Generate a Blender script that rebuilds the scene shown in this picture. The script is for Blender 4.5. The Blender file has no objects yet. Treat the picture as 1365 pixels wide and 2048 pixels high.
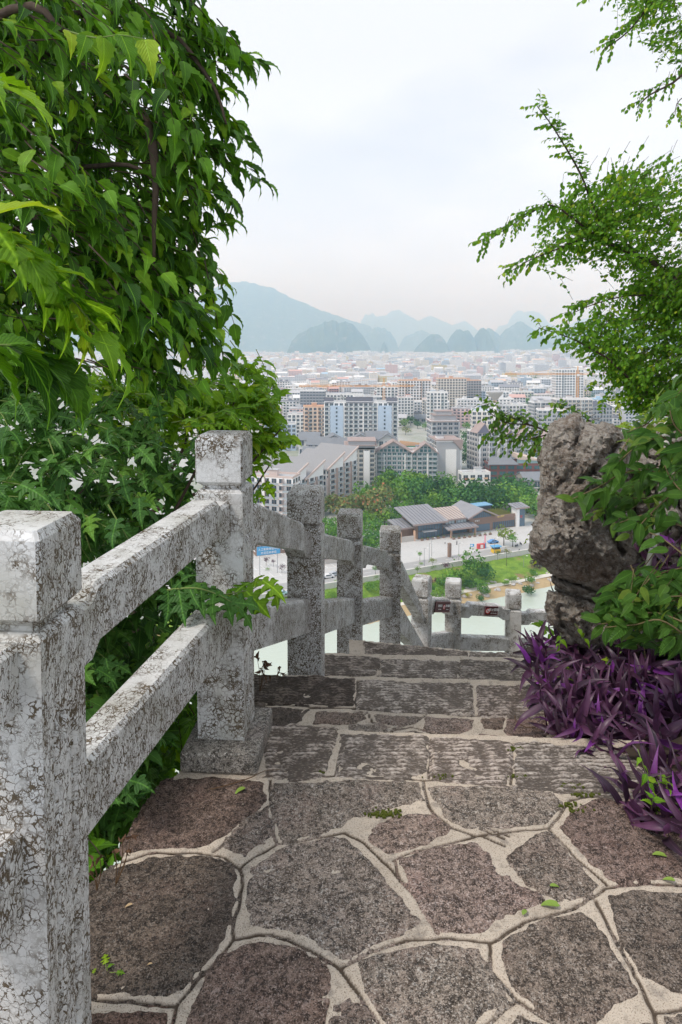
import bpy, bmesh, math, random
import numpy as np
from mathutils import Vector, Matrix
R = math.radians
rng = np.random.RandomState(7)
random.seed(7)
scn = bpy.context.scene
COL = scn.collection
# ------------------------------------------------------------------ camera, sky, sun, exposure
EYE = np.array([0.0, 0.0, 1.52]); PITCH = R(2.9); FOC = 1365.0; CU = 682.5; CV = 759.0
cam = bpy.data.cameras.new('camera'); cam_o = bpy.data.objects.new('camera', cam); COL.objects.link(cam_o)
cam.sensor_fit = 'VERTICAL'; cam.sensor_height = 36; cam.sensor_width = 24
cam.lens = FOC / 2048 * 36; cam.shift_y = -(1024 - CV) / 2048
cam.clip_start = 0.05; cam.clip_end = 60000
cam_o.location = EYE; cam_o.rotation_euler = (R(90) - PITCH, 0, 0)
scn.camera = cam_o
SUN_EL, SUN_AZ = R(56), R(-118)
world = bpy.data.worlds.new('World'); scn.world = world; world.use_nodes = True
def world_nodes():
    nt = world.node_tree; N = nt.nodes; L = nt.links; N.clear()
    out = N.new('ShaderNodeOutputWorld'); bg = N.new('ShaderNodeBackground'); bg.inputs[1].default_value = 0.1
    sky = N.new('ShaderNodeTexSky'); sky.sky_type = 'NISHITA'; sky.sun_disc = False
    sky.sun_elevation = SUN_EL; sky.sun_rotation = SUN_AZ; sky.air_density = 1.0; sky.dust_density = 3.0
    tc = N.new('ShaderNodeTexCoord'); sp = N.new('ShaderNodeSeparateXYZ'); L.new(tc.outputs['Generated'], sp.inputs[0])
    ad = N.new('ShaderNodeMath'); ad.operation = 'MAXIMUM'; ad.inputs[1].default_value = 0.0; L.new(sp.outputs[2], ad.inputs[0])
    a2 = N.new('ShaderNodeMath'); a2.operation = 'ADD'; a2.inputs[1].default_value = 0.14; L.new(ad.outputs[0], a2.inputs[0])
    dv = N.new('ShaderNodeVectorMath'); dv.operation = 'DIVIDE'; L.new(tc.outputs['Generated'], dv.inputs[0]); L.new(a2.outputs[0], dv.inputs[1])
    n1 = N.new('ShaderNodeTexNoise'); n1.inputs['Scale'].default_value = 0.9; n1.inputs['Detail'].default_value = 5; n1.inputs['Roughness'].default_value = .5
    L.new(dv.outputs[0], n1.inputs['Vector'])
    cr = N.new('ShaderNodeValToRGB'); e = cr.color_ramp.elements
    e[0].position = .40; e[0].color = (4.3, 4.6, 5.25, 1); e[1].position = .60; e[1].color = (5.9, 6.1, 6.45, 1)
    L.new(n1.outputs[0], cr.inputs[0])
    hz = N.new('ShaderNodeMapRange'); hz.inputs[1].default_value = 0.0; hz.inputs[2].default_value = .38; hz.inputs[3].default_value = .85; hz.inputs[4].default_value = 0.0
    L.new(sp.outputs[2], hz.inputs[0])
    m1 = N.new('ShaderNodeMix'); m1.data_type = 'RGBA'; L.new(hz.outputs[0], m1.inputs[0]); L.new(cr.outputs[0], m1.inputs[6]); m1.inputs[7].default_value = (7.9, 8.6, 9.6, 1)
    m2 = N.new('ShaderNodeMix'); m2.data_type = 'RGBA'; m2.inputs[0].default_value = .955; L.new(sky.outputs[0], m2.inputs[6]); L.new(m1.outputs[2], m2.inputs[7])
    L.new(m2.outputs[2], bg.inputs[0]); L.new(bg.outputs[0], out.inputs[0])
world_nodes()
sun = bpy.data.lights.new('sun', 'SUN'); sun.energy = 1.5; sun.angle = R(14); sun.color = (1, .96, .9)
sun_o = bpy.data.objects.new('sun', sun); COL.objects.link(sun_o)
_sd = Vector((math.sin(SUN_AZ) * math.cos(SUN_EL), math.cos(SUN_AZ) * math.cos(SUN_EL), math.sin(SUN_EL)))
sun_o.rotation_euler = _sd.to_track_quat('Z', 'Y').to_euler(); sun_o.location = (5, 5, 20)
scn.view_settings.view_transform = 'Standard'; scn.view_settings.look = 'None'
scn.view_settings.gamma = 1; scn.view_settings.exposure = 0.74; scn.view_settings.use_curve_mapping = False
scn.render.engine = 'CYCLES'
cy = scn.cycles
cy.use_denoising = True; cy.max_bounces = 9; cy.diffuse_bounces = 4; cy.glossy_bounces = 2; cy.transmission_bounces = 4
cy.transparent_max_bounces = 8; cy.volume_bounces = 6; cy.use_adaptive_sampling = True
# ------------------------------------------------------------------ helpers
def ray(u, v):
    a, b = (u - CU) / FOC, (CV - v) / FOC
    return np.array([a, math.cos(PITCH) + b * math.sin(PITCH), -math.sin(PITCH) + b * math.cos(PITCH)])
def PY(u, v, y):
    d = ray(u, v); return EYE + d * (y / d[1])
def PZ(u, v, z):
    d = ray(u, v); return EYE + d * ((z - EYE[2]) / d[2])
def rays(U, V):
    a = (np.asarray(U, float) - CU) / FOC; b = (CV - np.asarray(V, float)) / FOC
    return np.stack([a, math.cos(PITCH) + b * math.sin(PITCH), -math.sin(PITCH) + b * math.cos(PITCH)], -1)
def PYs(U, V, Y):
    d = rays(U, V); return EYE + d * (np.asarray(Y, float) / d[..., 1])[..., None]
def _h(i):
    i = (i ^ (i >> 16)) * np.uint32(0x45d9f3b); i = (i ^ (i >> 16)) * np.uint32(0x45d9f3b); return (i ^ (i >> 16)).astype(np.float64) / 4294967295.0
def vnoise(p, seed=0):
    p = np.asarray(p, float)
    if p.shape[-1] == 2: p = np.concatenate([p, np.zeros(p.shape[:-1] + (1,))], -1)
    f = np.floor(p); t = p - f; t = t * t * (3 - 2 * t); i = (f.astype(np.int64) + 100000).astype(np.uint32); r = 0
    with np.errstate(over='ignore'):
        for dx in (0, 1):
            for dy in (0, 1):
                for dz in (0, 1):
                    k = (i[..., 0] + np.uint32(dx)) * np.uint32(73856093) ^ (i[..., 1] + np.uint32(dy)) * np.uint32(19349663) ^ (i[..., 2] + np.uint32(dz)) * np.uint32(83492791) ^ np.uint32(seed * 7919 + 13)
                    w = (t[..., 0] if dx else 1 - t[..., 0]) * (t[..., 1] if dy else 1 - t[..., 1]) * (t[..., 2] if dz else 1 - t[..., 2])
                    r = r + w * _h(k)
    return r * 2 - 1
def fbm(p, oct=4, seed=0, g=.5):
    p = np.asarray(p, float); r = 0; a = 1; s = 0
    for o in range(oct):
        r = r + a * vnoise(p * 2 ** o + o * 17.3, seed + o); s += a; a *= g
    return r / s
def in_poly(x, y, poly):
    poly = np.asarray(poly, float); x = np.asarray(x, float); y = np.asarray(y, float); r = np.zeros(x.shape, bool)
    j = len(poly) - 1
    for i in range(len(poly)):
        xi, yi = poly[i]; xj, yj = poly[j]
        c = ((yi > y) != (yj > y)) & (x < (xj - xi) * (y - yi) / ((yj - yi) if yj != yi else 1e-9) + xi); r ^= c; j = i
    return r
def seg_dist(x, y, pts, closed=False):
    pts = np.asarray(pts, float); d = np.full(np.shape(x), 1e9); n = len(pts)
    for i in range(n if closed else n - 1):
        a = pts[i]; b = pts[(i + 1) % n]; ab = b - a; L2 = ab @ ab + 1e-12
        t = np.clip(((x - a[0]) * ab[0] + (y - a[1]) * ab[1]) / L2, 0, 1)
        d = np.minimum(d, np.hypot(x - a[0] - t * ab[0], y - a[1] - t * ab[1]))
    return d
def npmesh(name, V, F, mats=(), attr=None, uv=None, smooth=False, fmat=None):
    """V (n,3); F (m,k) constant k or list of faces; attr dict name-> per-vertex floats; uv per-vertex"""
    me = bpy.data.meshes.new(name); V = np.asarray(V, np.float32)
    if isinstance(F, np.ndarray) and F.ndim == 2:
        k = F.shape[1]; m = len(F); tot = np.full(m, k, np.int32); flat = F.astype(np.int32).ravel()
    else:
        tot = np.array([len(f) for f in F], np.int32); flat = np.array([i for f in F for i in f], np.int32); m = len(F)
    me.vertices.add(len(V)); me.vertices.foreach_set('co', V.ravel())
    me.loops.add(len(flat)); me.loops.foreach_set('vertex_index', flat)
    me.polygons.add(m); st = np.zeros(m, np.int32); st[1:] = np.cumsum(tot)[:-1]
    me.polygons.foreach_set('loop_start', st); me.polygons.foreach_set('loop_total', tot)
    me.polygons.foreach_set('use_smooth', np.full(m, bool(smooth)))
    for mt in mats: me.materials.append(mt)
    if fmat is not None: me.polygons.foreach_set('material_index', np.asarray(fmat, np.int32))
    if attr:
        for k_, a in attr.items():
            at = me.attributes.new(k_, 'FLOAT', 'POINT'); at.data.foreach_set('value', np.asarray(a, np.float32))
    if uv is not None:
        ul = me.uv_layers.new(name='UVMap'); ul.data.foreach_set('uv', np.asarray(uv, np.float32)[flat].ravel())
    me.update(calc_edges=True); me.validate()
    return me
def tag(o, label=None, cat=None, group=None, kind=None):
    if label: o['label'] = label
    if cat: o['category'] = cat
    if group: o['group'] = group
    if kind: o['kind'] = kind
    return o
def link(name, me, parent=None, loc=None):
    o = bpy.data.objects.new(name, me); COL.objects.link(o)
    if parent is not None: o.parent = parent
    if loc is not None: o.location = loc
    return o
def thing(name, label, cat, loc=(0, 0, 0), group=None, rz=0):
    o = bpy.data.objects.new(name, None); COL.objects.link(o); o.location = loc; o.rotation_euler = (0, 0, rz); o.empty_display_size = .1
    return tag(o, label, cat, group)
class MB:
    """collects boxes, quads, prisms and tubes into one mesh"""
    def __init__(s): s.V = []; s.F = []; s.M = []; s.n = 0
    def add(s, V, F, m=0):
        s.V.append(np.asarray(V, float)); s.F += [tuple(i + s.n for i in f) for f in F]; s.M += [m] * len(F); s.n += len(V); return s
    def box(s, x0, y0, z0, x1, y1, z1, m=0, T=None):
        V = np.array([(x, y, z) for z in (z0, z1) for y in (y0, y1) for x in (x0, x1)], float)
        if T is not None: V = V @ T[0].T + T[1]
        return s.add(V, [(0, 2, 3, 1), (4, 5, 7, 6), (0, 1, 5, 4), (2, 6, 7, 3), (0, 4, 6, 2), (1, 3, 7, 5)], m)
    def poly(s, pts, m=0): return s.add(pts, [tuple(range(len(pts)))], m)
    def prism(s, pts, ext, m=0):
        pts = np.asarray(pts, float); n = len(pts); ext = np.asarray(ext, float)
        F = [tuple(range(n))[::-1], tuple(range(n, 2 * n))] + [(i, (i + 1) % n, n + (i + 1) % n, n + i) for i in range(n)]
        return s.add(np.concatenate([pts, pts + ext]), F, m)
    def tube(s, pts, rad, m=0, k=6):
        pts = np.asarray(pts, float); n = len(pts); rad = np.broadcast_to(rad, (n,)); V = []
        up = np.array([.13, .21, .97])
        for i in range(n):
            t = pts[min(i + 1, n - 1)] - pts[max(i - 1, 0)]; t = t / (np.linalg.norm(t) + 1e-9)
            a = np.cross(t, up); a /= np.linalg.norm(a) + 1e-9; b = np.cross(t, a)
            for j in range(k):
                th = 2 * math.pi * j / k; V.append(pts[i] + rad[i] * (math.cos(th) * a + math.sin(th) * b))
        F = [(i * k + j, i * k + (j + 1) % k, (i + 1) * k + (j + 1) % k, (i + 1) * k + j) for i in range(n - 1) for j in range(k)]
        F += [tuple(range(k))[::-1], tuple(range((n - 1) * k, n * k))]
        return s.add(V, F, m)
    def mesh(s, name, mats, smooth=False): return npmesh(name, np.concatenate(s.V), s.F, mats, fmat=s.M, smooth=smooth)
    def build(s, name, mats, parent=None, loc=None, smooth=False):
        if not isinstance(mats, (list, tuple)): mats = [mats]
        return link(name, s.mesh(name, mats, smooth), parent, loc)
# ------------------------------------------------------------------ materials
class NT:
    def __init__(s, name):
        s.m = bpy.data.materials.new(name); s.m.use_nodes = True; s.t = s.m.node_tree; s.t.nodes.clear(); s.N = s.t.nodes; s.L = s.t.links
        s.out = s.N.new('ShaderNodeOutputMaterial'); s.b = s.N.new('ShaderNodeBsdfPrincipled'); s.L.new(s.b.outputs[0], s.out.inputs[0])
    def set(s, i, v):
        if hasattr(v, 'is_output') or isinstance(v, bpy.types.NodeSocket): s.L.new(v, i)
        elif isinstance(v, (tuple, list)): i.default_value = tuple(v) + ((1,) if len(v) == 3 and len(i.default_value) == 4 else ())
        else: i.default_value = v
    def pos(s): return s.N.new('ShaderNodeNewGeometry').outputs['Position']
    def nrm(s): return s.N.new('ShaderNodeNewGeometry').outputs['True Normal']
    def uv(s): return s.N.new('ShaderNodeTexCoord').outputs['UV']
    def rnd(s): return s.N.new('ShaderNodeObjectInfo').outputs['Random']
    def ocol(s): return s.N.new('ShaderNodeObjectInfo').outputs['Color']
    def attr(s, n):
        a = s.N.new('ShaderNodeAttribute'); a.attribute_name = n; return a.outputs['Fac']
    def math(s, op, a, b=0.0, c=None):
        n = s.N.new('ShaderNodeMath'); n.operation = op; s.set(n.inputs[0], a); s.set(n.inputs[1], b)
        if c is not None: s.set(n.inputs[2], c)
        return n.outputs[0]
    def vmath(s, op, a, b):
        n = s.N.new('ShaderNodeVectorMath'); n.operation = op; s.set(n.inputs[0], a); s.set(n.inputs[1], b); return n.outputs[0]
    def sep(s, v):
        n = s.N.new('ShaderNodeSeparateXYZ'); s.set(n.inputs[0], v); return n.outputs
    def comb(s, x, y, z):
        n = s.N.new('ShaderNodeCombineXYZ'); s.set(n.inputs[0], x); s.set(n.inputs[1], y); s.set(n.inputs[2], z); return n.outputs[0]
    def noise(s, v, sc, det=4, ro=.55, col=False):
        n = s.N.new('ShaderNodeTexNoise'); s.L.new(v, n.inputs['Vector']); n.inputs['Scale'].default_value = sc; n.inputs['Detail'].default_value = det; n.inputs['Roughness'].default_value = ro
        return n.outputs[1 if col else 0]
    def vor(s, v, sc, feat='F1', rn=1.0):
        n = s.N.new('ShaderNodeTexVoronoi'); n.feature = feat; s.L.new(v, n.inputs['Vector']); n.inputs['Scale'].default_value = sc; n.inputs['Randomness'].default_value = rn
        return n.outputs
    def mr(s, v, a, b, c=0.0, d=1.0):
        n = s.N.new('ShaderNodeMapRange'); s.set(n.inputs[0], v); s.set(n.inputs[1], a); s.set(n.inputs[2], b); s.set(n.inputs[3], c); s.set(n.inputs[4], d); return n.outputs[0]
    def mix(s, f, a, b, mode='MIX'):
        n = s.N.new('ShaderNodeMix'); n.data_type = 'RGBA'; n.blend_type = mode; s.set(n.inputs[0], f); s.set(n.inputs[6], a); s.set(n.inputs[7], b); return n.outputs[2]
    def bump(s, h, st=.5, di=.01, base=None):
        n = s.N.new('ShaderNodeBump'); n.inputs['Strength'].default_value = st; n.inputs['Distance'].default_value = di; s.L.new(h, n.inputs['Height'])
        if base is not None: s.L.new(base, n.inputs['Normal'])
        return n.outputs[0]
    def done(s, col, rough=.8, bump=None, spec=.3, **k):
        s.set(s.b.inputs['Base Color'], col); s.set(s.b.inputs['Roughness'], rough); s.set(s.b.inputs['Specular IOR Level'], spec)
        if bump is not None: s.L.new(bump, s.b.inputs['Normal'])
        for a, v in k.items(): s.set(s.b.inputs[a.replace('_', ' ')], v)
        return s.m
def flat(name, col, rough=.75, var=.12, sc=3.0, **k):
    n = NT(name); f = n.noise(n.pos(), sc, 4)
    c2 = tuple(min(1, c * (1 + var)) for c in col); c1 = tuple(c * (1 - var) for c in col)
    return n.done(n.mix(f, c1, c2), rough, **k)
def m_marble():
    n = NT('weathered_marble'); p = n.pos(); nx = n.math('GREATER_THAN', n.math('ABSOLUTE', n.sep(n.nrm())[0]), .6)
    wob = n.vmath('SCALE', n.vmath('SUBTRACT', n.noise(p, 55, 3, .6, True), (.5, .5, .5)), (0, 0, 0)); wob.node.inputs['Scale'].default_value = .022
    q = n.vmath('ADD', p, wob); zs = n.mr(nx, 0, 1, 1.0, .36)
    zs = n.mr(nx, 0, 1, 1.0, .72)
    q = n.vmath('MULTIPLY', q, n.comb(1.0, n.mr(nx, 0, 1, 1., 1.9), zs))
    py = n.sep(p)[1]; old = n.math('MULTIPLY', n.math('MULTIPLY', n.mr(py, 2.9, 3.5, 0, 1), n.mr(py, 6.0, 7.0, 1, .3)), n.mr(nx, 0, 1, 1, .15)); q = n.vmath('MULTIPLY', q, n.comb(n.mr(py, 2.9, 3.5, 1.0, 1.5), n.mr(py, 2.9, 3.5, 1.0, 1.5), n.mr(py, 2.9, 3.5, 1.0, 1.4)))
    big = n.noise(p, 7, 3); med = n.noise(p, 30, 3)
    v1 = n.vor(q, 62, 'DISTANCE_TO_EDGE')[0]; v2 = n.vor(q, 135, 'DISTANCE_TO_EDGE')[0]
    th = n.mr(n.math('ADD', n.math('ADD', n.math('MULTIPLY', big, .5), n.math('MULTIPLY', med, .7)), n.math('MULTIPLY', old, .085)), .46, .80, .004, .19)
    k1 = n.mr(n.math('DIVIDE', v1, n.math('ADD', th, .0035)), .65, 1.0, 1, 0)
    th2 = n.mr(n.noise(q, 24, 2), .45, .75, .0, .2); k2 = n.mr(n.math('DIVIDE', v2, n.math('ADD', th2, .004)), .6, 1.0, 1, 0)
    k = n.math('MAXIMUM', k1, n.math('MULTIPLY', k2, n.mr(big, .35, .55, .25, 1.)))
    blot = n.mr(n.noise(q, 60, 5, .7), .56, .60, 0, 1); k = n.math('MAXIMUM', k, n.math('MULTIPLY', blot, n.mr(n.noise(p, 11, 2), .40, .55, 0, 1))); k = n.math('MULTIPLY', k, n.mr(n.noise(q, 33, 4, .6), .32, .48, .22, 1)); k = n.math('MULTIPLY', k, n.math('MAXIMUM', n.math('MAXIMUM', nx, old), n.mr(n.noise(p, 9, 4, .6), .42, .54, .22, 1)))
    wh = n.mix(n.noise(p, 15, 5), (.54, .53, .51), (.80, .80, .80)); wh = n.mix(n.mr(n.noise(p, 4, 3), .5, .72, 0, .55), wh, (.33, .32, .25))
    dk = n.mix(n.noise(p, 90, 3), (.05, .04, .028), (.19, .145, .095))
    h = n.math('ADD', n.math('SUBTRACT', 1.0, k), n.math('MULTIPLY', n.noise(p, 160, 3), .35))
    return n.done(n.mix(k, wh, dk), n.mr(k, 0, 1, .62, .92), n.bump(h, .55, .004), .35)
def m_slab(name, lichen, a=(.085, .066, .052), b=(.35, .295, .25), relief=.006):
    n = NT(name); p = n.pos(); f = n.noise(p, 26, 6, .62); base = n.mix(n.mr(n.math('ADD', n.math('MULTIPLY', f, .45), n.math('MULTIPLY', n.noise(p, 85, 5, .7), .55)), .42, .58), a, b)
    base = n.mix(n.mr(n.noise(p, 6, 3), .5, .7, 0, .5), base, (.34, .25, .215))
    sp = n.mr(n.noise(p, 105, 5, .72), .53, .60, 0, 1); pat = n.mr(n.noise(p, 16, 4, .65), .44, .60, .05, 1.)
    base = n.mix(n.math('MULTIPLY', n.math('MULTIPLY', sp, pat), lichen), base, (.60, .57, .53))
    pit = n.mr(n.noise(n.vmath('ADD', p, (3., 1., 2.)), 70, 4, .7), .40, .46, 1, 0); base = n.mix(n.math('MULTIPLY', pit, .75), base, (.025, .02, .018))
    sp2 = n.mr(n.noise(p, 230, 3, .65), .56, .61, 0, .85); base = n.mix(sp2, base, (.56, .50, .45)); base = n.mix(n.mr(n.noise(n.vmath('ADD', p, (7., 3., 5.)), 210, 3, .65), .40, .45, .85, 0), base, (.035, .028, .022))
    base = n.mix(1.0, base, n.ocol(), 'MULTIPLY')
    h = n.math('ADD', n.math('MULTIPLY', n.noise(p, 60, 6, .68), 1.0), n.math('MULTIPLY', pit, -.35)); h = n.math('ADD', h, n.math('MULTIPLY', n.noise(p, 280, 3), .4))
    return n.done(base, .8, n.bump(h, 1.0, relief), .35)
def m_tread():
    n = NT('chiselled_stone'); p = n.pos(); s = n.vmath('MULTIPLY', p, (1, 2.4, 1)); f = n.noise(s, 62, 5, .7); h0 = n.attr('ridge')
    hh = n.math('ADD', n.math('ADD', n.math('MULTIPLY', h0, .6), .06), n.math('MULTIPLY', n.math('SUBTRACT', f, .5), 2.1))
    base = n.mix(n.mr(hh, .12, .62), (.12, .10, .085), (.56, .50, .45))
    base = n.mix(n.mr(n.math('ADD', hh, n.math('MULTIPLY', n.noise(p, 9, 3), .5)), .88, 1.15, 0, .85), base, (.70, .67, .64))
    base = n.mix(1.0, base, n.ocol(), 'MULTIPLY')
    return n.done(base, .85, n.bump(n.math('ADD', f, n.math('MULTIPLY', n.noise(p, 200, 3), .35)), .9, .008), .3)
def m_mortar():
    n = NT('mortar'); p = n.pos(); c = n.mix(n.noise(p, 9, 4), (.42, .352, .28), (.66, .57, .47))
    c = n.mix(n.mr(n.noise(p, 260, 3, .7), .55, .62, 0, .85), c, (.17, .125, .095)); c = n.mix(n.mr(n.noise(p, 34, 5, .7), .55, .68, 0, .5), c, (.22, .19, .155))
    c = n.mix(n.mr(n.noise(p, 13, 5, .65), .58, .68, 0, .55), c, (.16, .14, .125))
    c = n.mix(n.mr(n.attr('groove'), .12, .55, 0, .93), c, (.07, .05, .035))
    return n.done(c, .92, n.bump(n.noise(p, 210, 4, .7), .6, .004), .2)
def m_rock():
    n = NT('limestone'); p = n.pos(); f = n.noise(p, 13, 7, .66); c = n.mix(n.mr(f, .42, .58), (.26, .205, .16), (.54, .48, .41))
    c = n.mix(n.mr(n.noise(p, 75, 5, .72), .5, .62, 0, .8), c, (.60, .57, .54)); c = n.mix(n.mr(n.noise(p, 34, 4, .7), .54, .60, 0, .65), c, (.13, .10, .08))
    c = n.mix(n.mr(n.noise(p, 4, 3), .55, .7, 0, .5), c, (.34, .24, .17))
    pit = n.mr(n.vor(n.vmath('ADD', p, n.vmath('SCALE', n.noise(p, 20, 2, .5, True), (0, 0, 0))), 40)[0], .05, .42, 1, 0)
    h = n.math('SUBTRACT', n.noise(p, 42, 7, .72), n.math('MULTIPLY', pit, .45))
    return n.done(n.mix(n.math('MULTIPLY', pit, .35), c, (.06, .05, .04)), .85, n.bump(h, 1.0, .03), .3)
def m_leaf(name, a, b, young=None, trans=.35, veins=.0, rough=.45, spec=.45, mid=None):
    n = NT(name); r = n.math('FRACT', n.math('ADD', n.rnd(), n.attr('rnd'))); c = n.mix(r, a, b)
    if young: c = n.mix(n.mr(r, .86, 1.0, 0, 1), c, young)
    u = n.sep(n.uv()); ax = n.math('ABSOLUTE', n.math('SUBTRACT', u[0], .5)); bm = None
    c = n.mix(n.math('MULTIPLY', n.mr(ax, .0, .035, 1, 0), .55), c, mid or tuple(min(1, x * 2.2 + .03) for x in b))
    if veins:
        w = n.math('FRACT', n.math('MULTIPLY', n.math('SUBTRACT', u[1], n.math('MULTIPLY', ax, .9)), 9.0)); w = n.math('ABSOLUTE', n.math('SUBTRACT', w, .5))
        hh = n.mr(w, .0, .5, 1, .0); c = n.mix(n.math('MULTIPLY', n.mr(w, .40, .5, 0, 1), .22), c, mid or tuple(x * 1.9 + .02 for x in b)); bm = n.bump(hh, veins, .01)
    c = n.mix(n.mr(n.noise(n.pos(), 45, 3), .3, .8, 0, .35), c, tuple(x * .55 for x in a))
    n.done(c, rough, bm, spec)
    tr = n.N.new('ShaderNodeBsdfTranslucent'); n.set(tr.inputs[0], n.mix(.5, c, n.mix(1.0, c, (1.5, 1.35, .35), 'MULTIPLY') if not mid else c)); 
    mx = n.N.new('ShaderNodeMixShader'); mx.inputs[0].default_value = trans; n.L.new(n.b.outputs[0], mx.inputs[1]); n.L.new(tr.outputs[0], mx.inputs[2]); n.L.new(mx.outputs[0], n.out.inputs[0])
    return n.m
MARBLE = m_marble(); SLAB = m_slab('flagstone', .8); TREAD = m_tread(); MORTAR = m_mortar(); ROCK = m_rock()
BARK = flat('bark', (.075, .052, .038), .9, .5, 40)
SOIL = flat('soil', (.05, .036, .026), .95, .4, 30)
# ------------------------------------------------------------------ the paving and the steps
Z0 = -.055; RISE = .15
STEP_X1 = 1.12
def groundpx(pts, z): return np.array([PZ(u, v, z)[:2] for u, v in pts])
paving = tag(bpy.data.objects.new('paving', None), kind='structure'); COL.objects.link(paving)
def sheet(name, x0, x1, y0, y1, cell, z, joints, parent, left=None, right=None, far=None, amp=.0022, gd=.0100, gw=.0042):
    nx = int((x1 - x0) / cell) + 1; ny = int((y1 - y0) / cell) + 1
    X, Y = np.meshgrid(np.linspace(x0, x1, nx), np.linspace(y0, y1, ny)); p = np.stack([X, Y], -1)
    d = np.full(X.shape, 9.)
    wx = X + fbm(p * 14, 3, 3) * .009; wy = Y + fbm(p * 14 + 9, 3, 4) * .009
    for j in joints: d = np.minimum(d, seg_dist(wx, wy, j))
    g = np.exp(-(d / gw) ** 2); lip = np.exp(-((d - gw * 2.4) / (gw * 1.1)) ** 2)
    Z = z + fbm(p * 9, 3, 5) * amp + fbm(p * 60, 3, 6) * .0012 - g * gd + lip * .0016
    ins = np.ones(X.shape, bool)
    ins &= X > left(Y) + fbm(p * 8, 3, 8) * .015 if left else ins
    if right: ins &= X < right(Y)
    if far: ins &= Y < far(X) + fbm(p * 11, 3, 9) * .006
    idx = np.arange(nx * ny).reshape(ny, nx); m = ins[:-1, :-1] & ins[1:, 1:]
    F = np.stack([idx[:-1, :-1][m], idx[:-1, 1:][m], idx[1:, 1:][m], idx[1:, :-1][m]], -1)
    V = np.stack([X.ravel(), Y.ravel(), Z.ravel()], -1); used = np.unique(F); mp = np.zeros(len(V), int); mp[used] = np.arange(len(used))
    me = npmesh(name, V[used], mp[F], [MORTAR], {'groove': g.ravel()[used]}, smooth=True)
    return link(name, me, parent)
def stone(poly, z, cell, parent, mat, col=(1, 1, 1), grow=.018, hump=.003, ridges=False, name='paving_stone', rough=1.0, sd=0):
    ext = .013 if ridges else .005
    poly = np.asarray(poly); x0, y0 = poly.min(0) - .03 - grow; x1, y1 = poly.max(0) + .03 + grow
    nx = max(6, int((x1 - x0) / cell)); ny = max(6, int((y1 - y0) / cell)); X, Y = np.meshgrid(np.linspace(x0, x1, nx), np.linspace(y0, y1, ny))
    p = np.stack([X, Y], -1); ip = in_poly(X, Y, poly); d = seg_dist(X, Y, poly, True) * np.where(ip, 1, -1)
    edge = d + ext + fbm(p * 38, 4, 11 + sd) * .013 + fbm(p * 9, 2, 12 + sd) * .01
    up = np.clip(edge / .012 + .5, -.6, 1.0); up = np.where(up > 0, up ** .7 if False else up, up)
    Z = z + up * (hump + .0035) - .002 + (fbm(p * 30, 5, 20 + sd) * .0042 + fbm(p * 7, 2, 21 + sd) * .003) * rough * np.clip(up, 0, 1)
    h = np.zeros(X.shape)
    if ridges:
        ph = (Y + fbm(p * np.array([3, 12]), 3, 31 + sd) * .006) / .024 * 2 * math.pi
        br = np.clip(.5 + fbm(p * np.array([26, 22]), 3, 33 + sd) * 1.6, 0, 1)
        h = (.5 + .5 * np.sin(ph)) * br; Z = Z + (h - .4) * .009 * np.clip(up, 0, 1)
    ins = d > -(grow + .012); idx = np.arange(nx * ny).reshape(ny, nx); m = ins[:-1, :-1] & ins[1:, 1:] & ins[1:, :-1] & ins[:-1, 1:]
    F = np.stack([idx[:-1, :-1][m], idx[:-1, 1:][m], idx[1:, 1:][m], idx[1:, :-1][m]], -1)
    if not len(F): return
    V = np.stack([X.ravel(), Y.ravel(), Z.ravel()], -1); used = np.unique(F); mp = np.zeros(len(V), int); mp[used] = np.arange(len(used))
    o = link(name, npmesh(name, V[used], mp[F], [mat], {'ridge': h.ravel()[used]}, smooth=True), parent); o.color = tuple(col) + (1,)
    return o
fence_x = lambda y: -.663 + .179 * (y - 1.39)
EDGE1 = lambda x: 2.74 - .06 * (x + .35)
J0 = [[(150,1996),(260,2005),(350,2012),(395,1960),(432,1925),(465,1878),(480,1800),(482,1740),(450,1715),(380,1705),(300,1706),(230,1725)],
 [(350,2012),(343,2100)], [(482,1740),(510,1715),(555,1690),(640,1675),(690,1665),(730,1690),(780,1735),(830,1790),(875,1868)],
 [(555,1690),(545,1640),(540,1560)], [(465,1878),(520,1868),(580,1875),(640,1905),(680,1940),(720,1985),(775,2080)],
 [(680,1940),(740,1900),(820,1878),(900,1878),(980,1885)], [(980,1885),(983,1940),(1030,2000),(1090,2035),(1160,2070)], [(1030,2000),(960,2055),(900,2100)],
 [(980,1885),(1050,1845),(1150,1815),(1210,1775),(1290,1768),(1420,1775)], [(1190,1800),(1240,1890),(1310,2030),(1420,2005)], [(1310,2030),(1330,2100)],
 [(785,1722),(850,1700),(960,1672),(1040,1660),(1100,1655),(1150,1710),(1215,1770)], [(846,1560),(862,1620),(900,1655),(950,1672)],
 [(1100,1655),(1140,1600),(1240,1585)], [(430,1703),(480,1660),(540,1610)], [(525,1553),(700,1553),(860,1560),(1050,1578),(1240,1592)],
 [(960,1672),(1010,1690)],[(965,1660),(1010,1676)],[(975,1656),(1020,1672)],[(790,1725),(800,1760)],
 [(672,1553),(690,1475)],[(858,1556),(864,1480)],[(1022,1570),(1026,1490)],[(640,2100),(655,2000)]]
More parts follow.
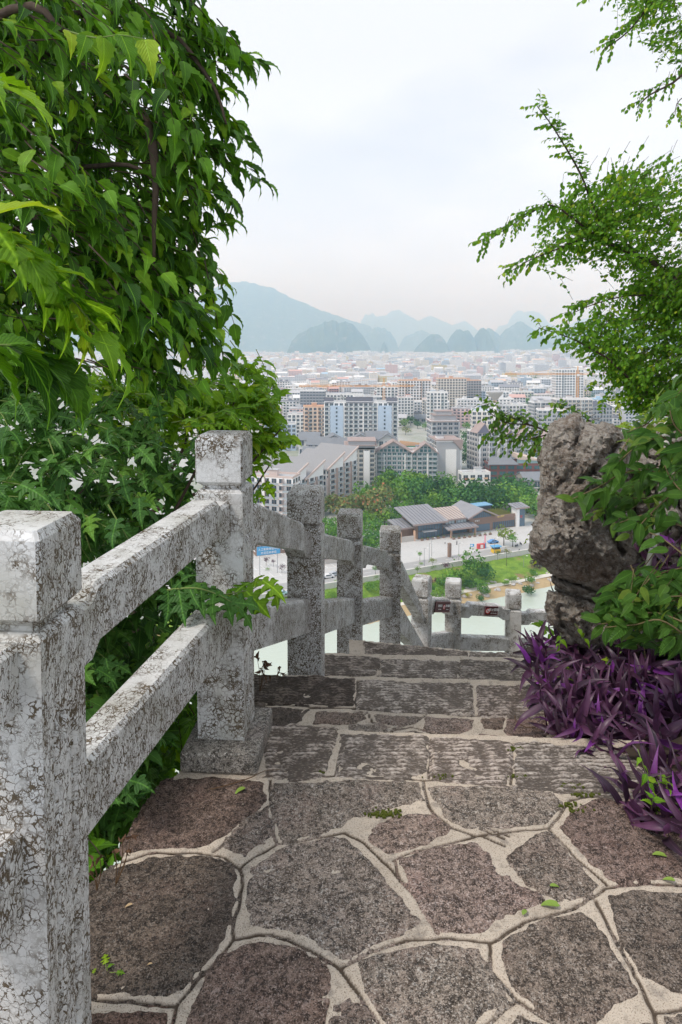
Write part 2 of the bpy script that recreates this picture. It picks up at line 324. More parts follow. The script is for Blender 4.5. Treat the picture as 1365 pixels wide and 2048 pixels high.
S0 = [([(100,1990),(105,1880),(190,1770),(228,1738),(300,1718),(400,1716),(455,1730),(470,1760),(470,1800),(458,1845),(440,1880),(405,1930),(365,1978),(300,1988)],(.42,.38,.35)),
 ([(335,1562),(430,1556),(522,1562),(532,1600),(520,1615),(470,1650),(420,1688),(330,1697),(255,1700),(262,1680),(300,1610)],(.55,.45,.42)),
 ([(533,1618),(543,1650),(547,1668),(488,1712),(440,1695),(455,1678),(490,1640)],(.8,.75,.72)),
 ([(552,1570),(700,1562),(838,1566),(845,1600),(800,1610),(700,1640),(640,1664),(565,1684),(555,1650),(548,1600)],(.95,.92,.88)),
 ([(560,1702),(600,1686),(690,1680),(722,1708),(760,1752),(832,1838),(800,1862),(760,1878),(700,1912),(640,1885),(580,1860),(510,1846),(495,1800),(502,1735)],(1.0,.96,.93)),
 ([(742,1655),(800,1632),(868,1628),(900,1658),(850,1690),(778,1708),(745,1680)],(1.0,.88,.84)),
 ([(860,1578),(960,1574),(1100,1586),(1125,1606),(1098,1645),(1000,1655),(935,1660),(895,1635)],(1.0,.97,.93)),
 ([(805,1722),(870,1700),(950,1688),(975,1705),(990,1745),(1080,1792),(1085,1802),(1020,1828),(960,1858),(882,1862),(852,1840),(828,1790)],(1.0,.88,.86)),
 ([(1020,1718),(1060,1676),(1098,1668),(1160,1735),(1188,1772),(1172,1796),(1115,1800),(1060,1772)],(.85,.8,.76)),
 ([(1145,1620),(1200,1600),(1300,1602),(1480,1640),(1480,1762),(1365,1756),(1230,1762),(1185,1722),(1125,1655)],(.72,.6,.58)),
 ([(1225,1798),(1300,1784),(1450,1788),(1450,1985),(1345,1985),(1290,1950),(1240,1870)],(.62,.58,.55)),
 ([(1012,1890),(1080,1845),(1168,1828),(1200,1862),(1236,1930),(1270,1985),(1225,2015),(1180,2048),(1120,2052),(1045,1990),(1018,1950)],(.75,.7,.66)),
 ([(722,1925),(800,1900),(880,1892),(955,1902),(975,1935),(1000,1975),(1010,1995),(950,2040),(900,2075),(800,2080),(745,2000)],(.95,.93,.9)),
 ([(440,1912),(520,1888),(600,1905),(648,1930),(662,1975),(640,2070),(380,2090),(372,2060),(400,1980)],(.72,.6,.56)),
 ([(670,2012),(700,2000),(732,2022),(755,2085),(660,2085)],(.75,.7,.68)), ([(130,2028),(330,2030),(328,2120),(130,2120)],(.6,.45,.4)),
 ([(1040,2038),(1090,2058),(1130,2100),(990,2100)],(.8,.76,.72)), ([(1340,2045),(1420,2030),(1420,2120),(1350,2120)],(.8,.76,.72)), ([(1180,2080),(1300,2050),(1320,2130),(1180,2130)],(.8,.76,.72))]
T0 = [([(533,1470),(600,1464),(668,1470),(664,1500),(640,1550),(580,1555),(540,1545)],(.95,.9,.85),0),
 ([(686,1480),(850,1486),(846,1535),(800,1552),(684,1548)],(1,.97,.94),1), ([(868,1490),(1016,1496),(1013,1566),(930,1560),(872,1552)],(1.05,1,.97),1),
 ([(1038,1500),(1180,1506),(1300,1518),(1300,1600),(1150,1584),(1040,1570)],(.9,.88,.86),1)]
sheet('mortar_joint', -1.05, 1.9, .95, 2.80, .0062, Z0, [groundpx(j, Z0) for j in J0], paving, left=lambda y: np.where(y < 1.75, -.95, fence_x(y) - .125), far=EDGE1)
for i, (pl, c) in enumerate(S0): stone(groundpx(pl, Z0), Z0, .0068, paving, SLAB, c, sd=i)
T0 = [([(u, v - 9 if v < 1512 else v + 4) for u, v in pl], c, r) for pl, c, r in T0]
for i, (pl, c, r) in enumerate(T0): stone(groundpx(pl, Z0), Z0, .007, paving, TREAD, c, ridges=True, sd=40 + i, hump=.006, rough=1.2)
# further steps down
LZ = [Z0 - RISE * k for k in range(0, 13)]
E2 = lambda x: 3.48 - .05 * (x - .0)
J1 = [[(500,1466),(560,1466),(622,1416),(712,1417)],[(520,1408),(712,1418),(830,1426),(950,1432),(1100,1434)],[(712,1417),(716,1362)],[(946,1430),(944,1378)],
 [(705,1450),(735,1424),(745,1445),(790,1458),(830,1447),(858,1426)],[(775,1480),(785,1462),(825,1455),(880,1470),(925,1490)],[(1095,1500),(1085,1480),(1100,1450)]]
S1 = [([(480,1412),(620,1420),(575,1463),(480,1466)],(.4,.36,.33)), ([(634,1424),(724,1424),(732,1436),(700,1446),(632,1446)],(.8,.72,.66)), ([(600,1458),(640,1452),(676,1460),(682,1482),(600,1482)],(.6,.52,.48)),
 ([(703,1452),(765,1449),(772,1462),(758,1482),(698,1482)],(1,.97,.92)), ([(750,1430),(845,1435),(832,1446),(800,1453),(762,1444)],(.9,.85,.8)), ([(792,1472),(830,1463),(880,1480),(880,1494),(790,1492)],(.9,.85,.8)),
 ([(852,1436),(948,1440),(940,1456),(900,1474),(848,1460)],(.95,.85,.82)), ([(925,1488),(960,1466),(1028,1478),(1028,1500),(925,1500)],(.9,.76,.74)), ([(1020,1440),(1090,1440),(1098,1455),(1085,1500),(1045,1494),(1012,1462)],(.8,.66,.64)), ([(965,1440),(1008,1438),(1003,1456),(970,1456)],(.7,.6,.55)),
 ([(1110,1450),(1300,1450),(1300,1520),(1105,1505)],(.7,.66,.62))]
T1 = [([(480,1356),(533,1361),(705,1366),(702,1408),(600,1406),(480,1402)],(.42,.38,.35)), ([(722,1372),(938,1378),(940,1426),(720,1414)],(1.1,1.07,1.03)), ([(958,1380),(1200,1390),(1200,1440),(962,1428)],(.95,.9,.88))]
E3 = lambda x: 4.06 - .05 * (x - .2)
sheet('mortar_joint', -.62, 1.9, 2.6, 3.6, .0095, LZ[1], [groundpx(j, LZ[1]) for j in J1], paving, left=lambda y: fence_x(y) - .02, far=E2)
for i, (pl, c) in enumerate(S1): stone(groundpx(pl, LZ[1]), LZ[1], .0095, paving, SLAB, c, sd=60 + i)
T1 = [([(u, v - 7 if v < 1395 else v + 2) for u, v in pl], c) for pl, c in T1]
for i, (pl, c) in enumerate(T1): stone(groundpx(pl, LZ[1]), LZ[1], .0085, paving, TREAD, c, ridges=True, sd=80 + i, hump=.008, rough=1.2)
J2 = [[(640,1352),(760,1358),(920,1366),(1080,1372)],[(755,1356),(762,1318)],[(917,1364),(924,1318)],[(855,1372),(862,1362)],[(1030,1380),(1020,1368)]]
T2 = [([(640,1312),(753,1318),(750,1350),(640,1348)],(.8,.76,.72)), ([(768,1322),(914,1326),(910,1360),(766,1354)],(1,.97,.93)), ([(929,1322),(1160,1332),(1160,1376),(927,1362)],(.9,.87,.83))]
S2 = [([(728,1360),(845,1366),(840,1378),(728,1376)],(.8,.78,.74)), ([(868,1368),(1015,1372),(1020,1384),(868,1382)],(.8,.78,.74)), ([(640,1356),(712,1358),(712,1376),(640,1374)],(.6,.56,.52))]
sheet('mortar_joint', -.35, 1.9, 3.4, 4.2, .013, LZ[2], [groundpx(j, LZ[2]) for j in J2], paving, left=lambda y: fence_x(y) + .03, far=E3)
for i, (pl, c) in enumerate(T2): stone(groundpx(pl, LZ[2]), LZ[2], .0095, paving, TREAD, c, ridges=True, sd=90 + i, hump=.008)
for i, (pl, c) in enumerate(S2): stone(groundpx(pl, LZ[2]), LZ[2], .011, paving, SLAB, c, sd=95 + i)
T3 = [([(733,1294),(840,1302),(932,1312),(924,1332),(740,1330)],(.8,.76,.72)), ([(945,1312),(1120,1322),(1120,1345),(938,1338)],(.85,.82,.78))]
E4 = lambda x: 4.58 - .22 * (x - .2)
sheet('mortar_joint', -.1, 1.9, 4.0, 4.7, .014, LZ[3], [groundpx([(932,1340),(945,1300)], LZ[3])], paving, left=lambda y: y * 0 + .05, far=E4)
T3 = [([(u, v - 6 if v < 1325 else v + 7) for u, v in pl], c) for pl, c in T3]
for i, (pl, c) in enumerate(T3): stone(groundpx(pl, LZ[3]), LZ[3], .011, paving, TREAD, c, ridges=True, sd=99 + i, hump=.008)
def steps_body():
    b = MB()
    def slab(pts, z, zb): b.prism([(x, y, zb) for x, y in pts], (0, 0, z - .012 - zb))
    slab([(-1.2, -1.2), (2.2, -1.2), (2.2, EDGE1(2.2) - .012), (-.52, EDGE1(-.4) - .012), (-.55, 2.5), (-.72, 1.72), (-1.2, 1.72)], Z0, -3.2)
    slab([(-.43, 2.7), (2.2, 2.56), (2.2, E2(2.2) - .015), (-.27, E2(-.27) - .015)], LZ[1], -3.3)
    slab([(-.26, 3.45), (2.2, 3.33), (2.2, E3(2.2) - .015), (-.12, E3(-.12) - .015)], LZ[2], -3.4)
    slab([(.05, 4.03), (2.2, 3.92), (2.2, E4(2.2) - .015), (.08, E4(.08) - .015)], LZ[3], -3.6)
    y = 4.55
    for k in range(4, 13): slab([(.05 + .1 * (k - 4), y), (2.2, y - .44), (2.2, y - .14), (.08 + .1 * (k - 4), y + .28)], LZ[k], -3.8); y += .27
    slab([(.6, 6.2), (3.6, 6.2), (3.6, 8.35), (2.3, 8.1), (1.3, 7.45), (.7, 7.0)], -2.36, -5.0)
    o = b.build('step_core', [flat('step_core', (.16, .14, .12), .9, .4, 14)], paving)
steps_body()
# ------------------------------------------------------------------ the fence
PW = .180
POSTS = [dict(c=(-.881, .17), top=1.165), dict(c=(-.663, 1.39), top=1.160)]
def post_from(u, vtop, y, w=PW):
    p = PY(u, vtop, y); return dict(c=(p[0], y + w / 2), top=p[2])
POSTS += [post_from(441, 872, 2.52), post_from(611, 982, 3.56), post_from(701, 1028, 4.92), post_from(783, 1061, 5.75), post_from(846, 1160, 6.95), post_from(910, 1165, 7.62), post_from(1031, 1188, 7.95)]
_p8 = POSTS[-1]; POSTS.append(dict(c=(_p8['c'][0] + 1.2, _p8['c'][1] + .25), top=_p8['top'] - .02))
fence = thing('stone_fence', 'white and brown mottled marble railing of square posts beside the steps', 'fence', (-.663, 1.39, 0))
FO = np.array([-.663, 1.39, 0.])
def post_body(w, z0, z1, groove=True, sd=0):
    """square shaft, chamfered top, the right (+x) face a fine grid with a carved double channel"""
    h = w / 2; ch = .014; b = MB()
    zt = z1 - ch
    b.add([(-h, -h, z0), (h, -h, z0), (h, h, z0), (-h, h, z0), (-h, -h, zt), (h, -h, zt), (h, h, zt), (-h, h, zt), (-h + ch, -h + ch, z1), (h - ch, -h + ch, z1), (h - ch, h - ch, z1), (-h + ch, h - ch, z1)],
          [(0, 1, 5, 4), (2, 3, 7, 6), (3, 0, 4, 7), (4, 5, 9, 8), (5, 6, 10, 9), (6, 7, 11, 10), (7, 4, 8, 11), (8, 9, 10, 11), (3, 2, 1, 0)] + ([] if groove else [(1, 2, 6, 5)]))
    if groove:
        ny, nz = 37, 150; Y, Z = np.meshgrid(np.linspace(-h, h, ny), np.linspace(z0, zt, nz)); t = (Y + h) / w; L = zt - z0
        zl, zh = z0 + .17 * L, z0 + .83 * L; d = np.full(Y.shape, 9.)
        loop = [(-.036, zl), (-.036, zh - .03), (-.028, zh - .008), (-.014, zh), (0, zh - .022), (.014, zh), (.028, zh - .008), (.036, zh - .03), (.036, zl), (.02, zl - .03), (0, zl - .012), (-.02, zl - .03), (-.036, zl)]
        d = seg_dist(Y, Z, loop); p = np.stack([Y, Z], -1); g = np.clip(1.5 - d / .0095, 0, 1)
        X = h - g * (.012 + .007 * fbm(p * 90, 3, 50 + sd)); X[:, 0] = h; X[:, -1] = h
        idx = np.arange(nz * ny).reshape(nz, ny); F = np.stack([idx[:-1, :-1].ravel(), idx[:-1, 1:].ravel(), idx[1:, 1:].ravel(), idx[1:, :-1].ravel()], -1)
        b.add(np.stack([X.ravel(), Y.ravel(), Z.ravel()], -1), [tuple(f) for f in F])
    return b
def cap_body(w, z0, hh):
    h = w / 2; c1, c2 = .018, .012; b = MB(); R_ = [(h - .022, z0), (h - .022, z0 + .012), (h - .004, z0 + .028), (h, z0 + .032), (h, z0 + hh - c1), (h - c2, z0 + hh)]
    V = []; 
    for r, z in R_:
        k = r - .006; V += [(-k, -r, z), (k, -r, z), (r, -k, z), (r, k, z), (k, r, z), (-k, r, z), (-r, k, z), (-r, -k, z)]
    F = [(8 * i + j, 8 * i + (j + 1) % 8, 8 * i + 8 + (j + 1) % 8, 8 * i + 8 + j) for i in range(len(R_) - 1) for j in range(8)] + [tuple(range(8 * len(R_) - 8, 8 * len(R_)))]
    return b.add(V, F)
CAPH = .205; POSTROT = [R(-5)] * 6 + [R(-20), R(-12), R(-10), R(-10)]
for i, P in enumerate(POSTS):
    w = PW; base = P['top'] - 1.19 - (.0 if i != 1 else .1); base = -2.4 if i > 5 else base
    if i == 5: base = -1.3
    if i in (3, 4): base -= .1
    if i == 8: base = -2.75
    if i == 9: base = -2.75
    o = post_body(w, base, P['top'] - CAPH + .002, i > 0, i).build('post', [MARBLE], fence); o.location = (P['c'][0] - FO[0], P['c'][1] - FO[1], 0); o.rotation_euler = (0, 0, POSTROT[i])
    c = cap_body(w, P['top'] - CAPH, CAPH).build('post_cap', [MARBLE], o)
o = MB(); o.box(-.145, -.17, 0, .145, .17, .078); pl = o.build('plinth', [m_slab('plinth_stone', 1.0, (.10, .09, .075), (.34, .31, .27))], fence, (POSTS[2]['c'][0] - FO[0] + .01, POSTS[2]['c'][1] - FO[1] - .015, Z0)); pl.rotation_euler = (0, 0, R(-4)); pl.color = (1, 1, 1, 1)
bv = pl.modifiers.new('bevel', 'BEVEL'); bv.width = .012; bv.segments = 2
RT = .105
def rail(A, B, zA, zB, upper, sign=None):
    """A,B plan points of the rail ends, zA=(bottom,top) at A"""
    A = np.array(A); B = np.array(B); L = np.linalg.norm(B - A); d = (B - A) / L; nrm = np.array([d[1], -d[0]]); h = RT / 2; ch = .012
    if upper: st = [(0, 0), (.13, 0), (.165, 1), (L - .165, 1), (L - .13, 0), (L, 0)] if L > .5 else [(0, 0), (.07, 0), (.09, 1), (L - .09, 1), (L - .07, 0), (L, 0)]
    else: st = [(0, 0), (L, 0)]
    V = []; 
    for s, k in st:
        f = s / L; zb = zA[0] + (zB[0] - zA[0]) * f + k * .032; zt = zA[1] + (zB[1] - zA[1]) * f + k * .032; q = A + d * s
        for off, z in ((-h, zb), (h, zb), (h, zt - ch), (h - ch, zt), (-h + ch, zt), (-h, zt - ch)): V.append((q[0] + nrm[0] * off - FO[0], q[1] + nrm[1] * off - FO[1], z))
    n = len(st); F = [(6 * i + j, 6 * i + 6 + j, 6 * i + 6 + (j + 1) % 6, 6 * i + (j + 1) % 6) for i in range(n - 1) for j in range(6)] + [tuple(range(6)), tuple(range(6 * n - 6, 6 * n))[::-1]]
    b = MB(); b.add(V, F); return b.build('rail', [MARBLE], fence)
def fence_hit(u, i):
    """distance y where the pixel column u meets the near face of the rail line i -> i+1"""
    a = np.array(POSTS[i]['c']); b = np.array(POSTS[i + 1]['c']); d = b - a; L = np.linalg.norm(d); d /= L; off = np.array([d[1], -d[0]]) * RT / 2; a = a + off
    k = (u - CU) / FOC; y = a[1]
    for _ in range(30):
        p = PY(u, 1100, y); t = (p[0] - a[0]) * d[0] + (p[1] - a[1]) * d[1]; q = a + d * t; e = (p[0] - q[0]) * d[1] - (p[1] - q[1]) * d[0]
        p2 = PY(u, 1100, y + .01); t2 = (p2[0] - a[0]) * d[0] + (p2[1] - a[1]) * d[1]; q2 = a + d * t2; e2 = (p2[0] - q2[0]) * d[1] - (p2[1] - q2[1]) * d[0]
        y -= e * .01 / (e2 - e + 1e-12)
    p = PY(u, 1100, y); return y, (p[0] - a[0]) * d[0] + (p[1] - a[1]) * d[1], L
SEC = {2: [((512, 1020, 1100), (623, 1064, 1116)), ((512, 1215, 1300), (620, 1198, 1265))],
 3: [((653, 1079, 1126), (710, 1090, 1131)), ((652, 1203, 1267), (709, 1196, 1246))],
 4: [((735, 1100, 1137), (787, 1111, 1144)), ((735, 1202, 1248), (787, 1194, 1232))],
 5: [((806, 1130, 1178), (838, 1202, 1228)), ((806, 1214, 1268), (841, 1274, 1303))],
 6: [((857, 1203, 1228), (893, 1203, 1230)), ((857, 1273, 1307), (893, 1267, 1300))],
 7: [((933, 1212, 1236), (1020, 1218, 1241)), ((932, 1274, 1302), (1018, 1277, 1302))],
 8: [((1051, 1228, 1250), (1108, 1229, 1250)), ((1051, 1282, 1304), (1110, 1283, 1305))]}
RAILS = {}
for i in range(len(POSTS) - 1):
    a, b = np.array(POSTS[i]['c']), np.array(POSTS[i + 1]['c']); d = (b - a) / np.linalg.norm(b - a); A = a + d * .05; B = b - d * .05; L = np.linalg.norm(B - A)
    for k in (0, 1):
        if i < 2: zA = ((.785, .925), (.385, .553))[k]; zB = ((.808, .940), (.395, .568))[k]
        else:
            z = []
            for (u, vt, vb) in SEC[i][k]:
                y, t, LL = fence_hit(u, i); z.append((t - .05, PY(u, vb, y)[2], PY(u, vt, y)[2]))
            (t0, b0, p0), (t1, b1, p1) = z; ex = lambda t, q0, q1: q0 + (q1 - q0) * (t - t0) / (t1 - t0)
            zA = (ex(0, b0, b1), ex(0, p0, p1)); zB = (ex(L, b0, b1), ex(L, p0, p1))
        rail(A, B, zA, zB, k == 0); RAILS[(i, k)] = (A, B, zA, zB)
# ------------------------------------------------------------------ leaves
def leaf_geo(wf, n=9, fold=.25, droop=.3, tipcurl=.15, serr=.12, fwd=.06, seed=0, twist=0.0):
    """unit-length leaf along +Y, normal +Z: returns V, quads, uv"""
    r = np.random.RandomState(seed); V = []; U = []; t = np.linspace(0, 1, n + 1); W = max(wf(x) for x in np.linspace(0, 1, 40))
    for i, y in enumerate(t):
        w = wf(y) * (1 + (serr if i % 2 else -serr * .3)) if 0 < i < n else (.004 if i == 0 else .002)
        zc = -droop * y * y - tipcurl * max(0, y - .6) ** 2 * 4; a = twist * y + r.uniform(-.05, .05)
        for s in (-1, 0, 1):
            x = s * w; z = zc + abs(x) * fold + x * a + (r.uniform(-.012, .012) if s else 0); V.append((x, y + abs(s) * (fwd if (i % 2 and 0 < i < n) else 0), z)); U.append((.5 + s * .5 * w / W, y))
    F = []
    for i in range(n):
        b = 3 * i; F += [(b, b + 1, b + 4, b + 3), (b + 1, b + 2, b + 5, b + 4)]
    return np.array(V), np.array(F), np.array(U)
ovate = lambda t: .28 * (math.sin(math.pi * min(1, t ** .62)) ** .9) * (1 - .35 * t) + .0 if t < .82 else max(.004, .28 * math.sin(math.pi * .82 ** .62) ** .9 * (1 - .35 * .82) * ((1 - t) / .18) ** 1.1)
elli = lambda t: .21 * math.sin(math.pi * t ** .85) ** .8
broad = lambda t: .215 * math.sin(math.pi * t ** .75) ** .8
strap = lambda t: .11 * min(1, (t * 6) ** .5) * (1 - t ** 2.6)
def lobed(t): 
    e = .30 * math.sin(math.pi * t ** .6) ** .8 * (1 - .2 * t); return e * (1.35 if (int(t * 7.0) % 2 == 0) else .42)
small = lambda t: .32 * math.sin(math.pi * t) ** .8
LV_MUL = [leaf_geo(ovate, 11, f, d, c, .13, .05, k, tw) for k, (f, d, c, tw) in enumerate([(.25, .22, .5, .1), (.35, .35, .3, -.2), (.15, .15, .7, .3), (.4, .1, .4, 0)])]
HALF = [(.0, .0), (.13, -.04), (.24, -.01), (.27, .07), (.15, .15), (.09, .21), (.20, .20), (.30, .23), (.41, .33), (.29, .36), (.18, .36), (.11, .40), (.10, .47), (.19, .49), (.28, .58), (.27, .66), (.17, .65), (.13, .72), (.085, .82), (.04, .92), (0, 1)]
def lobe_geo(f, d, c, seed, tw):
    r = np.random.RandomState(seed); n = len(HALF); V = []; U = []; F = []
    for i, (x, y) in enumerate(HALF):
        ym = i / (n - 1) * .96 if 0 < i < n - 1 else (0 if i == 0 else 1); 
        for s in (-1, 0, 1):
            xx, yy = (s * x * (1 + r.uniform(-.08, .08)), y) if s else (0, ym); z = -d * yy * yy - c * max(0, yy - .6) ** 2 * 4 + abs(xx) * f - xx * xx * 1.1 + xx * tw * yy; V.append((xx, yy, z)); U.append((.5 + xx, yy))
    for i in range(n - 1): b = 3 * i; F += [(b, b + 1, b + 4, b + 3), (b + 1, b + 2, b + 5, b + 4)]
    return np.array(V), np.array(F), np.array(U)
LV_LOB = [lobe_geo(f, d, c, 10 + k, tw) for k, (f, d, c, tw) in enumerate([(.2, .25, .3, .1), (.3, .12, .5, -.2), (.12, .35, .2, .2)])]
LV_GLO = [leaf_geo(broad, 8, f, d, c, .02, 0, 20 + k, tw) for k, (f, d, c, tw) in enumerate([(.3, .25, .2, .1), (.42, .4, .1, -.15), (.2, .15, .3, .2)])]
LV_PUR = [leaf_geo(strap, 7, f, d, c, 0, 0, 30 + k, tw) for k, (f, d, c, tw) in enumerate([(.5, .15, .3, .1), (.7, .35, .4, -.1), (.4, -.1, .5, .2), (.8, .45, .1, 0)])]
LV_SML = [leaf_geo(small, 3, .3, d, .1, 0, 0, 40 + k) for k, d in enumerate((.1, .35))]
LV_TRI = [leaf_geo(small, 2, .3, .2, .0, 0, 0, 50)]
M_MUL = m_leaf('mulberry_leaf', (.018, .075, .006), (.15, .36, .014), (.30, .50, .02), .33, .25, .52, .32)
M_BRT = m_leaf('young_mulberry_leaf', (.10, .26, .012), (.26, .46, .02), (.42, .54, .03), .45, .25, .5, .32)
M_LOB = m_leaf('lobed_leaf', (.040, .125, .022), (.095, .24, .032), (.18, .36, .035), .3, .3, .55, .32)
M_GLO = m_leaf('glossy_leaf', (.06, .18, .025), (.16, .34, .05), (.34, .46, .06), .28, .8, .4, .45)
M_LIM = m_leaf('lime_leaf', (.16, .30, .03), (.34, .48, .06), (.5, .5, .08), .45, 0, .5, .3)
M_ELM = m_leaf('elm_leaf', (.065, .19, .012), (.20, .42, .02), (.38, .48, .025), .5, 0, .5, .3)
M_PUR = m_leaf('purple_leaf', (.036, .018, .034), (.15, .05, .125), (.30, .055, .42), .16, 0, .42, .5, mid=(.20, .09, .18))
M_STEMP = flat('purple_stem', (.10, .03, .07)); M_STEMG = flat('green_stem', (.16, .22, .06))
def frames(D, N):
    D = D / (np.linalg.norm(D, axis=1, keepdims=True) + 1e-9); N = N - (N * D).sum(1, keepdims=True) * D; N /= np.linalg.norm(N, axis=1, keepdims=True) + 1e-9
    return np.cross(D, N), D, N
def merge_leaves(name, geos, P, X, D, N, S, rnd, mat, pick):
    VV = []; FF = []; UU = []; A = []; o = 0
    for g, (V, F, U) in enumerate(geos):
        s = pick == g
        if not s.any(): continue
        p = P[s][:, None, :] + (V[None, :, 0:1] * X[s][:, None] + V[None, :, 1:2] * D[s][:, None] + V[None, :, 2:3] * N[s][:, None]) * S[s][:, None, None]
        k = s.sum(); VV.append(p.reshape(-1, 3)); FF.append((F[None] + (np.arange(k) * len(V))[:, None, None] + o).reshape(-1, F.shape[1])); UU.append(np.tile(U, (k, 1))); A.append(np.repeat(rnd[s], len(V))); o += k * len(V)
    return npmesh(name, np.concatenate(VV), np.concatenate(FF), [mat], {'rnd': np.concatenate(A)}, np.concatenate(UU), smooth=True)
_lm = {}
def leaf_mesh(geos, g, mat):
    k = (id(geos), g, mat.name)
    if k not in _lm: V, F, U = geos[g]; _lm[k] = npmesh('leaf', V, F, [mat], None, U, smooth=True)
    return _lm[k]
def foliage(par, geos, P, D, N, S, mat, nind=300, name='leaf', keep=None):
    P = np.asarray(P); D = np.asarray(D); N = np.asarray(N); S = np.asarray(S); n = len(P); X, D, N = frames(D, N); rnd = rng.rand(n); pick = rng.randint(0, len(geos), n)
    org = np.array(par.location); mid = P + D * S[:, None] * .5; dist = np.linalg.norm(mid - EYE, axis=1)
    u = CU + FOC * mid[:, 0] / np.maximum(mid[:, 1], .1); v = 690 - FOC * (mid[:, 2] - EYE[2]) / np.maximum(mid[:, 1], .1)
    vis = (u > -20) & (u < 1385) & (v > -20) & (v < 2060); size = S / dist * np.where(vis, 1, .01)
    order = np.argsort(-size * (.8 + .2 * rng.rand(n)) / dist ** .5); ind = order[:nind]; rest = order[nind:]
    for i in ind:
        o = bpy.data.objects.new(name, leaf_mesh(geos, pick[i], mat)); COL.objects.link(o); o.parent = par; s = S[i]; p = P[i] - org
        o.matrix_basis = Matrix(((X[i, 0] * s, D[i, 0] * s, N[i, 0] * s, p[0]), (X[i, 1] * s, D[i, 1] * s, N[i, 1] * s, p[1]), (X[i, 2] * s, D[i, 2] * s, N[i, 2] * s, p[2]), (0, 0, 0, 1)))
    if len(rest):
        me = merge_leaves('foliage', geos, P[rest] - org, X[rest], D[rest], N[rest], S[rest], rnd[rest], mat, pick[rest])
        tag(link('foliage', me, par), kind='stuff')
def rnd3(n, s=1.0): return rng.normal(size=(n, 3)) * s
def sample_poly(poly, n, y0, tmax, k=.004, gap=None, ymin=None):
    poly = np.asarray(poly, float); a, b = poly.min(0), poly.max(0); out = []
    while len(out) < n:
        u = rng.uniform(a[0], b[0], n * 2); v = rng.uniform(a[1], b[1], n * 2); m = in_poly(u, v, poly); u, v = u[m], v[m]
        e = seg_dist(u, v, poly, True); yy = y0(u, v) if callable(y0) else np.full(u.shape, float(y0)); t = np.minimum(tmax, e * k + .05)
        y = yy + rng.uniform(-1, 1, len(u)) * t
        if ymin is not None: y = np.maximum(y, ymin(u, v) + rng.uniform(0, .5, len(u)))
        p = PYs(u, v, y)
        if gap: m = fbm(p * gap[0], 2, 77) > gap[1]; p = p[m]
        out += list(p)
    return np.array(out[:n])
def twigs(tips, dirf, L, nl, size, side=.6, down=.55, nrm=(.1, -.35, 1.0), jn=.35, sp0=.15):
    """each twig ends at a tip; leaves alternate along it. returns leaf arrays and twig lines"""
    P = []; D = []; N = []; S = []; lines = []
    for tip in tips:
        d = dirf(tip); d = d / np.linalg.norm(d); l = L * rng.uniform(.7, 1.25); st = tip - d * l + np.array([0, 0, .18 * l]); md = (st + tip) / 2 + np.array([0, 0, .10 * l]); lines.append((st, md, tip))
        sd = np.cross(d, (0, 0, 1.)); sd /= np.linalg.norm(sd) + 1e-9
        for j in range(nl):
            t = sp0 + (1 - sp0) * (j + .5) / nl; p = (1 - t) ** 2 * st + 2 * t * (1 - t) * md + t * t * tip; s = (-1) ** j
            last = j == nl - 1
            D.append(d * (.7 if not last else 1.2) + sd * s * side * (0 if last else 1) + np.array([0, 0, -down]) + rng.normal(size=3) * .22)
            N.append(np.array(nrm) + sd * s * .3 + rng.normal(size=3) * jn); P.append(p); S.append(size * rng.uniform(.65, 1.2) * (1 - .25 * t))
    return [np.array(a) for a in (P, D, N, S)] + [lines]
def twig_mesh(par, lines, rad, name='twigs', mat=None):
    b = MB(); org = np.array(par.location)
    for a, m, c in lines: b.tube([a - org, .25 * a + .5 * m + .25 * c - org, c - org], [rad, rad * .7, rad * .3], k=3)
    tag(b.build(name, [mat or BARK], par, smooth=True), kind='stuff')
def branch(par, pts, r0, r1, name='branch', mat=None, k=7):
    b = MB(); org = np.array(par.location); pts = np.array(pts) - org; n = len(pts)
    q = []; 
    for i in range(n - 1):
        p0, p1, p2, p3 = pts[max(i - 1, 0)], pts[i], pts[i + 1], pts[min(i + 2, n - 1)]
        for t in (0, .25, .5, .75): q.append(.5 * (2 * p1 + (p2 - p0) * t + (2 * p0 - 5 * p1 + 4 * p2 - p3) * t * t + (3 * p1 - p0 - 3 * p2 + p3) * t ** 3))
    q.append(pts[-1]); q = np.array(q); q += fbm(q * 6, 2, 3)[:, None] * r0 * .5
    b.tube(q, np.linspace(r0, r1, len(q)), k=k); return b.build(name, [mat or BARK], par, smooth=True)
def px(pts): return [PY(*p) for p in pts]
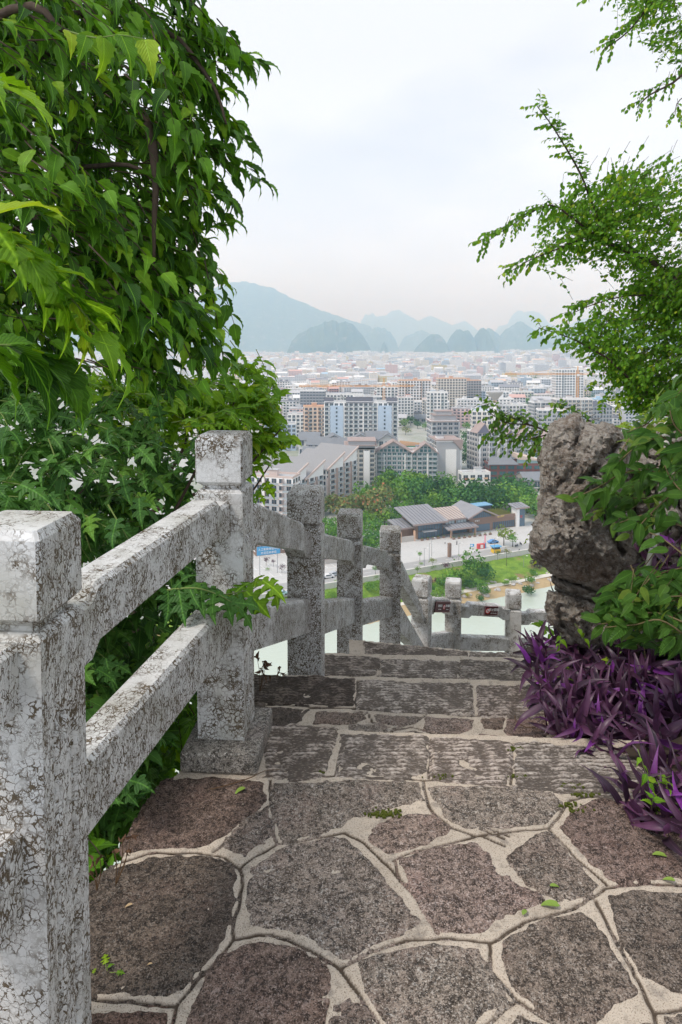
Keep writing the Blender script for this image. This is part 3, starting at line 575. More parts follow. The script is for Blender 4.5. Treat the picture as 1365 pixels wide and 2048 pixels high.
# ---- the mulberry crown hanging over the upper left
def mulberry():
    t = thing('mulberry_tree', 'dark green mulberry tree with hanging toothed leaves filling the upper left', 'tree', (-2.9, 3.4, -3.0))
    branch(t, [(-2.9, 3.4, -3.4), (-2.8, 3.35, -1.5), (-2.6, 3.3, .6), (-2.3, 3.2, 2.2), (-1.9, 3.1, 3.2)], .13, .06, 'trunk')
    for pl in ([(-2.5, 3.3, 1.2)] + px([(20, 470, 3.3), (90, 445, 3.2), (170, 437, 3.1), (240, 455, 3.0), (300, 505, 2.95)]), [(-2.3, 3.2, 2.2)] + px([(60, 120, 3.2), (190, 150, 3.0), (310, 260, 2.9), (400, 420, 2.8)]),
               [(-2.2, 3.2, 2.6)] + px([(150, 30, 3.1), (330, 60, 2.9), (420, 160, 2.85), (450, 250, 2.8)]), [(-2.5, 3.3, 1.5)] + px([(30, 250, 3.2), (130, 330, 3.0), (260, 330, 2.7), (320, 380, 2.7)]),
               [(-2.45, 3.3, .9)] + px([(50, 600, 3.3), (180, 620, 3.1), (330, 600, 2.9), (420, 640, 2.8)]), px([(295, 250, 2.7), (310, 340, 2.66), (312, 430, 2.65), (308, 540, 2.65)]), [(-2.1, 3.2, 2.7)] + px([(20, 20, 2.5), (120, 60, 2.4), (180, 90, 2.35)])):
        branch(t, pl, .022, .004)
    A = [(-40, -60), (395, -60), (415, 20), (445, 90), (540, 122), (510, 165), (470, 215), (500, 262), (545, 295), (510, 330), (550, 384), (480, 400), (490, 440), (420, 470), (440, 540), (490, 570), (440, 610), (470, 650), (490, 690), (440, 700), (450, 740), (400, 755), (370, 700), (300, 720), (240, 700), (210, 640), (160, 720), (180, 800), (60, 830), (-40, 800)]
    A2 = [(240, 500), (430, 500), (455, 690), (470, 720), (420, 800), (345, 800), (300, 750), (250, 720)]
    f = lambda tip: np.array([.85, -.15, -.45]) + rng.normal(size=3) * .3
    tips = np.concatenate([sample_poly(A, 600, 3.0, .75, .005, (2.2, -.35)), sample_poly(A2, 75, 2.75, .35)])
    tips = np.concatenate([tips, sample_poly([(-500, -520), (420, -480), (430, -40), (-20, -40), (-20, 800), (-500, 700)], 420, 3.2, .7, .005), sample_poly([(-60, -60), (330, -60), (400, 200), (380, 480), (250, 560), (-60, 620)], 260, 4.3, .3, .005)])
    P, D, N, S, ln = twigs(tips, f, .34, 7, .118, .5, .25, (.35, -.12, .95), .3)
    foliage(t, LV_MUL, P, D, N, S, M_MUL, 300); twig_mesh(t, ln, .0035)
    return t
mulberry()
# ---- bright mulberry shrub beyond the fence
YMIN = lambda u, v: .98 / (.17 + (682 - np.asarray(u)) / 1365.)
def bush():
    t = thing('mulberry_bush', 'bright yellow-green leafy bush behind the first two fence posts', 'bush', (-1.3, 4.3, -3.0))
    A = [(200, 770), (330, 775), (430, 760), (520, 750), (560, 775), (575, 800), (560, 850), (590, 880), (575, 935), (520, 900), (505, 985), (545, 1015), (510, 1010), (500, 960), (400, 900), (300, 880), (200, 850), (190, 800)]
    f = lambda tip: np.array([.8, -.25, .1]) + rng.normal(size=3) * .45
    tips = sample_poly(A, 210, 4.5, .5, .006)
    P, D, N, S, ln = twigs(tips, f, .34, 7, .125, .7, .18, (.0, -.25, 1.0))
    foliage(t, LV_MUL + LV_LOB, P, D, N, S, M_BRT, 260); twig_mesh(t, ln, .004, mat=M_STEMG)
    branch(t, [(-1.3, 4.3, -3.2), (-1.35, 4.35, -1.0), (-1.3, 4.4, .6), (-1.1, 4.4, 1.2)], .05, .02, 'trunk')
    for u, v in ((250, 820), (360, 800), (470, 800), (560, 860), (540, 930)): branch(t, [(-1.32, 4.4, .4), PY((u + 380) / 2, v + 90, 4.4), PY(u, v, 4.45)], .016, .004)
bush()
def low_bush():
    t = thing('fig_mulberry_bush', 'dark lobed-leaved bush growing up through and below the rails of the stone fence', 'bush', (-1.5, 2.6, -3.0))
    A = [(-30, 760), (60, 800), (170, 830), (260, 850), (380, 880), (395, 920), (395, 990), (460, 1010), (430, 1080), (480, 1120), (470, 1230), (380, 1300), (330, 1420), (350, 1500), (260, 1660), (150, 1760), (-30, 1500)]
    f = lambda tip: np.array([.75, -.35, .05]) + rng.normal(size=3) * .4
    yy = lambda u, v: np.maximum(2.9 - (v - 800) * .0006, YMIN(u, v) + .1)
    tips = sample_poly(A, 400, yy, .5, .01, (2.5, -.38), YMIN)
    P, D, N, S, ln = twigs(tips, f, .30, 6, .125, .75, .3, (.1, -.5, .9))
    k = P[:, 0] < -.80 + .179 * (P[:, 1] - 1.39); P, D, N, S = P[k], D[k], N[k], S[k]
    foliage(t, LV_LOB + LV_MUL[:1], P, D, N, S, M_LOB, 300); twig_mesh(t, ln, .0035, mat=M_STEMG)
    # the darker lower growth below the lower rail, thin enough to show the river
    branch(t, [(-1.5, 2.6, -3.2), (-1.5, 2.6, -1.5), (-1.4, 2.65, -.2), (-1.3, 2.7, .6)], .05, .015, 'trunk')
    for k_ in range(7): u, v = rng.uniform(60, 420), rng.uniform(900, 1400); y = max(2.6, float(YMIN(u, v)) + .2); branch(t, [(-1.45, 2.6, -.6), PY(u - 60, v + 120, y), PY(u, v, y)], .012, .003)
    return t
low_bush()
def under_bush():
    t = thing('undergrowth_bush', 'dark undergrowth seen below the lower rail beside the paving edge', 'bush', (-1.4, 2.2, -3.0))
    A = [(150, 1480), (400, 1310), (420, 1440), (355, 1550), (275, 1650), (190, 1790), (130, 1800), (130, 1550)]
    yy = lambda u, v: YMIN(u, v) + .55
    tips = sample_poly(A, 170, yy, .3, .01, None, YMIN); tips[:, 0] -= .05
    P, D, N, S, ln = twigs(tips, lambda tip: np.array([.5, -.3, .2]) + rng.normal(size=3) * .5, .26, 6, .095, .7, .35, (.1, -.5, .8))
    tips2 = sample_poly([(310, 1380), (430, 1320), (440, 1400), (405, 1500), (355, 1570), (290, 1610)], 80, lambda u, v: YMIN(u, v) + .9, .3); P2, D2, N2, S2, l2 = twigs(tips2, lambda tip: np.array([.5, -.3, .2]) + rng.normal(size=3) * .5, .26, 6, .11, .7, .35, (.1, -.5, .8)); P, D, N, S = [np.concatenate(q) for q in ((P, P2), (D, D2), (N, N2), (S, S2))]; ln = ln + l2
    k = P[:, 0] < -.80 + .179 * (P[:, 1] - 1.39); P, D, N, S = P[k], D[k], N[k], S[k]
    foliage(t, LV_MUL, P, D, N, S, M_MUL, 200); twig_mesh(t, ln, .003)
under_bush()
def sprig(name, label, cat, line, size, nl, geos, mat, r=.004, dn=(.5, -.35, .1), side=.8, stem=None, nrm=(0, -.4, 1), down=.3, jit=.2):
    """one bare shoot with alternate leaves, line = px polyline"""
    pts = px(line); t = thing(name, label, cat, tuple(pts[0])); branch(t, pts, r, r * .35, 'stem', stem or M_STEMG, 5); pts = np.array(pts)
    P = []; D = []; N = []; S = []
    seg = np.linalg.norm(np.diff(pts, axis=0), axis=1); cum = np.concatenate([[0], np.cumsum(seg)])
    for j in range(nl):
        s = cum[-1] * (j + .6) / nl; i = min(len(seg) - 1, int(np.searchsorted(cum, s)) - 1); i = max(i, 0); f = (s - cum[i]) / seg[i]; p = pts[i] * (1 - f) + pts[i + 1] * f; d = (pts[i + 1] - pts[i]) / seg[i]
        sd = np.cross(d, (0, -.6, .8)); sd /= np.linalg.norm(sd) + 1e-9; sg = (-1) ** j
        D.append(d * .7 + sd * sg * side * (j < nl - 1) + np.array([0, 0, -down]) + rng.normal(size=3) * jit); N.append(np.array(nrm) + rng.normal(size=3) * .3); P.append(p); S.append(size * rng.uniform(.75, 1.2))
    foliage(t, geos, P, D, N, S, mat, 300); return t
sprig('mulberry_branch', 'near mulberry branch with long bright toothed leaves entering at the left edge', 'branch', [(-60, 420, 1.35), (30, 480, 1.38), (110, 560, 1.42), (180, 640, 1.48), (215, 680, 1.5)], .13, 20, LV_LOB[:2] + LV_MUL[:1], M_BRT, .004, side=.45, down=-.02, nrm=(.1, -.2, 1))
sprig('mulberry_branch', 'lower near mulberry branch with broad drooping leaves at the left edge', 'branch', [(-60, 700, 1.4), (20, 690, 1.45), (90, 720, 1.5), (140, 750, 1.55)], .135, 14, LV_MUL, M_MUL, .004, side=.5, down=.15, nrm=(.1, -.3, 1))
sprig('mulberry_branch', 'single bright leafy tip poking in high at the left edge', 'branch', [(-80, 150, 1.4), (-30, 165, 1.42), (20, 180, 1.45)], .13, 4, LV_LOB[:1] + LV_MUL[:1], M_BRT, .003, side=.4, down=.0, nrm=(.1, -.15, 1))
sprig('mulberry_branch', 'bright twig with a few narrow leaves arching inside the upper crown', 'branch', [(130, 60, 2.2), (190, 75, 2.15), (240, 70, 2.1), (300, 80, 2.1)], .115, 9, LV_MUL, M_BRT, .003, side=.6, down=.65, nrm=(.2, -.7, .6))
sprig('mulberry_branch', 'leafy shoot lying over the lower rail in front of the second post', 'branch', [(330, 1180, 2.35), (390, 1175, 2.3), (440, 1190, 2.28), (480, 1215, 2.27)], .105, 13, LV_LOB, M_LOB, .004, side=.85, down=.25)
sprig('mulberry_branch', 'thin shoot with lobed leaves reaching past the second post over the plaza', 'branch', [(440, 1190, 2.36), (505, 1178, 2.4), (525, 1160, 2.42), (545, 1165, 2.45)], .115, 6, LV_LOB, M_BRT, .003, side=.7, down=.3)
# ---- small-leaved trees on the right
def elm(name, label, limbs, fills, y0, n, org, size=.046, ntw=8, mat=None):
    t = thing(name, label, 'tree', org); lines = []; tips = []; dirs = []
    for pl, r0, r1 in limbs:
        pts = px(pl) if len(pl[0]) == 3 and pl[0][0] > 20 else [pl[0]] + px(pl[1:]); branch(t, pts, r0, r1, 'trunk' if r0 > .04 else 'branch')
        pts = np.array(pts); 
        for i in range(len(pts) - 1):
            L = np.linalg.norm(pts[i + 1] - pts[i]); m = int(L / .024)
            for j in range(m):
                p = pts[i] + (pts[i + 1] - pts[i]) * (j + rng.rand()) / m; d = (pts[i + 1] - pts[i]) / L; s = rng.choice([-1, 1]); sd = np.cross(d, (0, 1, 0.)) * s + rng.normal(size=3) * .3
                dd = d * .9 + sd * .6 + np.array([0, 0, -.25]); dd /= np.linalg.norm(dd); u_ = CU + FOC * p[0] / p[1]
                if u_ < 1345: tips.append(p + dd * .12); dirs.append(dd)
    nt = len(tips); tips = np.array(tips); dirs = np.array(dirs)
    P, D, N, S, ln = twigs(tips, lambda tip, it=iter(dirs): next(it), .15, ntw, size, .8, .7, (-.1, -.5, .7), .45)
    acc = [[P], [D], [N], [S]]; lines += ln
    for poly, m, yy, tm in fills:
        tp = sample_poly(poly, m, yy, tm, .01, (3.2, -.28)); f = lambda tip: np.array([-.8, -.1, -.15]) + rng.normal(size=3) * .5
        P, D, N, S, ln = twigs(tp, f, .30, 11, size, .8, .6, (-.1, -.5, .7), .5); lines += ln
        for a, b in zip(acc, (P, D, N, S)): a.append(b)
    foliage(t, LV_SML, *[np.concatenate(a) for a in acc], mat or M_ELM, 300); twig_mesh(t, lines, .0016)
    return t
elm('elm_tree', 'small-leaved tree reaching in from the right edge with one bare shoot rising above it',
    [([(3.6, 5.2, -1.5), (1400, 900, 5.2), (1405, 700, 5.2), (1420, 560, 5.2)], .09, .06),
     ([(1400, 600, 5.15), (1350, 560, 5.1), (1300, 520, 5.1), (1215, 487, 5.0)], .030, .014), ([(1222, 488, 5.0), (1190, 420, 5.0), (1160, 345, 5.0), (1110, 260, 4.95), (1075, 212, 4.9)], .011, .003),
     ([(1215, 487, 5.0), (1150, 440, 4.9), (1100, 410, 4.85), (1040, 440, 4.8), (965, 490, 4.75)], .010, .002), ([(1400, 480, 5.3), (1340, 450, 5.3), (1280, 410, 5.3), (1240, 380, 5.3)], .012, .004),
     ([(1180, 470, 4.95), (1110, 500, 4.8), (1060, 520, 4.75), (1018, 545, 4.7)], .007, .002), ([(1400, 600, 5.0), (1280, 590, 4.9), (1200, 605, 4.85), (1132, 632, 4.8)], .008, .002),
     ([(1410, 850, 5.0), (1300, 790, 4.9), (1220, 720, 4.8), (1150, 680, 4.8), (1078, 655, 4.7)], .014, .002), ([(1200, 710, 4.8), (1205, 660, 4.8), (1230, 625, 4.8)], .004, .002)],
    [([(1090, 430), (1180, 400), (1230, 350), (1290, 345), (1420, 370), (1420, 640), (1300, 610), (1230, 590), (1210, 540), (1150, 520), (1080, 545), (1050, 500)], 480, 5.1, .5),
     ([(1100, 665), (1180, 650), (1260, 610), (1330, 560), (1420, 560), (1420, 830), (1260, 825), (1200, 790), (1160, 730)], 480, 5.1, .5),
     ([(1230, 590), (1330, 540), (1420, 560), (1420, 700), (1300, 690), (1250, 640)], 180, 5.2, .4), ([(1190, 740), (1300, 700), (1420, 700), (1420, 840), (1260, 830), (1200, 800)], 220, 5.0, .4), ([(1120, 400), (1240, 360), (1270, 460), (1140, 500)], 90, 5.0, .3)], 5, 0, (3.6, 5.2, -1.5))
elm('overhanging_tree', 'small-leaved branches of another tree hanging into the top right corner',
    [([(1500, -200, 4.6), (1420, 60, 4.5), (1365, 150, 4.4), (1300, 190, 4.4), (1275, 215, 4.4)], .012, .003), ([(1450, -80, 4.6), (1330, -20, 4.5), (1260, 60, 4.4), (1207, 100, 4.35)], .01, .003), ([(1340, -60, 4.4), (1260, -30, 4.4), (1195, -5, 4.4)], .006, .003), ([(1420, 160, 4.4), (1360, 200, 4.35), (1350, 232, 4.35)], .004, .002)],
    [([(1230, -40), (1420, -40), (1420, 190), (1360, 170), (1330, 95), (1270, 90), (1245, 40)], 200, 4.6, .35)], 4.5, 0, (2.6, 4.6, 4.2), .040)
elm('shrub', 'low leafy shrub branch stretching left from behind the top of the grey rock',
    [([(1180, 900, 4.2), (1110, 870, 4.1), (1060, 850, 4.05), (1010, 845, 4.0), (966, 815, 4.0)], .007, .002), ([(1100, 868, 4.1), (1050, 880, 4.05), (1000, 885, 4.0)], .004, .002), ([(1120, 880, 4.1), (1100, 900, 4.05), (1068, 902, 4.0)], .004, .002), ([(1060, 850, 4.05), (1000, 830, 4.0), (985, 870, 4.0)], .004, .002), ([(1190, 850, 4.2), (1150, 822, 4.15), (1120, 815, 4.1)], .004, .002)],
    [], 4, 0, (1.45, 4.3, .6), .042, 7, m_leaf('bright_elm_leaf', (.06, .17, .015), (.16, .32, .025), (.42, .40, .03), .42, 0, .4, .4))
# ---- the rocks
def inflate(poly, y0, T, step, E=70, seed=0, amp=.05, cracks=(), back=.6, lean=0.0):
    poly = np.asarray(poly, float); a, b = poly.min(0) - step, poly.max(0) + step; nu = int((b[0] - a[0]) / step) + 1; nv = int((b[1] - a[1]) / step) + 1
    Ug, Vg = np.meshgrid(a[0] + np.arange(nu) * step, a[1] + np.arange(nv) * step); e = seg_dist(Ug, Vg, poly, True); ins = in_poly(Ug, Vg, poly)
    e = np.where(ins, e, 0); pn = np.stack([Ug, Vg], -1) / 100.; k = np.sqrt(np.clip(1 - (1 - np.clip((e) / E, 0, 1)) ** 2, 0, 1)); t = T * k
    rid = 1 - np.abs(fbm(pn * .9, 5, seed, .6)) * 2.4; d = t + k * (rid * amp * 1.5 + fbm(pn * 2.7, 5, seed + 5, .6) * amp * 1.3 - (1 - np.abs(fbm(pn * 3.1, 4, seed + 9, .62)) * 3).clip(0, 1) ** 2 * amp * 1.1)
    for c, w, dep in cracks:
        w_ = seg_dist(Ug + fbm(pn * 3, 3, 2) * 12, Vg + fbm(pn * 3, 3, 4) * 12, c); d = d - dep * np.exp(-(w_ / w) ** 2) * np.minimum(1, k * 1.5)
    yb = y0 + lean * (Vg - a[1]) / 100; idx = np.arange(nu * nv).reshape(nv, nu); m = ins[:-1, :-1] | ins[1:, 1:] | ins[1:, :-1] | ins[:-1, 1:]
    m &= (ins[:-1, :-1].astype(int) + ins[1:, 1:] + ins[1:, :-1] + ins[:-1, 1:]) >= 2
    q = np.stack([idx[:-1, :-1][m], idx[1:, :-1][m], idx[1:, 1:][m], idx[:-1, 1:][m]], -1)
    Vf = PYs(Ug, Vg, yb - d).reshape(-1, 3); Vb = PYs(Ug, Vg, yb + t * back + .004).reshape(-1, 3); n = len(Vf)
    for Vx, s in ((Vf, 1), (Vb, 1)): Vx += np.stack([fbm(Vx * 7 + o_, 3, seed + 30) for o_ in (0, 31, 57)], -1) * .014 - np.stack([np.abs(fbm(Vx * np.array([16, 16, 24]) + o_, 4, seed + 40, .65)) for o_ in (0, 31, 57)], -1) * .030 * (1, -1, 1)
    V = np.concatenate([Vf, Vb]); F = np.concatenate([q, (q + n)[:, ::-1]])
    # stitch the rim
    ed = {}
    for f in q:
        for i in range(4):
            x, y = int(f[i]), int(f[(i + 1) % 4]); ed[(x, y)] = 1
    rim = [(x, y) for (x, y) in ed if (y, x) not in ed]; F = np.concatenate([F, np.array([(y, x, x + n, y + n) for x, y in rim])])
    used = np.unique(F); mp = np.zeros(len(V), int); mp[used] = np.arange(len(used)); return V[used], mp[F]
def rock(name, label, polys, base):
    t = thing(name, label, 'rock', base); org = np.array(base)
    for poly, y0, T, E, seed, amp, cr, lean in polys:
        V, F = inflate(poly, y0, T, 3.4, E, seed, amp, cr, .6, lean); link('rock_block', npmesh('rock_block', V - org, F, [ROCK], smooth=False), t)
    return t
rock('limestone_rock', 'tall pitted grey limestone boulder with a jutting lip beside the purple plants', [
 ([(1106, 842), (1130, 836), (1150, 826), (1160, 828), (1172, 842), (1196, 848), (1215, 843), (1240, 852), (1250, 870), (1268, 905), (1275, 960), (1280, 1020), (1285, 1100), (1270, 1160), (1240, 1190), (1215, 1188), (1170, 1170), (1120, 1155), (1088, 1130), (1066, 1112), (1061, 1085), (1070, 1050), (1080, 1010), (1084, 950), (1085, 900), (1098, 862)], 3.35, .30, 120, 3, .040, [([(1262, 860), (1225, 900), (1200, 925), (1170, 960)], 7, .09), ([(1130, 960), (1110, 975)], 8, .05), ([(1200, 1010), (1215, 1050), (1250, 1110)], 7, .10), ([(1150, 900), (1165, 860)], 5, .04)], 0.0),
 ([(1105, 1150), (1150, 1160), (1220, 1180), (1245, 1190), (1240, 1215), (1200, 1212), (1110, 1180)], 3.42, .16, 40, 6, .035, [([(1110, 1172), (1235, 1205)], 4, .04)], 0.0),
 ([(1100, 1182), (1150, 1186), (1210, 1205), (1250, 1215), (1262, 1260), (1240, 1300), (1180, 1300), (1140, 1290), (1120, 1262), (1100, 1240), (1097, 1205)], 3.40, .26, 60, 9, .05, [([(1125, 1210), (1135, 1260), (1160, 1290)], 5, .05)], 0.0)], (1.35, 3.4, -.4))
rock('limestone_outcrop', 'grey limestone face half hidden behind the glossy shrub and white pipe', [
 ([(1235, 868), (1290, 850), (1370, 840), (1450, 850), (1470, 1320), (1300, 1330), (1240, 1290), (1225, 1150), (1230, 1000)], 3.55, .34, 110, 14, .07, [([(1250, 1060), (1300, 1110), (1330, 1200)], 9, .12), ([(1300, 900), (1290, 1000)], 6, .06)], 0.0)], (1.8, 3.6, -.4))
# ---- planting bed and hillside under it all
def hillside():
    nx, ny = 90, 90; X, Y = np.meshgrid(np.linspace(-16, 14, nx), np.linspace(-6, 16, ny)); p = np.stack([X, Y], -1)
    left = np.clip(-.95 - (X - .179 * (Y - 1.39)), 0, None); far = np.clip(Y - 4.3 - .0 * X, 0, None)
    Z = np.where(X < .2, -2.6 - 2.2 * left, -2.6); Z = Z - 1.25 * np.clip(Y - 3.0, 0, None) - 1.0 * np.clip(Y - 6.5, 0, None)
    r = np.clip(X - 2.3, 0, None); Z = Z + 2.4 * np.clip(r * 2.2, 0, 1) + r * .55 + np.where(X > 2.0, fbm(p * 1.5, 3, 2) * .2, 0) - np.where(X > 2.4, .9 * np.clip(Y - 5.2, 0, None), 0)
    idx = np.arange(nx * ny).reshape(ny, nx); F = np.stack([idx[:-1, :-1].ravel(), idx[:-1, 1:].ravel(), idx[1:, 1:].ravel(), idx[1:, :-1].ravel()], -1)
    tag(link('hillside', npmesh('hillside', np.stack([X.ravel(), Y.ravel(), Z.ravel()], -1), F, [flat('hillside_soil', (.055, .07, .03), .95, .5, 4)], smooth=True)), kind='structure')
hillside()
def bed():
    nx, ny = 60, 110; x0 = lambda y: np.interp(y, [1.2, 2.0, 2.5, 3.0, 3.9, 4.5], [1.22, 1.10, 1.02, .92, 1.06, 1.15]); Yl = np.linspace(.9, 4.45, ny); T = np.linspace(0, 1, nx); Y, Tt = np.meshgrid(Yl, T, indexing='ij'); X = x0(Y) + Tt * 1.5
    zg = np.interp(Y, [2.6, 2.7, 3.4, 3.5, 4.0, 4.1], [Z0, Z0 - RISE, Z0 - RISE, Z0 - 2 * RISE, Z0 - 2 * RISE, Z0 - 3 * RISE]); p = np.stack([X, Y], -1)
    Z = zg - .02 + np.clip(Tt * 1.5, 0, .7) * .22 + np.clip(Tt * 1.5 - .7, 0, 1) * .6 + fbm(p * 7, 4, 3) * .04 * np.minimum(1, Tt * 8)
    idx = np.arange(nx * ny).reshape(ny, nx); F = np.stack([idx[:-1, :-1].ravel(), idx[:-1, 1:].ravel(), idx[1:, 1:].ravel(), idx[1:, :-1].ravel()], -1)
    tag(link('soil_bed', npmesh('soil_bed', np.stack([X.ravel(), Y.ravel(), Z.ravel()], -1), F, [SOIL], smooth=True)), kind='structure')
bed()
# ---- purple heart plants
def purple(label, poly, yf, n, size, org, nl=6, bias=(-.45, -.35, .55), group='purple heart plants'):
    t = thing('purple_heart_plant', label, 'plant', org, group); pts = sample_poly(poly, n, yf, .10, .004); P = []; D = []; N = []; S = []; b = MB(); o = np.array(org)
    for p in pts:
        ax = np.array(bias) + rng.normal(size=3) * .38; ax /= np.linalg.norm(ax); e1 = np.cross(ax, (0, 0, 1.)); e1 /= np.linalg.norm(e1); e2 = np.cross(ax, e1); L = size * rng.uniform(.9, 1.9); st = p - ax * L * .6 - np.array([0, 0, L * .8]); a0 = rng.rand() * 6.28
        b.tube([st - o, p - ax * L * .3 - np.array([0, 0, L * .15]) - o, p - o], [.0042, .0038, .003], k=4)
        for j in range(nl):
            a = a0 + math.pi * j + rng.normal() * .5; t_ = j / (nl - 1); out = (math.cos(a) * e1 + math.sin(a) * e2); up = .25 + 1.1 * t_
            P.append(p - ax * size * .75 * (1 - t_)); D.append(out * (1.15 - .6 * t_) + ax * up); N.append(ax * 1.0 - out * up * .8 + rng.normal(size=3) * .15); S.append(size * rng.uniform(.8, 1.35) * (1 - .35 * t_ * t_))
    foliage(t, LV_PUR, P, D, N, S, M_PUR, 300); tag(b.build('stems', [M_STEMP], t, smooth=True), kind='stuff'); return t
yp = lambda u, v: np.interp(v, [1200, 1260, 1350, 1480, 1600, 1720], [3.75, 3.6, 3.15, 2.72, 2.32, 2.0]) - .06
purple('dense purple heart plant spilling over the far steps at the foot of the grey rock', [(1052, 1305), (1090, 1262), (1130, 1240), (1235, 1250), (1240, 1490), (1160, 1490), (1100, 1455), (1068, 1370)], yp, 58, .145, (1.15, 3.2, -.2))
purple('large purple heart plant in the middle of the bed under the glossy green shrub', [(1215, 1262), (1290, 1270), (1390, 1280), (1400, 1560), (1330, 1580), (1240, 1540), (1190, 1480)], yp, 64, .155, (1.3, 2.7, 0))
purple('purple heart plant creeping onto the dark paving at the right edge', [(1255, 1540), (1330, 1550), (1400, 1560), (1400, 1690), (1350, 1670), (1290, 1630), (1245, 1600)], yp, 18, .155, (1.05, 2.3, 0))
purple('small purple heart shoots standing tall among the green leaves by the pipe', [(1230, 1190), (1262, 1200), (1270, 1300), (1245, 1300)], lambda u, v: 2.75 + 0 * u, 4, .095, (1.2, 2.8, .2), 5, (-.15, -.2, 1))
purple('purple heart leaves low inside the glossy shrub beside the rock crack', [(1225, 1100), (1290, 1090), (1365, 1050), (1365, 1180), (1280, 1150)], lambda u, v: 3.0 + 0 * u, 6, .11, (1.35, 3.0, .6), 4, (-.5, -.3, .3))
# ---- glossy shrub
def shrub():
    t = thing('glossy_shrub', 'shrub of glossy veined oval leaves growing over the rocks at the right edge', 'shrub', (1.75, 3.0, .2)); ACC = [[], [], [], []]
    SP = [[(1370, 990, 2.7), (1300, 940, 2.7), (1240, 950, 2.72), (1195, 975, 2.75), (1140, 1000, 2.75)], [(1380, 1060, 2.6), (1300, 1030, 2.65), (1240, 1045, 2.7)], [(1370, 900, 2.6), (1310, 870, 2.7), (1265, 900, 2.7), (1225, 935, 2.7)],
          [(1370, 840, 2.6), (1320, 830, 2.7), (1290, 850, 2.75), (1255, 865, 2.8)], [(1380, 960, 2.5), (1330, 1000, 2.55), (1290, 1040, 2.6), (1260, 1075, 2.6)], [(1380, 1120, 2.4), (1330, 1080, 2.45), (1300, 1065, 2.5)],
          [(1370, 1190, 2.5), (1300, 1170, 2.55), (1245, 1190, 2.6), (1200, 1205, 2.65)], [(1380, 1250, 2.4), (1310, 1225, 2.45), (1250, 1240, 2.5), (1190, 1250, 2.6)], [(1370, 1270, 2.4), (1320, 1240, 2.4), (1270, 1250, 2.45), (1210, 1255, 2.5)],
          [(1380, 880, 2.5), (1350, 850, 2.5), (1340, 820, 2.5)], [(1380, 1000, 2.45), (1345, 960, 2.5), (1330, 930, 2.5)]]
    for l in SP:
        pts = np.array(px(l)); branch(t, pts, .004, .002, 'branch', flat('shrub_twig', (.14, .11, .05)) if l is SP[0] else bpy.data.materials['shrub_twig'], 5); seg = np.linalg.norm(np.diff(pts, axis=0), axis=1); tot = seg.sum(); cum = np.concatenate([[0], np.cumsum(seg)]); m = int(tot / .021)
        for j in range(m):
            s = tot * (j + .5) / m; i = max(0, min(len(seg) - 1, int(np.searchsorted(cum, s)) - 1)); p = pts[i] + (pts[i + 1] - pts[i]) * (s - cum[i]) / seg[i]; d = (pts[i + 1] - pts[i]) / seg[i]; sd = np.cross(d, (0, -.8, .6)); sd /= np.linalg.norm(sd) + 1e-9
            ACC[0].append(p + rng.normal(size=3) * .012); ACC[1].append(d * .7 + sd * (-1) ** j * .8 + rng.normal(size=3) * .3 + np.array([0, -.15, -.12])); ACC[2].append(np.array([-.1, -.55, .8]) + rng.normal(size=3) * .35); ACC[3].append(.078 * rng.uniform(.65, 1.25))
    tips = sample_poly([(1235, 1180), (1370, 1130), (1370, 1320), (1300, 1290), (1240, 1270), (1200, 1230)], 50, 2.6, .18)
    tips = np.concatenate([tips, sample_poly([(1300, 820), (1400, 790), (1400, 960), (1340, 960), (1290, 880)], 26, 2.65, .15), sample_poly([(1180, 960), (1260, 930), (1330, 950), (1330, 1060), (1230, 1060), (1170, 1040)], 16, 2.78, .1)])
    P, D, N, S, ln = twigs(tips, lambda q: np.array([-.7, -.4, .1]) + rng.normal(size=3) * .4, .2, 6, .088, .8, .3, (-.1, -.6, .8), .35); twig_mesh(t, ln, .003, mat=bpy.data.materials['shrub_twig'])
    for a, b in zip(ACC, (P, D, N, S)): a.extend(list(b))
    foliage(t, LV_GLO, *ACC, M_GLO, 300)
shrub()
def lime():
    t = thing('lime_green_bush', 'pale lime green bush above the rocks at the right edge', 'bush', (1.7, 3.8, .8))
    tips = sample_poly([(1225, 850), (1265, 830), (1330, 815), (1400, 800), (1400, 880), (1330, 875), (1250, 880)], 60, 3.9, .2); P, D, N, S, ln = twigs(tips, lambda q: np.array([-.6, -.3, .3]) + rng.normal(size=3) * .4, .2, 9, .05, .8, .2, (-.1, -.3, 1), .35)
    foliage(t, LV_MUL, P, D, N, S, M_LIM, 250); twig_mesh(t, ln, .003, mat=M_STEMG)
    t = thing('lime_green_shoot', 'sparse lime green shoot hanging left of the grey rock over the plaza', 'plant', (1.2, 3.9, .3))
    tips = np.array(px([(1062, 1070, 3.9), (1075, 1040, 3.9), (1050, 1085, 3.9), (1068, 1100, 3.9), (1080, 1010, 3.9), (1072, 1125, 3.9)])); P, D, N, S, ln = twigs(tips, lambda q: np.array([-.6, -.3, -.1]) + rng.normal(size=3) * .3, .16, 6, .036, .8, .3)
    foliage(t, LV_MUL, P, D, N, S, M_LIM, 100); twig_mesh(t, ln, .002, mat=M_STEMG)
lime()
sprig('vine_shoot', 'small bright vine shoot between the last visible rails and the purple plants', 'plant', [(1150, 1290, 3.9), (1120, 1280, 3.9), (1095, 1262, 3.88), (1080, 1250, 3.87)], .062, 12, LV_MUL, M_BRT, .0022, side=.9)
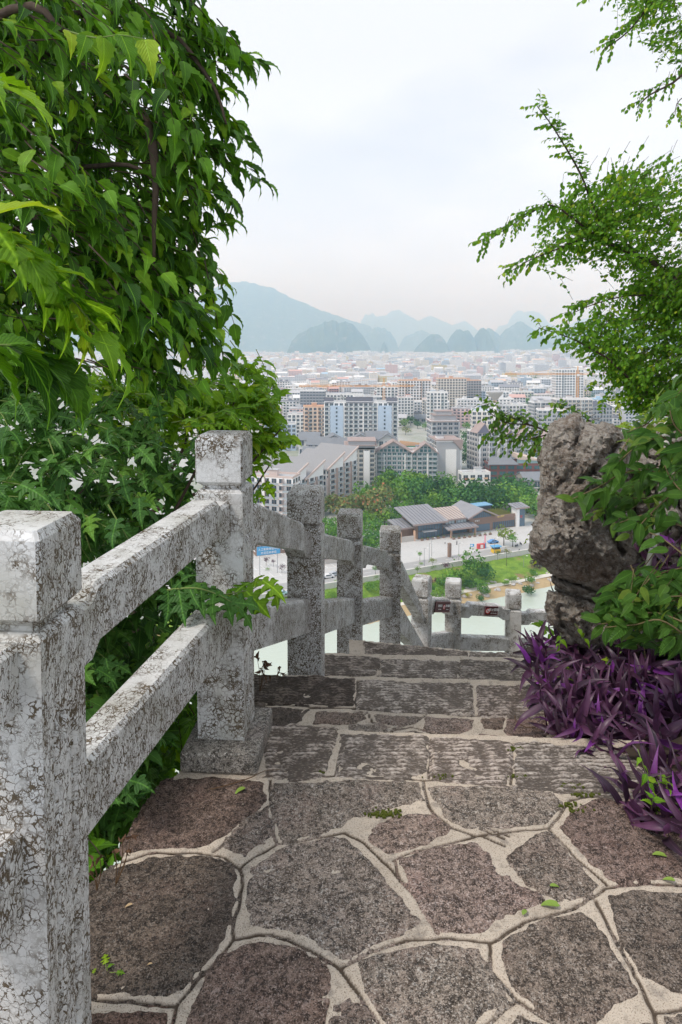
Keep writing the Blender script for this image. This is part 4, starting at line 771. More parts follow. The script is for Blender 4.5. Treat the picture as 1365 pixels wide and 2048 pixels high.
def fill_green():
    for k, (lab, poly, n, y) in enumerate([('few bright green leaves showing between the purple leaves by the steps', [(1100, 1290), (1210, 1290), (1230, 1420), (1130, 1400)], 8, 3.1), ('bright green creeper leaves on the paving under the purple plant', [(1290, 1570), (1365, 1560), (1370, 1700), (1310, 1640)], 6, 2.15)]):
        p0 = PY(*np.array(poly).mean(0), y); t = thing('green_creeper', lab, 'plant', tuple(p0)); tips = sample_poly(poly, n, y, .1); P, D, N, S, ln = twigs(tips, lambda q: np.array([-.3, -.5, .2]) + rng.normal(size=3) * .5, .1, 4, .045, .8, .1)
        foliage(t, LV_MUL, P, D, N, S, M_BRT, 100); twig_mesh(t, ln, .002, mat=M_STEMG)
fill_green()
# ---- pipe, weeds, litter
def bits():
    W = flat('white_pvc', (.62, .60, .55), .45, .1, 20); t = thing('water_pipe', 'white plastic pipe with an elbow rising through the glossy shrub', 'pipe', tuple(PY(1290, 1190, 3.0)))
    branch(t, px([(1290, 1190, 3.0), (1298, 1130, 2.98), (1312, 1070, 2.96), (1322, 1000, 2.95), (1330, 930, 2.94), (1332, 870, 2.94)]), .014, .014, 'pipe_run', W, 12)
    branch(t, px([(1330, 905, 2.94), (1332, 880, 2.94)]), .019, .019, 'collar', W, 12); branch(t, px([(1332, 872, 2.94), (1334, 852, 2.94), (1345, 846, 2.96), (1365, 850, 3.0)]), .016, .016, 'elbow', W, 12)
    BR = flat('dead_stem', (.12, .07, .035)); GL = [leaf_geo(small, 4, .5, .5, .6, .1, 0, 70)]
    for k, (lab, base, hs) in enumerate([('brown dry weed standing in the gap between the second and third posts', (520, 1385, 3.3), [(515, 1318), (527, 1322), (522, 1340), (536, 1350), (530, 1330)]), ('small withered weed with a curled tip beside the third post', (548, 1385, 3.45), [(556, 1335), (562, 1345)]),
                                ('dried weeds rooted at the paving edge below the lower rail', (232, 1770, 1.75), [(246, 1680), (255, 1700), (228, 1700), (262, 1672)]), ('withered weed with drooping brown heads beside the first post', (195, 1780, 1.62), [(185, 1722), (200, 1715), (180, 1745)])]):
        p0 = PY(*base); t = thing('dry_weed', lab, 'weed', tuple(p0)); P = []; D = []; N = []; S = []
        for (u, v) in hs:
            p1 = PY(u, v, base[2]); branch(t, [p0, (p0 * .4 + p1 * .6) + np.array([.006, 0, 0]), p1], .0016, .001, 'stem', BR, 4)
            for q in range(3): P.append(p1); D.append(np.array([0, 0, -.5]) + rng.normal(size=3) * .6); N.append(rng.normal(size=3)); S.append(.020 * base[2] / 2.2)
        foliage(t, GL, P, D, N, S, flat('dead_leaf', (.13, .07, .04), .9, .4, 60), 60, 'seed_head')
    t = thing('seedling', 'tiny green seedling sprouting on the dark stone next to the first post', 'plant', tuple(PZ(215, 1945, Z0))); p0 = np.array(t.location)
    P = [PZ(u, v, Z0) + np.array([0, 0, .008]) for u, v in ((212, 1932), (216, 1940), (235, 1950), (186, 1952))]; foliage(t, LV_MUL[:1] + LV_LOB[:1], P, [(-.3, .6, .2), (.4, .1, .2), (.8, -.1, .1), (.2, .5, .2)], [(0, -.3, 1)] * 4, [.03, .016, .02, .014], M_BRT, 10)
    for q in P[:3]: branch(t, [p0, q], .0012, .001, 'stem', M_STEMG, 4)
    YL = flat('fallen_green', (.20, .30, .05), .6); TN = flat('fallen_tan', (.42, .30, .17), .8)
    for u, v, s, c, lab in [(1100, 1815, .055, YL, 'pale green shed leaf lying where three paving joints meet'), (1110, 1778, .03, YL, 'small green leaf lying on the right middle flagstone'), (1318, 1715, .045, YL, 'yellow-green fallen leaf just under the purple plant'), (1338, 1765, .036, YL, 'little yellow leaf on the joint at the right edge'), (480, 1586, .045, YL, 'curled green leaf on the dark flagstone by the plinth'),
                         (258, 1817, .022, TN, 'tan seed husk on the large dark flagstone'), (300, 1935, .014, TN, 'tiny pale husk on the large dark flagstone near the post'), (1050, 1830, .03, YL, 'bits of shredded green leaf on the joint'), (1180, 1540, .022, YL, 'pale green leaf scrap on the right chiselled slab')]:
        p = PZ(u, v, Z0) + np.array([0, 0, .010]); V, F, U = leaf_geo(broad if s > .025 else elli, 6, .5, .1, .2, .02, 0, int(u)); a = rng.rand() * 6.28; M = np.array([[math.cos(a), -math.sin(a), 0], [math.sin(a), math.cos(a), 0], [0, 0, 1]])
        o = link('fallen_leaf', npmesh('fallen_leaf', (V - (0, .5, 0)) @ M.T * s, F, [c], None, U, smooth=True), None, tuple(p)); tag(o, lab, 'leaf')
    for lab, ln in [('thin brown twig curving over the paving beside the plinth', [(420, 1585), (460, 1575), (500, 1562), (530, 1548), (560, 1545)]), ('loose bent rootlet on the lower landing near the purple plants', [(1030, 1435), (1035, 1450), (1060, 1460), (1098, 1452)])]:
        z = Z0 if ln[0][1] > 1500 else LZ[1]; pts = [PZ(u, v, z) + np.array([0, 0, .012]) for u, v in ln]; t = thing('twig', lab, 'twig', tuple(pts[0])); branch(t, pts, .0022, .0012, 'stem', BR, 4)
    # moss tufts in joints
    MO = flat('moss', (.07, .085, .008), .95, .5, 300); V = []; b = MB()
    for u, v, n in [(775, 1628, 60), (765, 1632, 40), (1030, 1500, 16), (1040, 1555, 14), (1150, 1575, 22), (1175, 1592, 22), (1135, 1612, 24), (880, 1556, 14), (640, 1548, 8), (1160, 1622, 14)]:
        for _ in range(n):
            p = PZ(u + rng.normal() * 13, v + rng.normal() * 2.6, Z0) + np.array([0, 0, .006]); r = rng.uniform(.0018, .0042); b.box(p[0] - r, p[1] - r, p[2] - r, p[0] + r, p[1] + r, p[2] + r * .6)
    tag(b.build('moss', [MO]), 'olive moss tufts growing in the paving joints', 'moss', kind='stuff')
bits()
# ------------------------------------------------------------------ valley floor, river, hills
ZG = -79.5
def XY(u, D): return ((u - 682) / 1365. * D, D)
def Gp(u, v, z=ZG): return PZ(u, v, z)
WO = np.array([9., 232.]); WD = np.array([.898, .44]); WN = np.array([.44, -.898])     # embankment wall: point, direction, towards the river
def W(s, t, z): q = WO + WD * s + WN * t; return (q[0], q[1], z)
def strip(name, prof, s0, s1, ds, mat, amp=0., sc=.3, kind='structure', sd=0):
    S = np.arange(s0, s1 + ds, ds); T = np.array([p[0] for p in prof], float); Zp = np.array([p[1] for p in prof], float)
    tt = []; zz = []
    for i in range(len(T) - 1):
        n = max(1, int(abs(T[i + 1] - T[i]) / max(ds * .6, .5))) if amp else 1; n = min(n, 40)
        for j in range(n): f = j / n; tt.append(T[i] + (T[i + 1] - T[i]) * f); zz.append(Zp[i] + (Zp[i + 1] - Zp[i]) * f)
    tt.append(T[-1]); zz.append(Zp[-1]); tt = np.array(tt); zz = np.array(zz); Sg, Tg = np.meshgrid(S, tt); Z = np.tile(zz[:, None], (1, len(S)))
    if amp: p = np.stack([Sg, Tg], -1); Tg = Tg + fbm(p * .06, 2, sd + 1) * min(2.0, amp * 3); Z = Z + fbm(p * sc, 4, sd + 2) * amp
    V = np.stack([WO[0] + WD[0] * Sg + WN[0] * Tg, WO[1] + WD[1] * Sg + WN[1] * Tg, Z], -1).reshape(-1, 3); ny, nx = Sg.shape; idx = np.arange(nx * ny).reshape(ny, nx)
    F = np.stack([idx[:-1, :-1].ravel(), idx[1:, :-1].ravel(), idx[1:, 1:].ravel(), idx[:-1, 1:].ravel()], -1)
    return tag(link(name, npmesh(name, V, F, [mat], smooth=bool(amp))), kind=kind)
def m_ground():
    n = NT('city_ground'); p = n.pos(); c = n.mix(n.mr(n.noise(p, .012, 5), .4, .6), (.16, .20, .10), (.46, .45, .43)); return n.done(n.mix(n.noise(p, .15, 4), c, (.42, .42, .40)), .95)
def m_grass():
    n = NT('bank_grass'); p = n.pos(); c = n.mix(n.mr(n.noise(p, .35, 5, .65), .35, .65), (.11, .22, .022), (.25, .38, .045)); c = n.mix(n.mr(n.noise(p, .12, 3), .56, .66), c, (.30, .20, .10)); c = n.mix(n.mr(n.noise(p, 1.6, 4, .7), .45, .75, 0, .5), c, (.04, .10, .012))
    return n.done(c, .95, n.bump(n.noise(p, 2.5, 4, .7), .8, .4))
def m_plaza():
    n = NT('plaza_paving'); p = n.pos(); c = n.mix(n.noise(p, .15, 5), (.47, .465, .455), (.58, .57, .555)); c = n.mix(n.mr(n.noise(p, .5, 4, .7), .55, .7, 0, .35), c, (.30, .29, .28)); return n.done(c, .9)
def m_water():
    n = NT('river_water'); p = n.vmath('MULTIPLY', n.pos(), (.25, 1.2, 1)); c = n.mix(n.noise(n.pos(), .02, 4), (.42, .48, .41), (.52, .57, .49)); return n.done(c, .08, n.bump(n.noise(p, 1.2, 5, .65), .35, .3), .5)
GRASS, PLAZA, WATER = m_grass(), m_plaza(), m_water()
strip('ground', [(-40000, ZG - .06), (-3000, ZG - .06), (-600, ZG - .06), (-.8, ZG - .06)], -15000, 15000, 30000, m_ground())
strip('plaza', [(-52, ZG), (-.6, ZG)], -140, 120, 260, PLAZA)
strip('road', [(-9.5, ZG + .03), (-3.2, ZG + .03)], -140, 120, 260, flat('asphalt_pale', (.36, .355, .35), .9, .08, .4))
strip('pavement', [(-3.2, ZG + .14), (-.5, ZG + .14)], -140, 120, 260, flat('pavement_slab', (.58, .56, .54), .9, .08, .8))
WALLM = flat('embankment_stone', (.60, .58, .55), .85, .1, .8)
w = MB(); T_ = (np.array([[WD[0], WN[0], 0], [WD[1], WN[1], 0], [0, 0, 1]]), np.array([WO[0], WO[1], 0]))
w.box(-140, -.5, ZG - 2.0, 120, 0, ZG + .95, T=T_); w.box(-140, -.58, ZG + .95, 120, .08, ZG + 1.1, T=T_)
for k in range(-56, 48): w.box(k * 2.5, -.06, ZG - 1.0, k * 2.5 + .3, .12, ZG + .95, T=T_)
tag(w.build('embankment_wall', [WALLM]), 'long pale stone wall between the road and the green river bank', 'wall')
strip('grass_bank', [(0, ZG - .8), (5, ZG - 1.7), (13.5, ZG - 4.0), (14.2, ZG - 4.1)], -160, 130, 1.0, GRASS, .35, .5, sd=3)
strip('footpath', [(13.6, ZG - 3.95), (16.4, ZG - 3.98)], -160, 130, 2, flat('path', (.62, .58, .52), .9, .1, .5))
strip('sand_bank', [(16.0, ZG - 4.05), (19, ZG - 4.6), (22.5, ZG - 5.3), (27, ZG - 7)], -160, 130, 1.2, flat('sand', (.42, .31, .17), .95, .25, .5), .28, .25, sd=8)
def plane(name, x0, y0, x1, y1, z, mat):
    return tag(link(name, npmesh(name, [(x0, y0, z), (x1, y0, z), (x1, y1, z), (x0, y1, z)], [(0, 1, 2, 3)], [mat])), kind='structure')
plane('river', -600, 20, 900, 232 + 300, ZG - 5.2, WATER)
strip('riverbed', [(-2, ZG - 8), (250, ZG - 9)], -700, 700, 1400, flat('river_mud', (.25, .22, .14)))
# parking lines
m = MB()
for k in range(22):
    for t0 in (-22, -31, -43): m.box(-46 + k * 3.0, t0, ZG + .02, -45.85 + k * 3.0, t0 + 5, ZG + .05, T=T_)
for k in range(3): m.box(-46, (-17, -27, -37.5)[k], ZG + .02, 20, (-17, -27, -37.5)[k] + .15, ZG + .05, T=T_)
for k in range(30): m.box(-110 + k * 7, -6.4, ZG + .035, -107 + k * 7, -6.25, ZG + .06, T=T_)
tag(m.build('road_marking', [flat('road_paint', (.8, .8, .78))]), kind='structure')
# ---- hills
def m_hill():
    n = NT('hill_forest'); p = n.pos(); sc = n.vmath('MULTIPLY', p, (1, 1, .35)); c = n.mix(n.mr(n.noise(p, .012, 6, .65), .35, .65), (.05, .085, .055), (.10, .14, .08)); c = n.mix(n.mr(n.noise(sc, .02, 5, .6), .58, .66, 0, .8), c, (.24, .22, .18)); return n.done(c, .95, n.bump(n.noise(p, .02, 5), .6, 20))
HILL = m_hill()
def hill(label_name, D, sil, depth, kx=140, pw=2.0, amp=.05, sd=0):
    sil = np.array(sil, float); u = np.linspace(sil[0, 0], sil[-1, 0], kx); v = np.interp(u, sil[:, 0], sil[:, 1]); v = np.where((v < 700), v + fbm(np.stack([u / 7., u * 0 + sd], -1), 4, sd) * np.minimum(5, (712 - v) * amp), v)
    H = EYE[2] + (690 - v) * D / 1365.; x = (u - 682.5) / 1365. * D; T = np.linspace(-1, 1, 41); V = []
    hb = np.maximum(H - ZG, 2)
    X, Tt = np.meshgrid(x, T); sh = np.clip(1 - np.abs(Tt) ** pw, 0, 1) ** .85; p = np.stack([X / 160. * (5500 / D), Tt * 2.2], -1)
    Z = ZG - 3 + hb[None] * sh * (1 + np.where(np.abs(Tt) > .06, fbm(p, 4, sd + 3) * .22 * (1 - sh * .6), 0)); Y = D + Tt * depth + fbm(p * .7, 3, sd + 5) * depth * .08
    idx = np.arange(X.size).reshape(X.shape); F = np.stack([idx[:-1, :-1].ravel(), idx[:-1, 1:].ravel(), idx[1:, 1:].ravel(), idx[1:, :-1].ravel()], -1)
    return tag(link('hill', npmesh('hill', np.stack([X, Y, Z], -1).reshape(-1, 3), F, [HILL], smooth=True)), kind='structure')
hill('a', 5600, [(575, 716), (580, 700), (586, 682), (600, 668), (625, 655), (650, 644), (665, 640), (678, 645), (690, 642), (706, 650), (722, 668), (735, 685), (742, 700), (746, 716)], 420, sd=1, pw=3)
hill('b', 5600, [(826, 716), (836, 692), (850, 678), (866, 667), (876, 670), (886, 680), (893, 700), (896, 716)], 260, sd=2, pw=3)
hill('c', 5800, [(890, 716), (896, 688), (905, 670), (917, 657), (926, 664), (934, 660), (942, 672), (946, 690), (950, 716)], 240, sd=3, pw=3)
hill('d', 5800, [(942, 716), (948, 690), (955, 668), (964, 656), (972, 662), (980, 680), (988, 700), (994, 716)], 240, sd=4, pw=3)
hill('e', 7200, [(960, 716), (968, 662), (978, 655), (990, 664), (1000, 680), (1008, 716)], 300, sd=5, pw=3)
hill('f', 7000, [(985, 716), (1000, 680), (1015, 660), (1038, 643), (1052, 655), (1066, 660), (1080, 676), (1100, 690), (1130, 716)], 500, sd=6, pw=2)
hill('g', 9500, [(380, 716), (420, 580), (455, 570), (500, 567), (540, 574), (580, 594), (640, 620), (700, 640), (740, 652), (790, 716)], 1500, sd=7, pw=1.6, amp=.02)
hill('h', 8200, [(715, 716), (735, 668), (750, 656), (765, 656), (780, 664), (790, 680), (800, 716)], 350, sd=8, pw=3)
hill('i', 14500, [(700, 716), (724, 640), (731, 628), (738, 632), (745, 628), (752, 636), (770, 634), (785, 622), (797, 619), (810, 628), (835, 642), (860, 632), (880, 640), (905, 650), (930, 642), (960, 664), (1000, 716)], 900, sd=9, pw=2.2, amp=.02)
hill('j', 14500, [(960, 716), (1000, 652), (1020, 648), (1028, 628), (1038, 621), (1048, 628), (1062, 622), (1078, 628), (1088, 645), (1120, 660), (1160, 640), (1200, 632), (1300, 640), (1420, 620), (1500, 716)], 900, sd=10, pw=2.2, amp=.02)
hill('k', 9000, [(790, 716), (810, 672), (828, 666), (842, 660), (858, 668), (880, 672), (900, 700), (910, 716)], 400, sd=11, pw=3)
hill('l', 6000, [(757, 716), (764, 690), (769, 683), (775, 695), (780, 716)], 110, sd=12, pw=3)
hill('m', 8600, [(1080, 716), (1110, 672), (1150, 655), (1210, 650), (1300, 660), (1400, 640), (1500, 716)], 500, sd=13, pw=2)
hill('n', 9800, [(-200, 716), (-100, 640), (50, 620), (200, 600), (330, 590), (420, 600), (480, 716)], 1200, sd=14, pw=1.8, amp=.02)
# ---- haze
hm = bpy.data.materials.new('haze'); hm.use_nodes = True; hn = hm.node_tree; hn.nodes.clear(); ho = hn.nodes.new('ShaderNodeOutputMaterial'); hv = hn.nodes.new('ShaderNodeVolumePrincipled')
hv.inputs['Color'].default_value = (.50, .76, 1.0, 1); hv.inputs['Absorption Color'].default_value = (1, 1, 1, 1); hv.inputs['Density'].default_value = .00024; hv.inputs['Anisotropy'].default_value = .7; hn.links.new(hv.outputs[0], ho.inputs['Volume'])
b = MB(); b.box(-9000, -300, ZG - 12, 9000, 17500, 900); hz = b.build('haze', [hm]); tag(hz, kind='stuff')
scn.cycles.volume_step_rate = 20; scn.cycles.volume_max_steps = 64
# ------------------------------------------------------------------ background trees
def crown_mesh(kind, seed, mat, n=700):
    r = np.random.RandomState(seed); V = []; F = []; A = []
    lob = [(r.normal(size=3) * (.28, .28, .16), r.uniform(.35, .6)) for _ in range(9)]
    P = []
    while len(P) < n:
        c, rad = lob[r.randint(9)]; d = r.normal(size=3); d /= np.linalg.norm(d); q = c + d * rad * r.uniform(.75, 1.02) * (1, 1, .85)
        if q[2] > -.52: P.append((q, d))
    V = []; 
    for q, d in P:
        s = r.uniform(.055, .10); nn = d + r.normal(size=3) * .5; nn /= np.linalg.norm(nn); a = np.cross(nn, r.normal(size=3)); a /= np.linalg.norm(a); b_ = np.cross(nn, a)
        V += [q + a * s, q + b_ * s * .7 + nn * .01, q - a * s, q - b_ * s * .7]; A += [r.rand()] * 4
    V = np.array(V); F = np.arange(len(V)).reshape(-1, 4)
    return npmesh('crown', V, F, [mat], {'rnd': A})
def m_tree(name, a, b, c=None):
    n = NT(name); r = n.attr('rnd'); o = n.rnd(); k = n.mix(r, a, b); k = n.mix(n.math('MULTIPLY', o, .5), k, tuple(x * .5 for x in a)); 
    if c: k = n.mix(n.mr(r, .8, 1), k, c)
    n.done(k, .8); tr = n.N.new('ShaderNodeBsdfTranslucent'); n.set(tr.inputs[0], k); mx = n.N.new('ShaderNodeMixShader'); mx.inputs[0].default_value = .2; n.L.new(n.b.outputs[0], mx.inputs[1]); n.L.new(tr.outputs[0], mx.inputs[2]); n.L.new(mx.outputs[0], n.out.inputs[0]); return n.m
TM = {'dark': m_tree('tree_dark', (.035, .12, .028), (.10, .25, .045)), 'mid': m_tree('tree_mid', (.075, .21, .028), (.20, .40, .045)), 'light': m_tree('tree_light', (.13, .28, .03), (.28, .46, .06)), 'olive': m_tree('tree_olive', (.14, .20, .05), (.30, .34, .11), (.45, .16, .08)),
      'yellow': m_tree('tree_yellow', (.16, .24, .03), (.36, .42, .06)), 'purple': m_tree('tree_purple', (.07, .03, .05), (.16, .06, .10)), 'gold': m_tree('tree_gold', (.35, .35, .03), (.6, .55, .05))}
_cm = {}
def crown(kind, k, n=700):
    key = (kind, k, n)
    if key not in _cm: _cm[key] = crown_mesh(kind, 11 + k, TM[kind], n)
    return _cm[key]
trk = MB(); trk.tube([(0, 0, 0), (.01, .01, .5), (0, 0, 1)], [.05, .04, .03], k=6); TRK = trk.mesh('trunk', [BARK], True)
def tree(x, y, r, h, kind, label, group=None, z=ZG, n=700, cat='tree', name=None):
    t = thing(name or ('bush' if cat == 'bush' else 'tree'), label, cat, (x, y, z), group); c = link('crown', crown(kind, rng.randint(5), n), t, (0, 0, h - r * .75)); c.scale = (r * rng.uniform(.9, 1.1), r * rng.uniform(.9, 1.1), r * rng.uniform(.85, 1.1)); c.rotation_euler = (0, 0, rng.rand() * 6.28)
    if cat != 'bush': k = link('trunk', TRK, t, (0, 0, 0)); k.scale = (r * .9, r * .9, h - r * .9)
    return t
SHADE = {'dark': 'dark green', 'mid': 'mid green', 'light': 'light yellow-green', 'olive': 'olive and rusty red', 'yellow': 'pale yellow-green', 'purple': 'purple-leaved', 'gold': 'golden'}
def side(u): return 'far left' if u < 500 else 'left' if u < 700 else 'middle' if u < 850 else 'right of middle' if u < 960 else 'right'
# wood between the apartments and the low brown pavilion: each tree placed on its own
wood = []
for (u, v, r, kind) in [(660, 1000, 5, 'olive'), (690, 1010, 5, 'olive'), (716, 1002, 6, 'olive'), (738, 985, 6, 'mid'), (755, 1010, 6, 'olive'), (770, 985, 7, 'olive'), (785, 950, 6, 'mid'), (800, 985, 6, 'light'), (800, 1010, 5, 'mid'), (818, 965, 7, 'mid'), (835, 985, 6, 'dark'), (838, 955, 6, 'light'), (858, 975, 6, 'dark'), (852, 1005, 5, 'mid'), (872, 995, 5, 'light'), (880, 965, 7, 'dark'), (900, 1000, 6, 'mid'), (905, 978, 6, 'mid'),
                       (926, 990, 7, 'dark'), (948, 975, 7, 'dark'), (965, 990, 6, 'dark'), (985, 985, 7, 'dark'), (1005, 992, 6, 'mid'), (1022, 990, 6, 'light'), (1035, 972, 7, 'dark'), (1015, 965, 6, 'dark'), (1048, 985, 6, 'mid'), (730, 1035, 4, 'light'), (745, 1050, 4, 'mid'), (770, 1030, 4, 'light'), (790, 1035, 3.5, 'mid'), (735, 1085, 4, 'mid'), (750, 1075, 4, 'dark'), (655, 1045, 4, 'mid'), (668, 1060, 4, 'mid'), (710, 1040, 4, 'mid'), (895, 960, 5, 'mid'), (768, 960, 5, 'light'), (725, 1005, 5, 'mid'), (640, 1010, 4, 'mid'), (1058, 1000, 5, 'mid'), (1075, 1010, 5, 'light'), (1090, 1015, 5, 'mid'), (915, 1015, 4, 'light'), (880, 1015, 4, 'mid')]:
    r = r * 1.45; h = r * 1.6; D = (EYE[2] - ZG - h * .62) * 1365. / (v - 690); x, y = XY(u, D); x0 = x
    near = 'near the brown pavilion' if v > 1000 else 'in front of the grey apartments' if v < 980 else 'in the middle of the wood'
    tree(x, y, r * 1.12, h, kind, '%s round-crowned tree %s, %s of the view' % (SHADE[kind], near, side(u)), 'trees in the wood behind the pavilion')
for i, (u, v, r, kind) in enumerate([(940, 870, 8, 'dark'), (938, 890, 7, 'dark'), (942, 915, 7, 'dark'), (935, 850, 6, 'mid'), (810, 842, 6, 'light'), (822, 838, 6, 'dark'), (836, 846, 5, 'dark'), (812, 858, 5, 'olive'), (1070, 803, 14, 'mid'), (1058, 800, 6, 'light'), (985, 803, 9, 'dark'), (960, 806, 8, 'dark'), (900, 806, 7, 'dark'), (915, 808, 8, 'dark'), (930, 805, 8, 'dark'), (870, 806, 6, 'dark'), (850, 808, 7, 'dark'), (842, 800, 6, 'mid'), (620, 855, 6, 'mid'), (635, 862, 5, 'dark'),
                                     (715, 776, 7, 'dark'), (735, 775, 7, 'mid'), (750, 778, 6, 'dark'), (700, 780, 6, 'mid'), (1100, 900, 7, 'mid'), (1085, 915, 7, 'dark'), (960, 775, 7, 'light'), (975, 772, 7, 'mid'), (940, 900, 7, 'dark'), (852, 850, 5, 'mid'), (1120, 850, 7, 'mid'), (300, 860, 8, 'mid'), (330, 850, 8, 'dark'), (1065, 758, 14, 'dark'), (1085, 760, 12, 'dark'), (1150, 775, 12, 'mid')]):
    h = r * 1.9; D = (EYE[2] - ZG - h * .6) * 1365. / (v - 690); x, y = XY(u, D)
    tree(x, y, r * 1.15, h, kind, '%s tree %s, %s part of the town' % (SHADE[kind], 'between the apartment blocks' if v > 830 else 'far off among the houses', side(u)), 'trees standing among the town blocks', n=420)
# street and plaza trees
for u, v, r, h, kind, lab in [(842, 1118, 1.6, 4.2, 'mid', 'small round tree at the left edge of the plaza'), (837, 1150, 1.5, 4.2, 'light', 'slim young tree beside a clipped bush on the pavement'), (868, 1132, 1.7, 4.2, 'yellow', 'small yellow-green tree over a clipped bush on the pavement'), (936, 1122, 2.0, 5.0, 'mid', 'round green tree at the plaza kerb behind the tallest bank bush'), (1000, 1115, 1.4, 4.0, 'dark', 'small dark tree beside the blue and yellow kiosk'),
                              (1012, 1085, 5.0, 8.5, 'yellow', 'big pale yellow-green tree at the right end of the plaza'), (1030, 1088, 3.6, 6.5, 'mid', 'green tree tucked against the big yellow-green plaza tree'), (1018, 1128, 1.9, 7.0, 'olive', 'thin bare-stemmed tree at the wall right of the kiosk'), (579, 1150, 1.2, 3.6, 'mid', 'small street tree seen between the second and third posts'), (752, 1150, 1.6, 4.5, 'mid', 'small street tree seen between the fourth and fifth posts'), (973, 1125, .9, 3.0, 'mid', 'tiny tree near the lamp by the kiosk'), (958, 1120, .9, 3.0, 'light', 'tiny pale tree left of the lamp by the kiosk')]:
    D = 81.2 * 1365 / (v + 12 - 690); x, y = XY(u, D); tree(x, y, r, h, kind, lab, n=300)
for u, v, r, kind, lab in [(754, 1160, 1.4, 'light', 'low clipped bush at the road edge between the fourth and fifth posts'), (868, 1140, 1.5, 'light', 'low clipped bush under the small yellow-green tree'), (845, 1132, 1.2, 'light', 'low clipped bush beside the slim young tree'), (540, 1194, 1.6, 'light', 'low clipped bush on the road island seen past the second post'), (672, 1170, 1.4, 'light', 'low clipped bush near the parked silver car'), (532, 1144, 1.3, 'light', 'small clipped bush below the blue billboard')]:
    D = 81. * 1365 / (v + 3 - 690); x, y = XY(u, D); tt = tree(x, y, r, r * 1.1, kind, lab, n=200, cat='bush')
for u, v, r, lab in [(530, 1135, 1.6, 'dark purple-leaved ornamental tree under the blue billboard'), (545, 1137, 1.4, 'smaller purple-leaved ornamental tree under the billboard right edge'), (562, 1150, 1.6, 'purple-leaved ornamental tree in front of the second gap of the fence'), (895, 1150, 2.0, 'purple-leaved shrub tree on top of the green bank')]:
    D = 82. * 1365 / (v + 8 - 690); x, y = XY(u, D); tree(x, y, r, r * 2.2, 'purple', lab, n=250)
def ordw(n): return ['first', 'second', 'third', 'fourth', 'fifth', 'sixth', 'seventh', 'eighth', 'ninth', 'tenth'][n - 1] if n <= 10 else '%d%s' % (n, 'th' if 10 < n % 100 < 20 else {1: 'st', 2: 'nd', 3: 'rd'}.get(n % 10, 'th'))
def relabel():
    rows = {}
    for o in scn.objects:
        if o.get('group') == 'trees in the wood behind the pavilion': rows.setdefault('back' if o.location.y > 385 else 'middle' if o.location.y > 330 else 'front', []).append(o)
    for k, l in rows.items():
        l.sort(key=lambda o: o.location.x / o.location.y)
        for i, o in enumerate(l): o['label'] = '%s tree, %s from the left in the %s row of the wood' % (o['label'].split(' round')[0], ordw(i + 1), k)
relabel()
def town_tree_labels():
    l = sorted([o for o in scn.objects if o.get('group') == 'trees standing among the town blocks'], key=lambda o: (o.location.y > 560, o.location.x / o.location.y)); n = {}
    for o in l:
        k = 'between the apartment blocks' if o.location.y <= 560 else 'far off among the houses'; n[k] = n.get(k, 0) + 1; o['label'] = '%s tree, %s from the left %s' % (o['label'].split(' tree')[0], ordw(n[k]), k)
town_tree_labels()
def bank(u, v, r, kind, lab, zoff=0):
    r = r * 1.55
    # on the bank: solve the slope height by iteration
    z = ZG - 2
    for _ in range(8):
        q = Gp(u, v, z); t = (q[:2] - WO) @ WN; z = ZG + np.interp(t, [0, 5, 13.5, 16, 19, 22.5], [-.8, -1.7, -4, -4, -4.6, -5.2])
    return tree(q[0], q[1], r, r * 1.5, kind, lab, z=z, n=500, cat='bush')
for a in [(950, 1158, 4.2, 'mid', 'large feathery green bush at the top of the bank'), (975, 1165, 3.4, 'dark', 'dark bush right against the large feathery bush'), (925, 1170, 2.8, 'light', 'yellow-green bush left of the large feathery bush'), (905, 1172, 2.6, 'mid', 'mid green bush halfway down the bank'), (960, 1182, 2.2, 'mid', 'rounded bush below the large feathery bush'), (940, 1178, 2.0, 'dark', 'small dark bush below the yellow-green one'), (885, 1180, 2.4, 'mid', 'bush above the purple hedge on the bank'), (870, 1190, 2.2, 'mid', 'loose green bush behind the sixth post'), (880, 1205, 2.4, 'light', 'pale bush low on the bank behind the sixth post'), (858, 1178, 1.6, 'purple', 'purple-leaved hedge clump left part of the bank'), (878, 1170, 1.3, 'purple', 'small purple hedge clump above the sixth post'), (936, 1195, .9, 'gold', 'bright yellow round bush beside the seventh post cap'),
          (966, 1192, 1.8, 'mid', 'green tuft by the rocks in the middle of the bank'), (1062, 1170, 1.6, 'mid', 'low bush on the bank edge near the grey rock'), (1058, 1190, 1.8, 'dark', 'bluish bush on the waterside rocks behind the last post'), (1066, 1152, 1.3, 'mid', 'small bush half way up the bank at the right'), (1072, 1140, 2.0, 'purple', 'dark purple low bush near the grey rock edge'), (1012, 1172, 1.0, 'mid', 'tiny bush by the reddish soil patch'), (1025, 1165, 1.2, 'light', 'pale tuft above the waterside stones'), (740, 1185, 2.0, 'mid', 'bank bush seen between the fourth and fifth posts'), (690, 1192, 2.2, 'mid', 'bank bush seen between the third and fourth posts'), (765, 1180, 2.0, 'light', 'pale bank bush beside the fifth post'), (962, 1205, 1.2, 'dark', 'small bush on the sand by the path'), (915, 1190, 1.6, 'light', 'pale low bush above the seventh post'), (665, 1200, 1.6, 'light', 'low bank bush beside the third post')]: bank(*a)
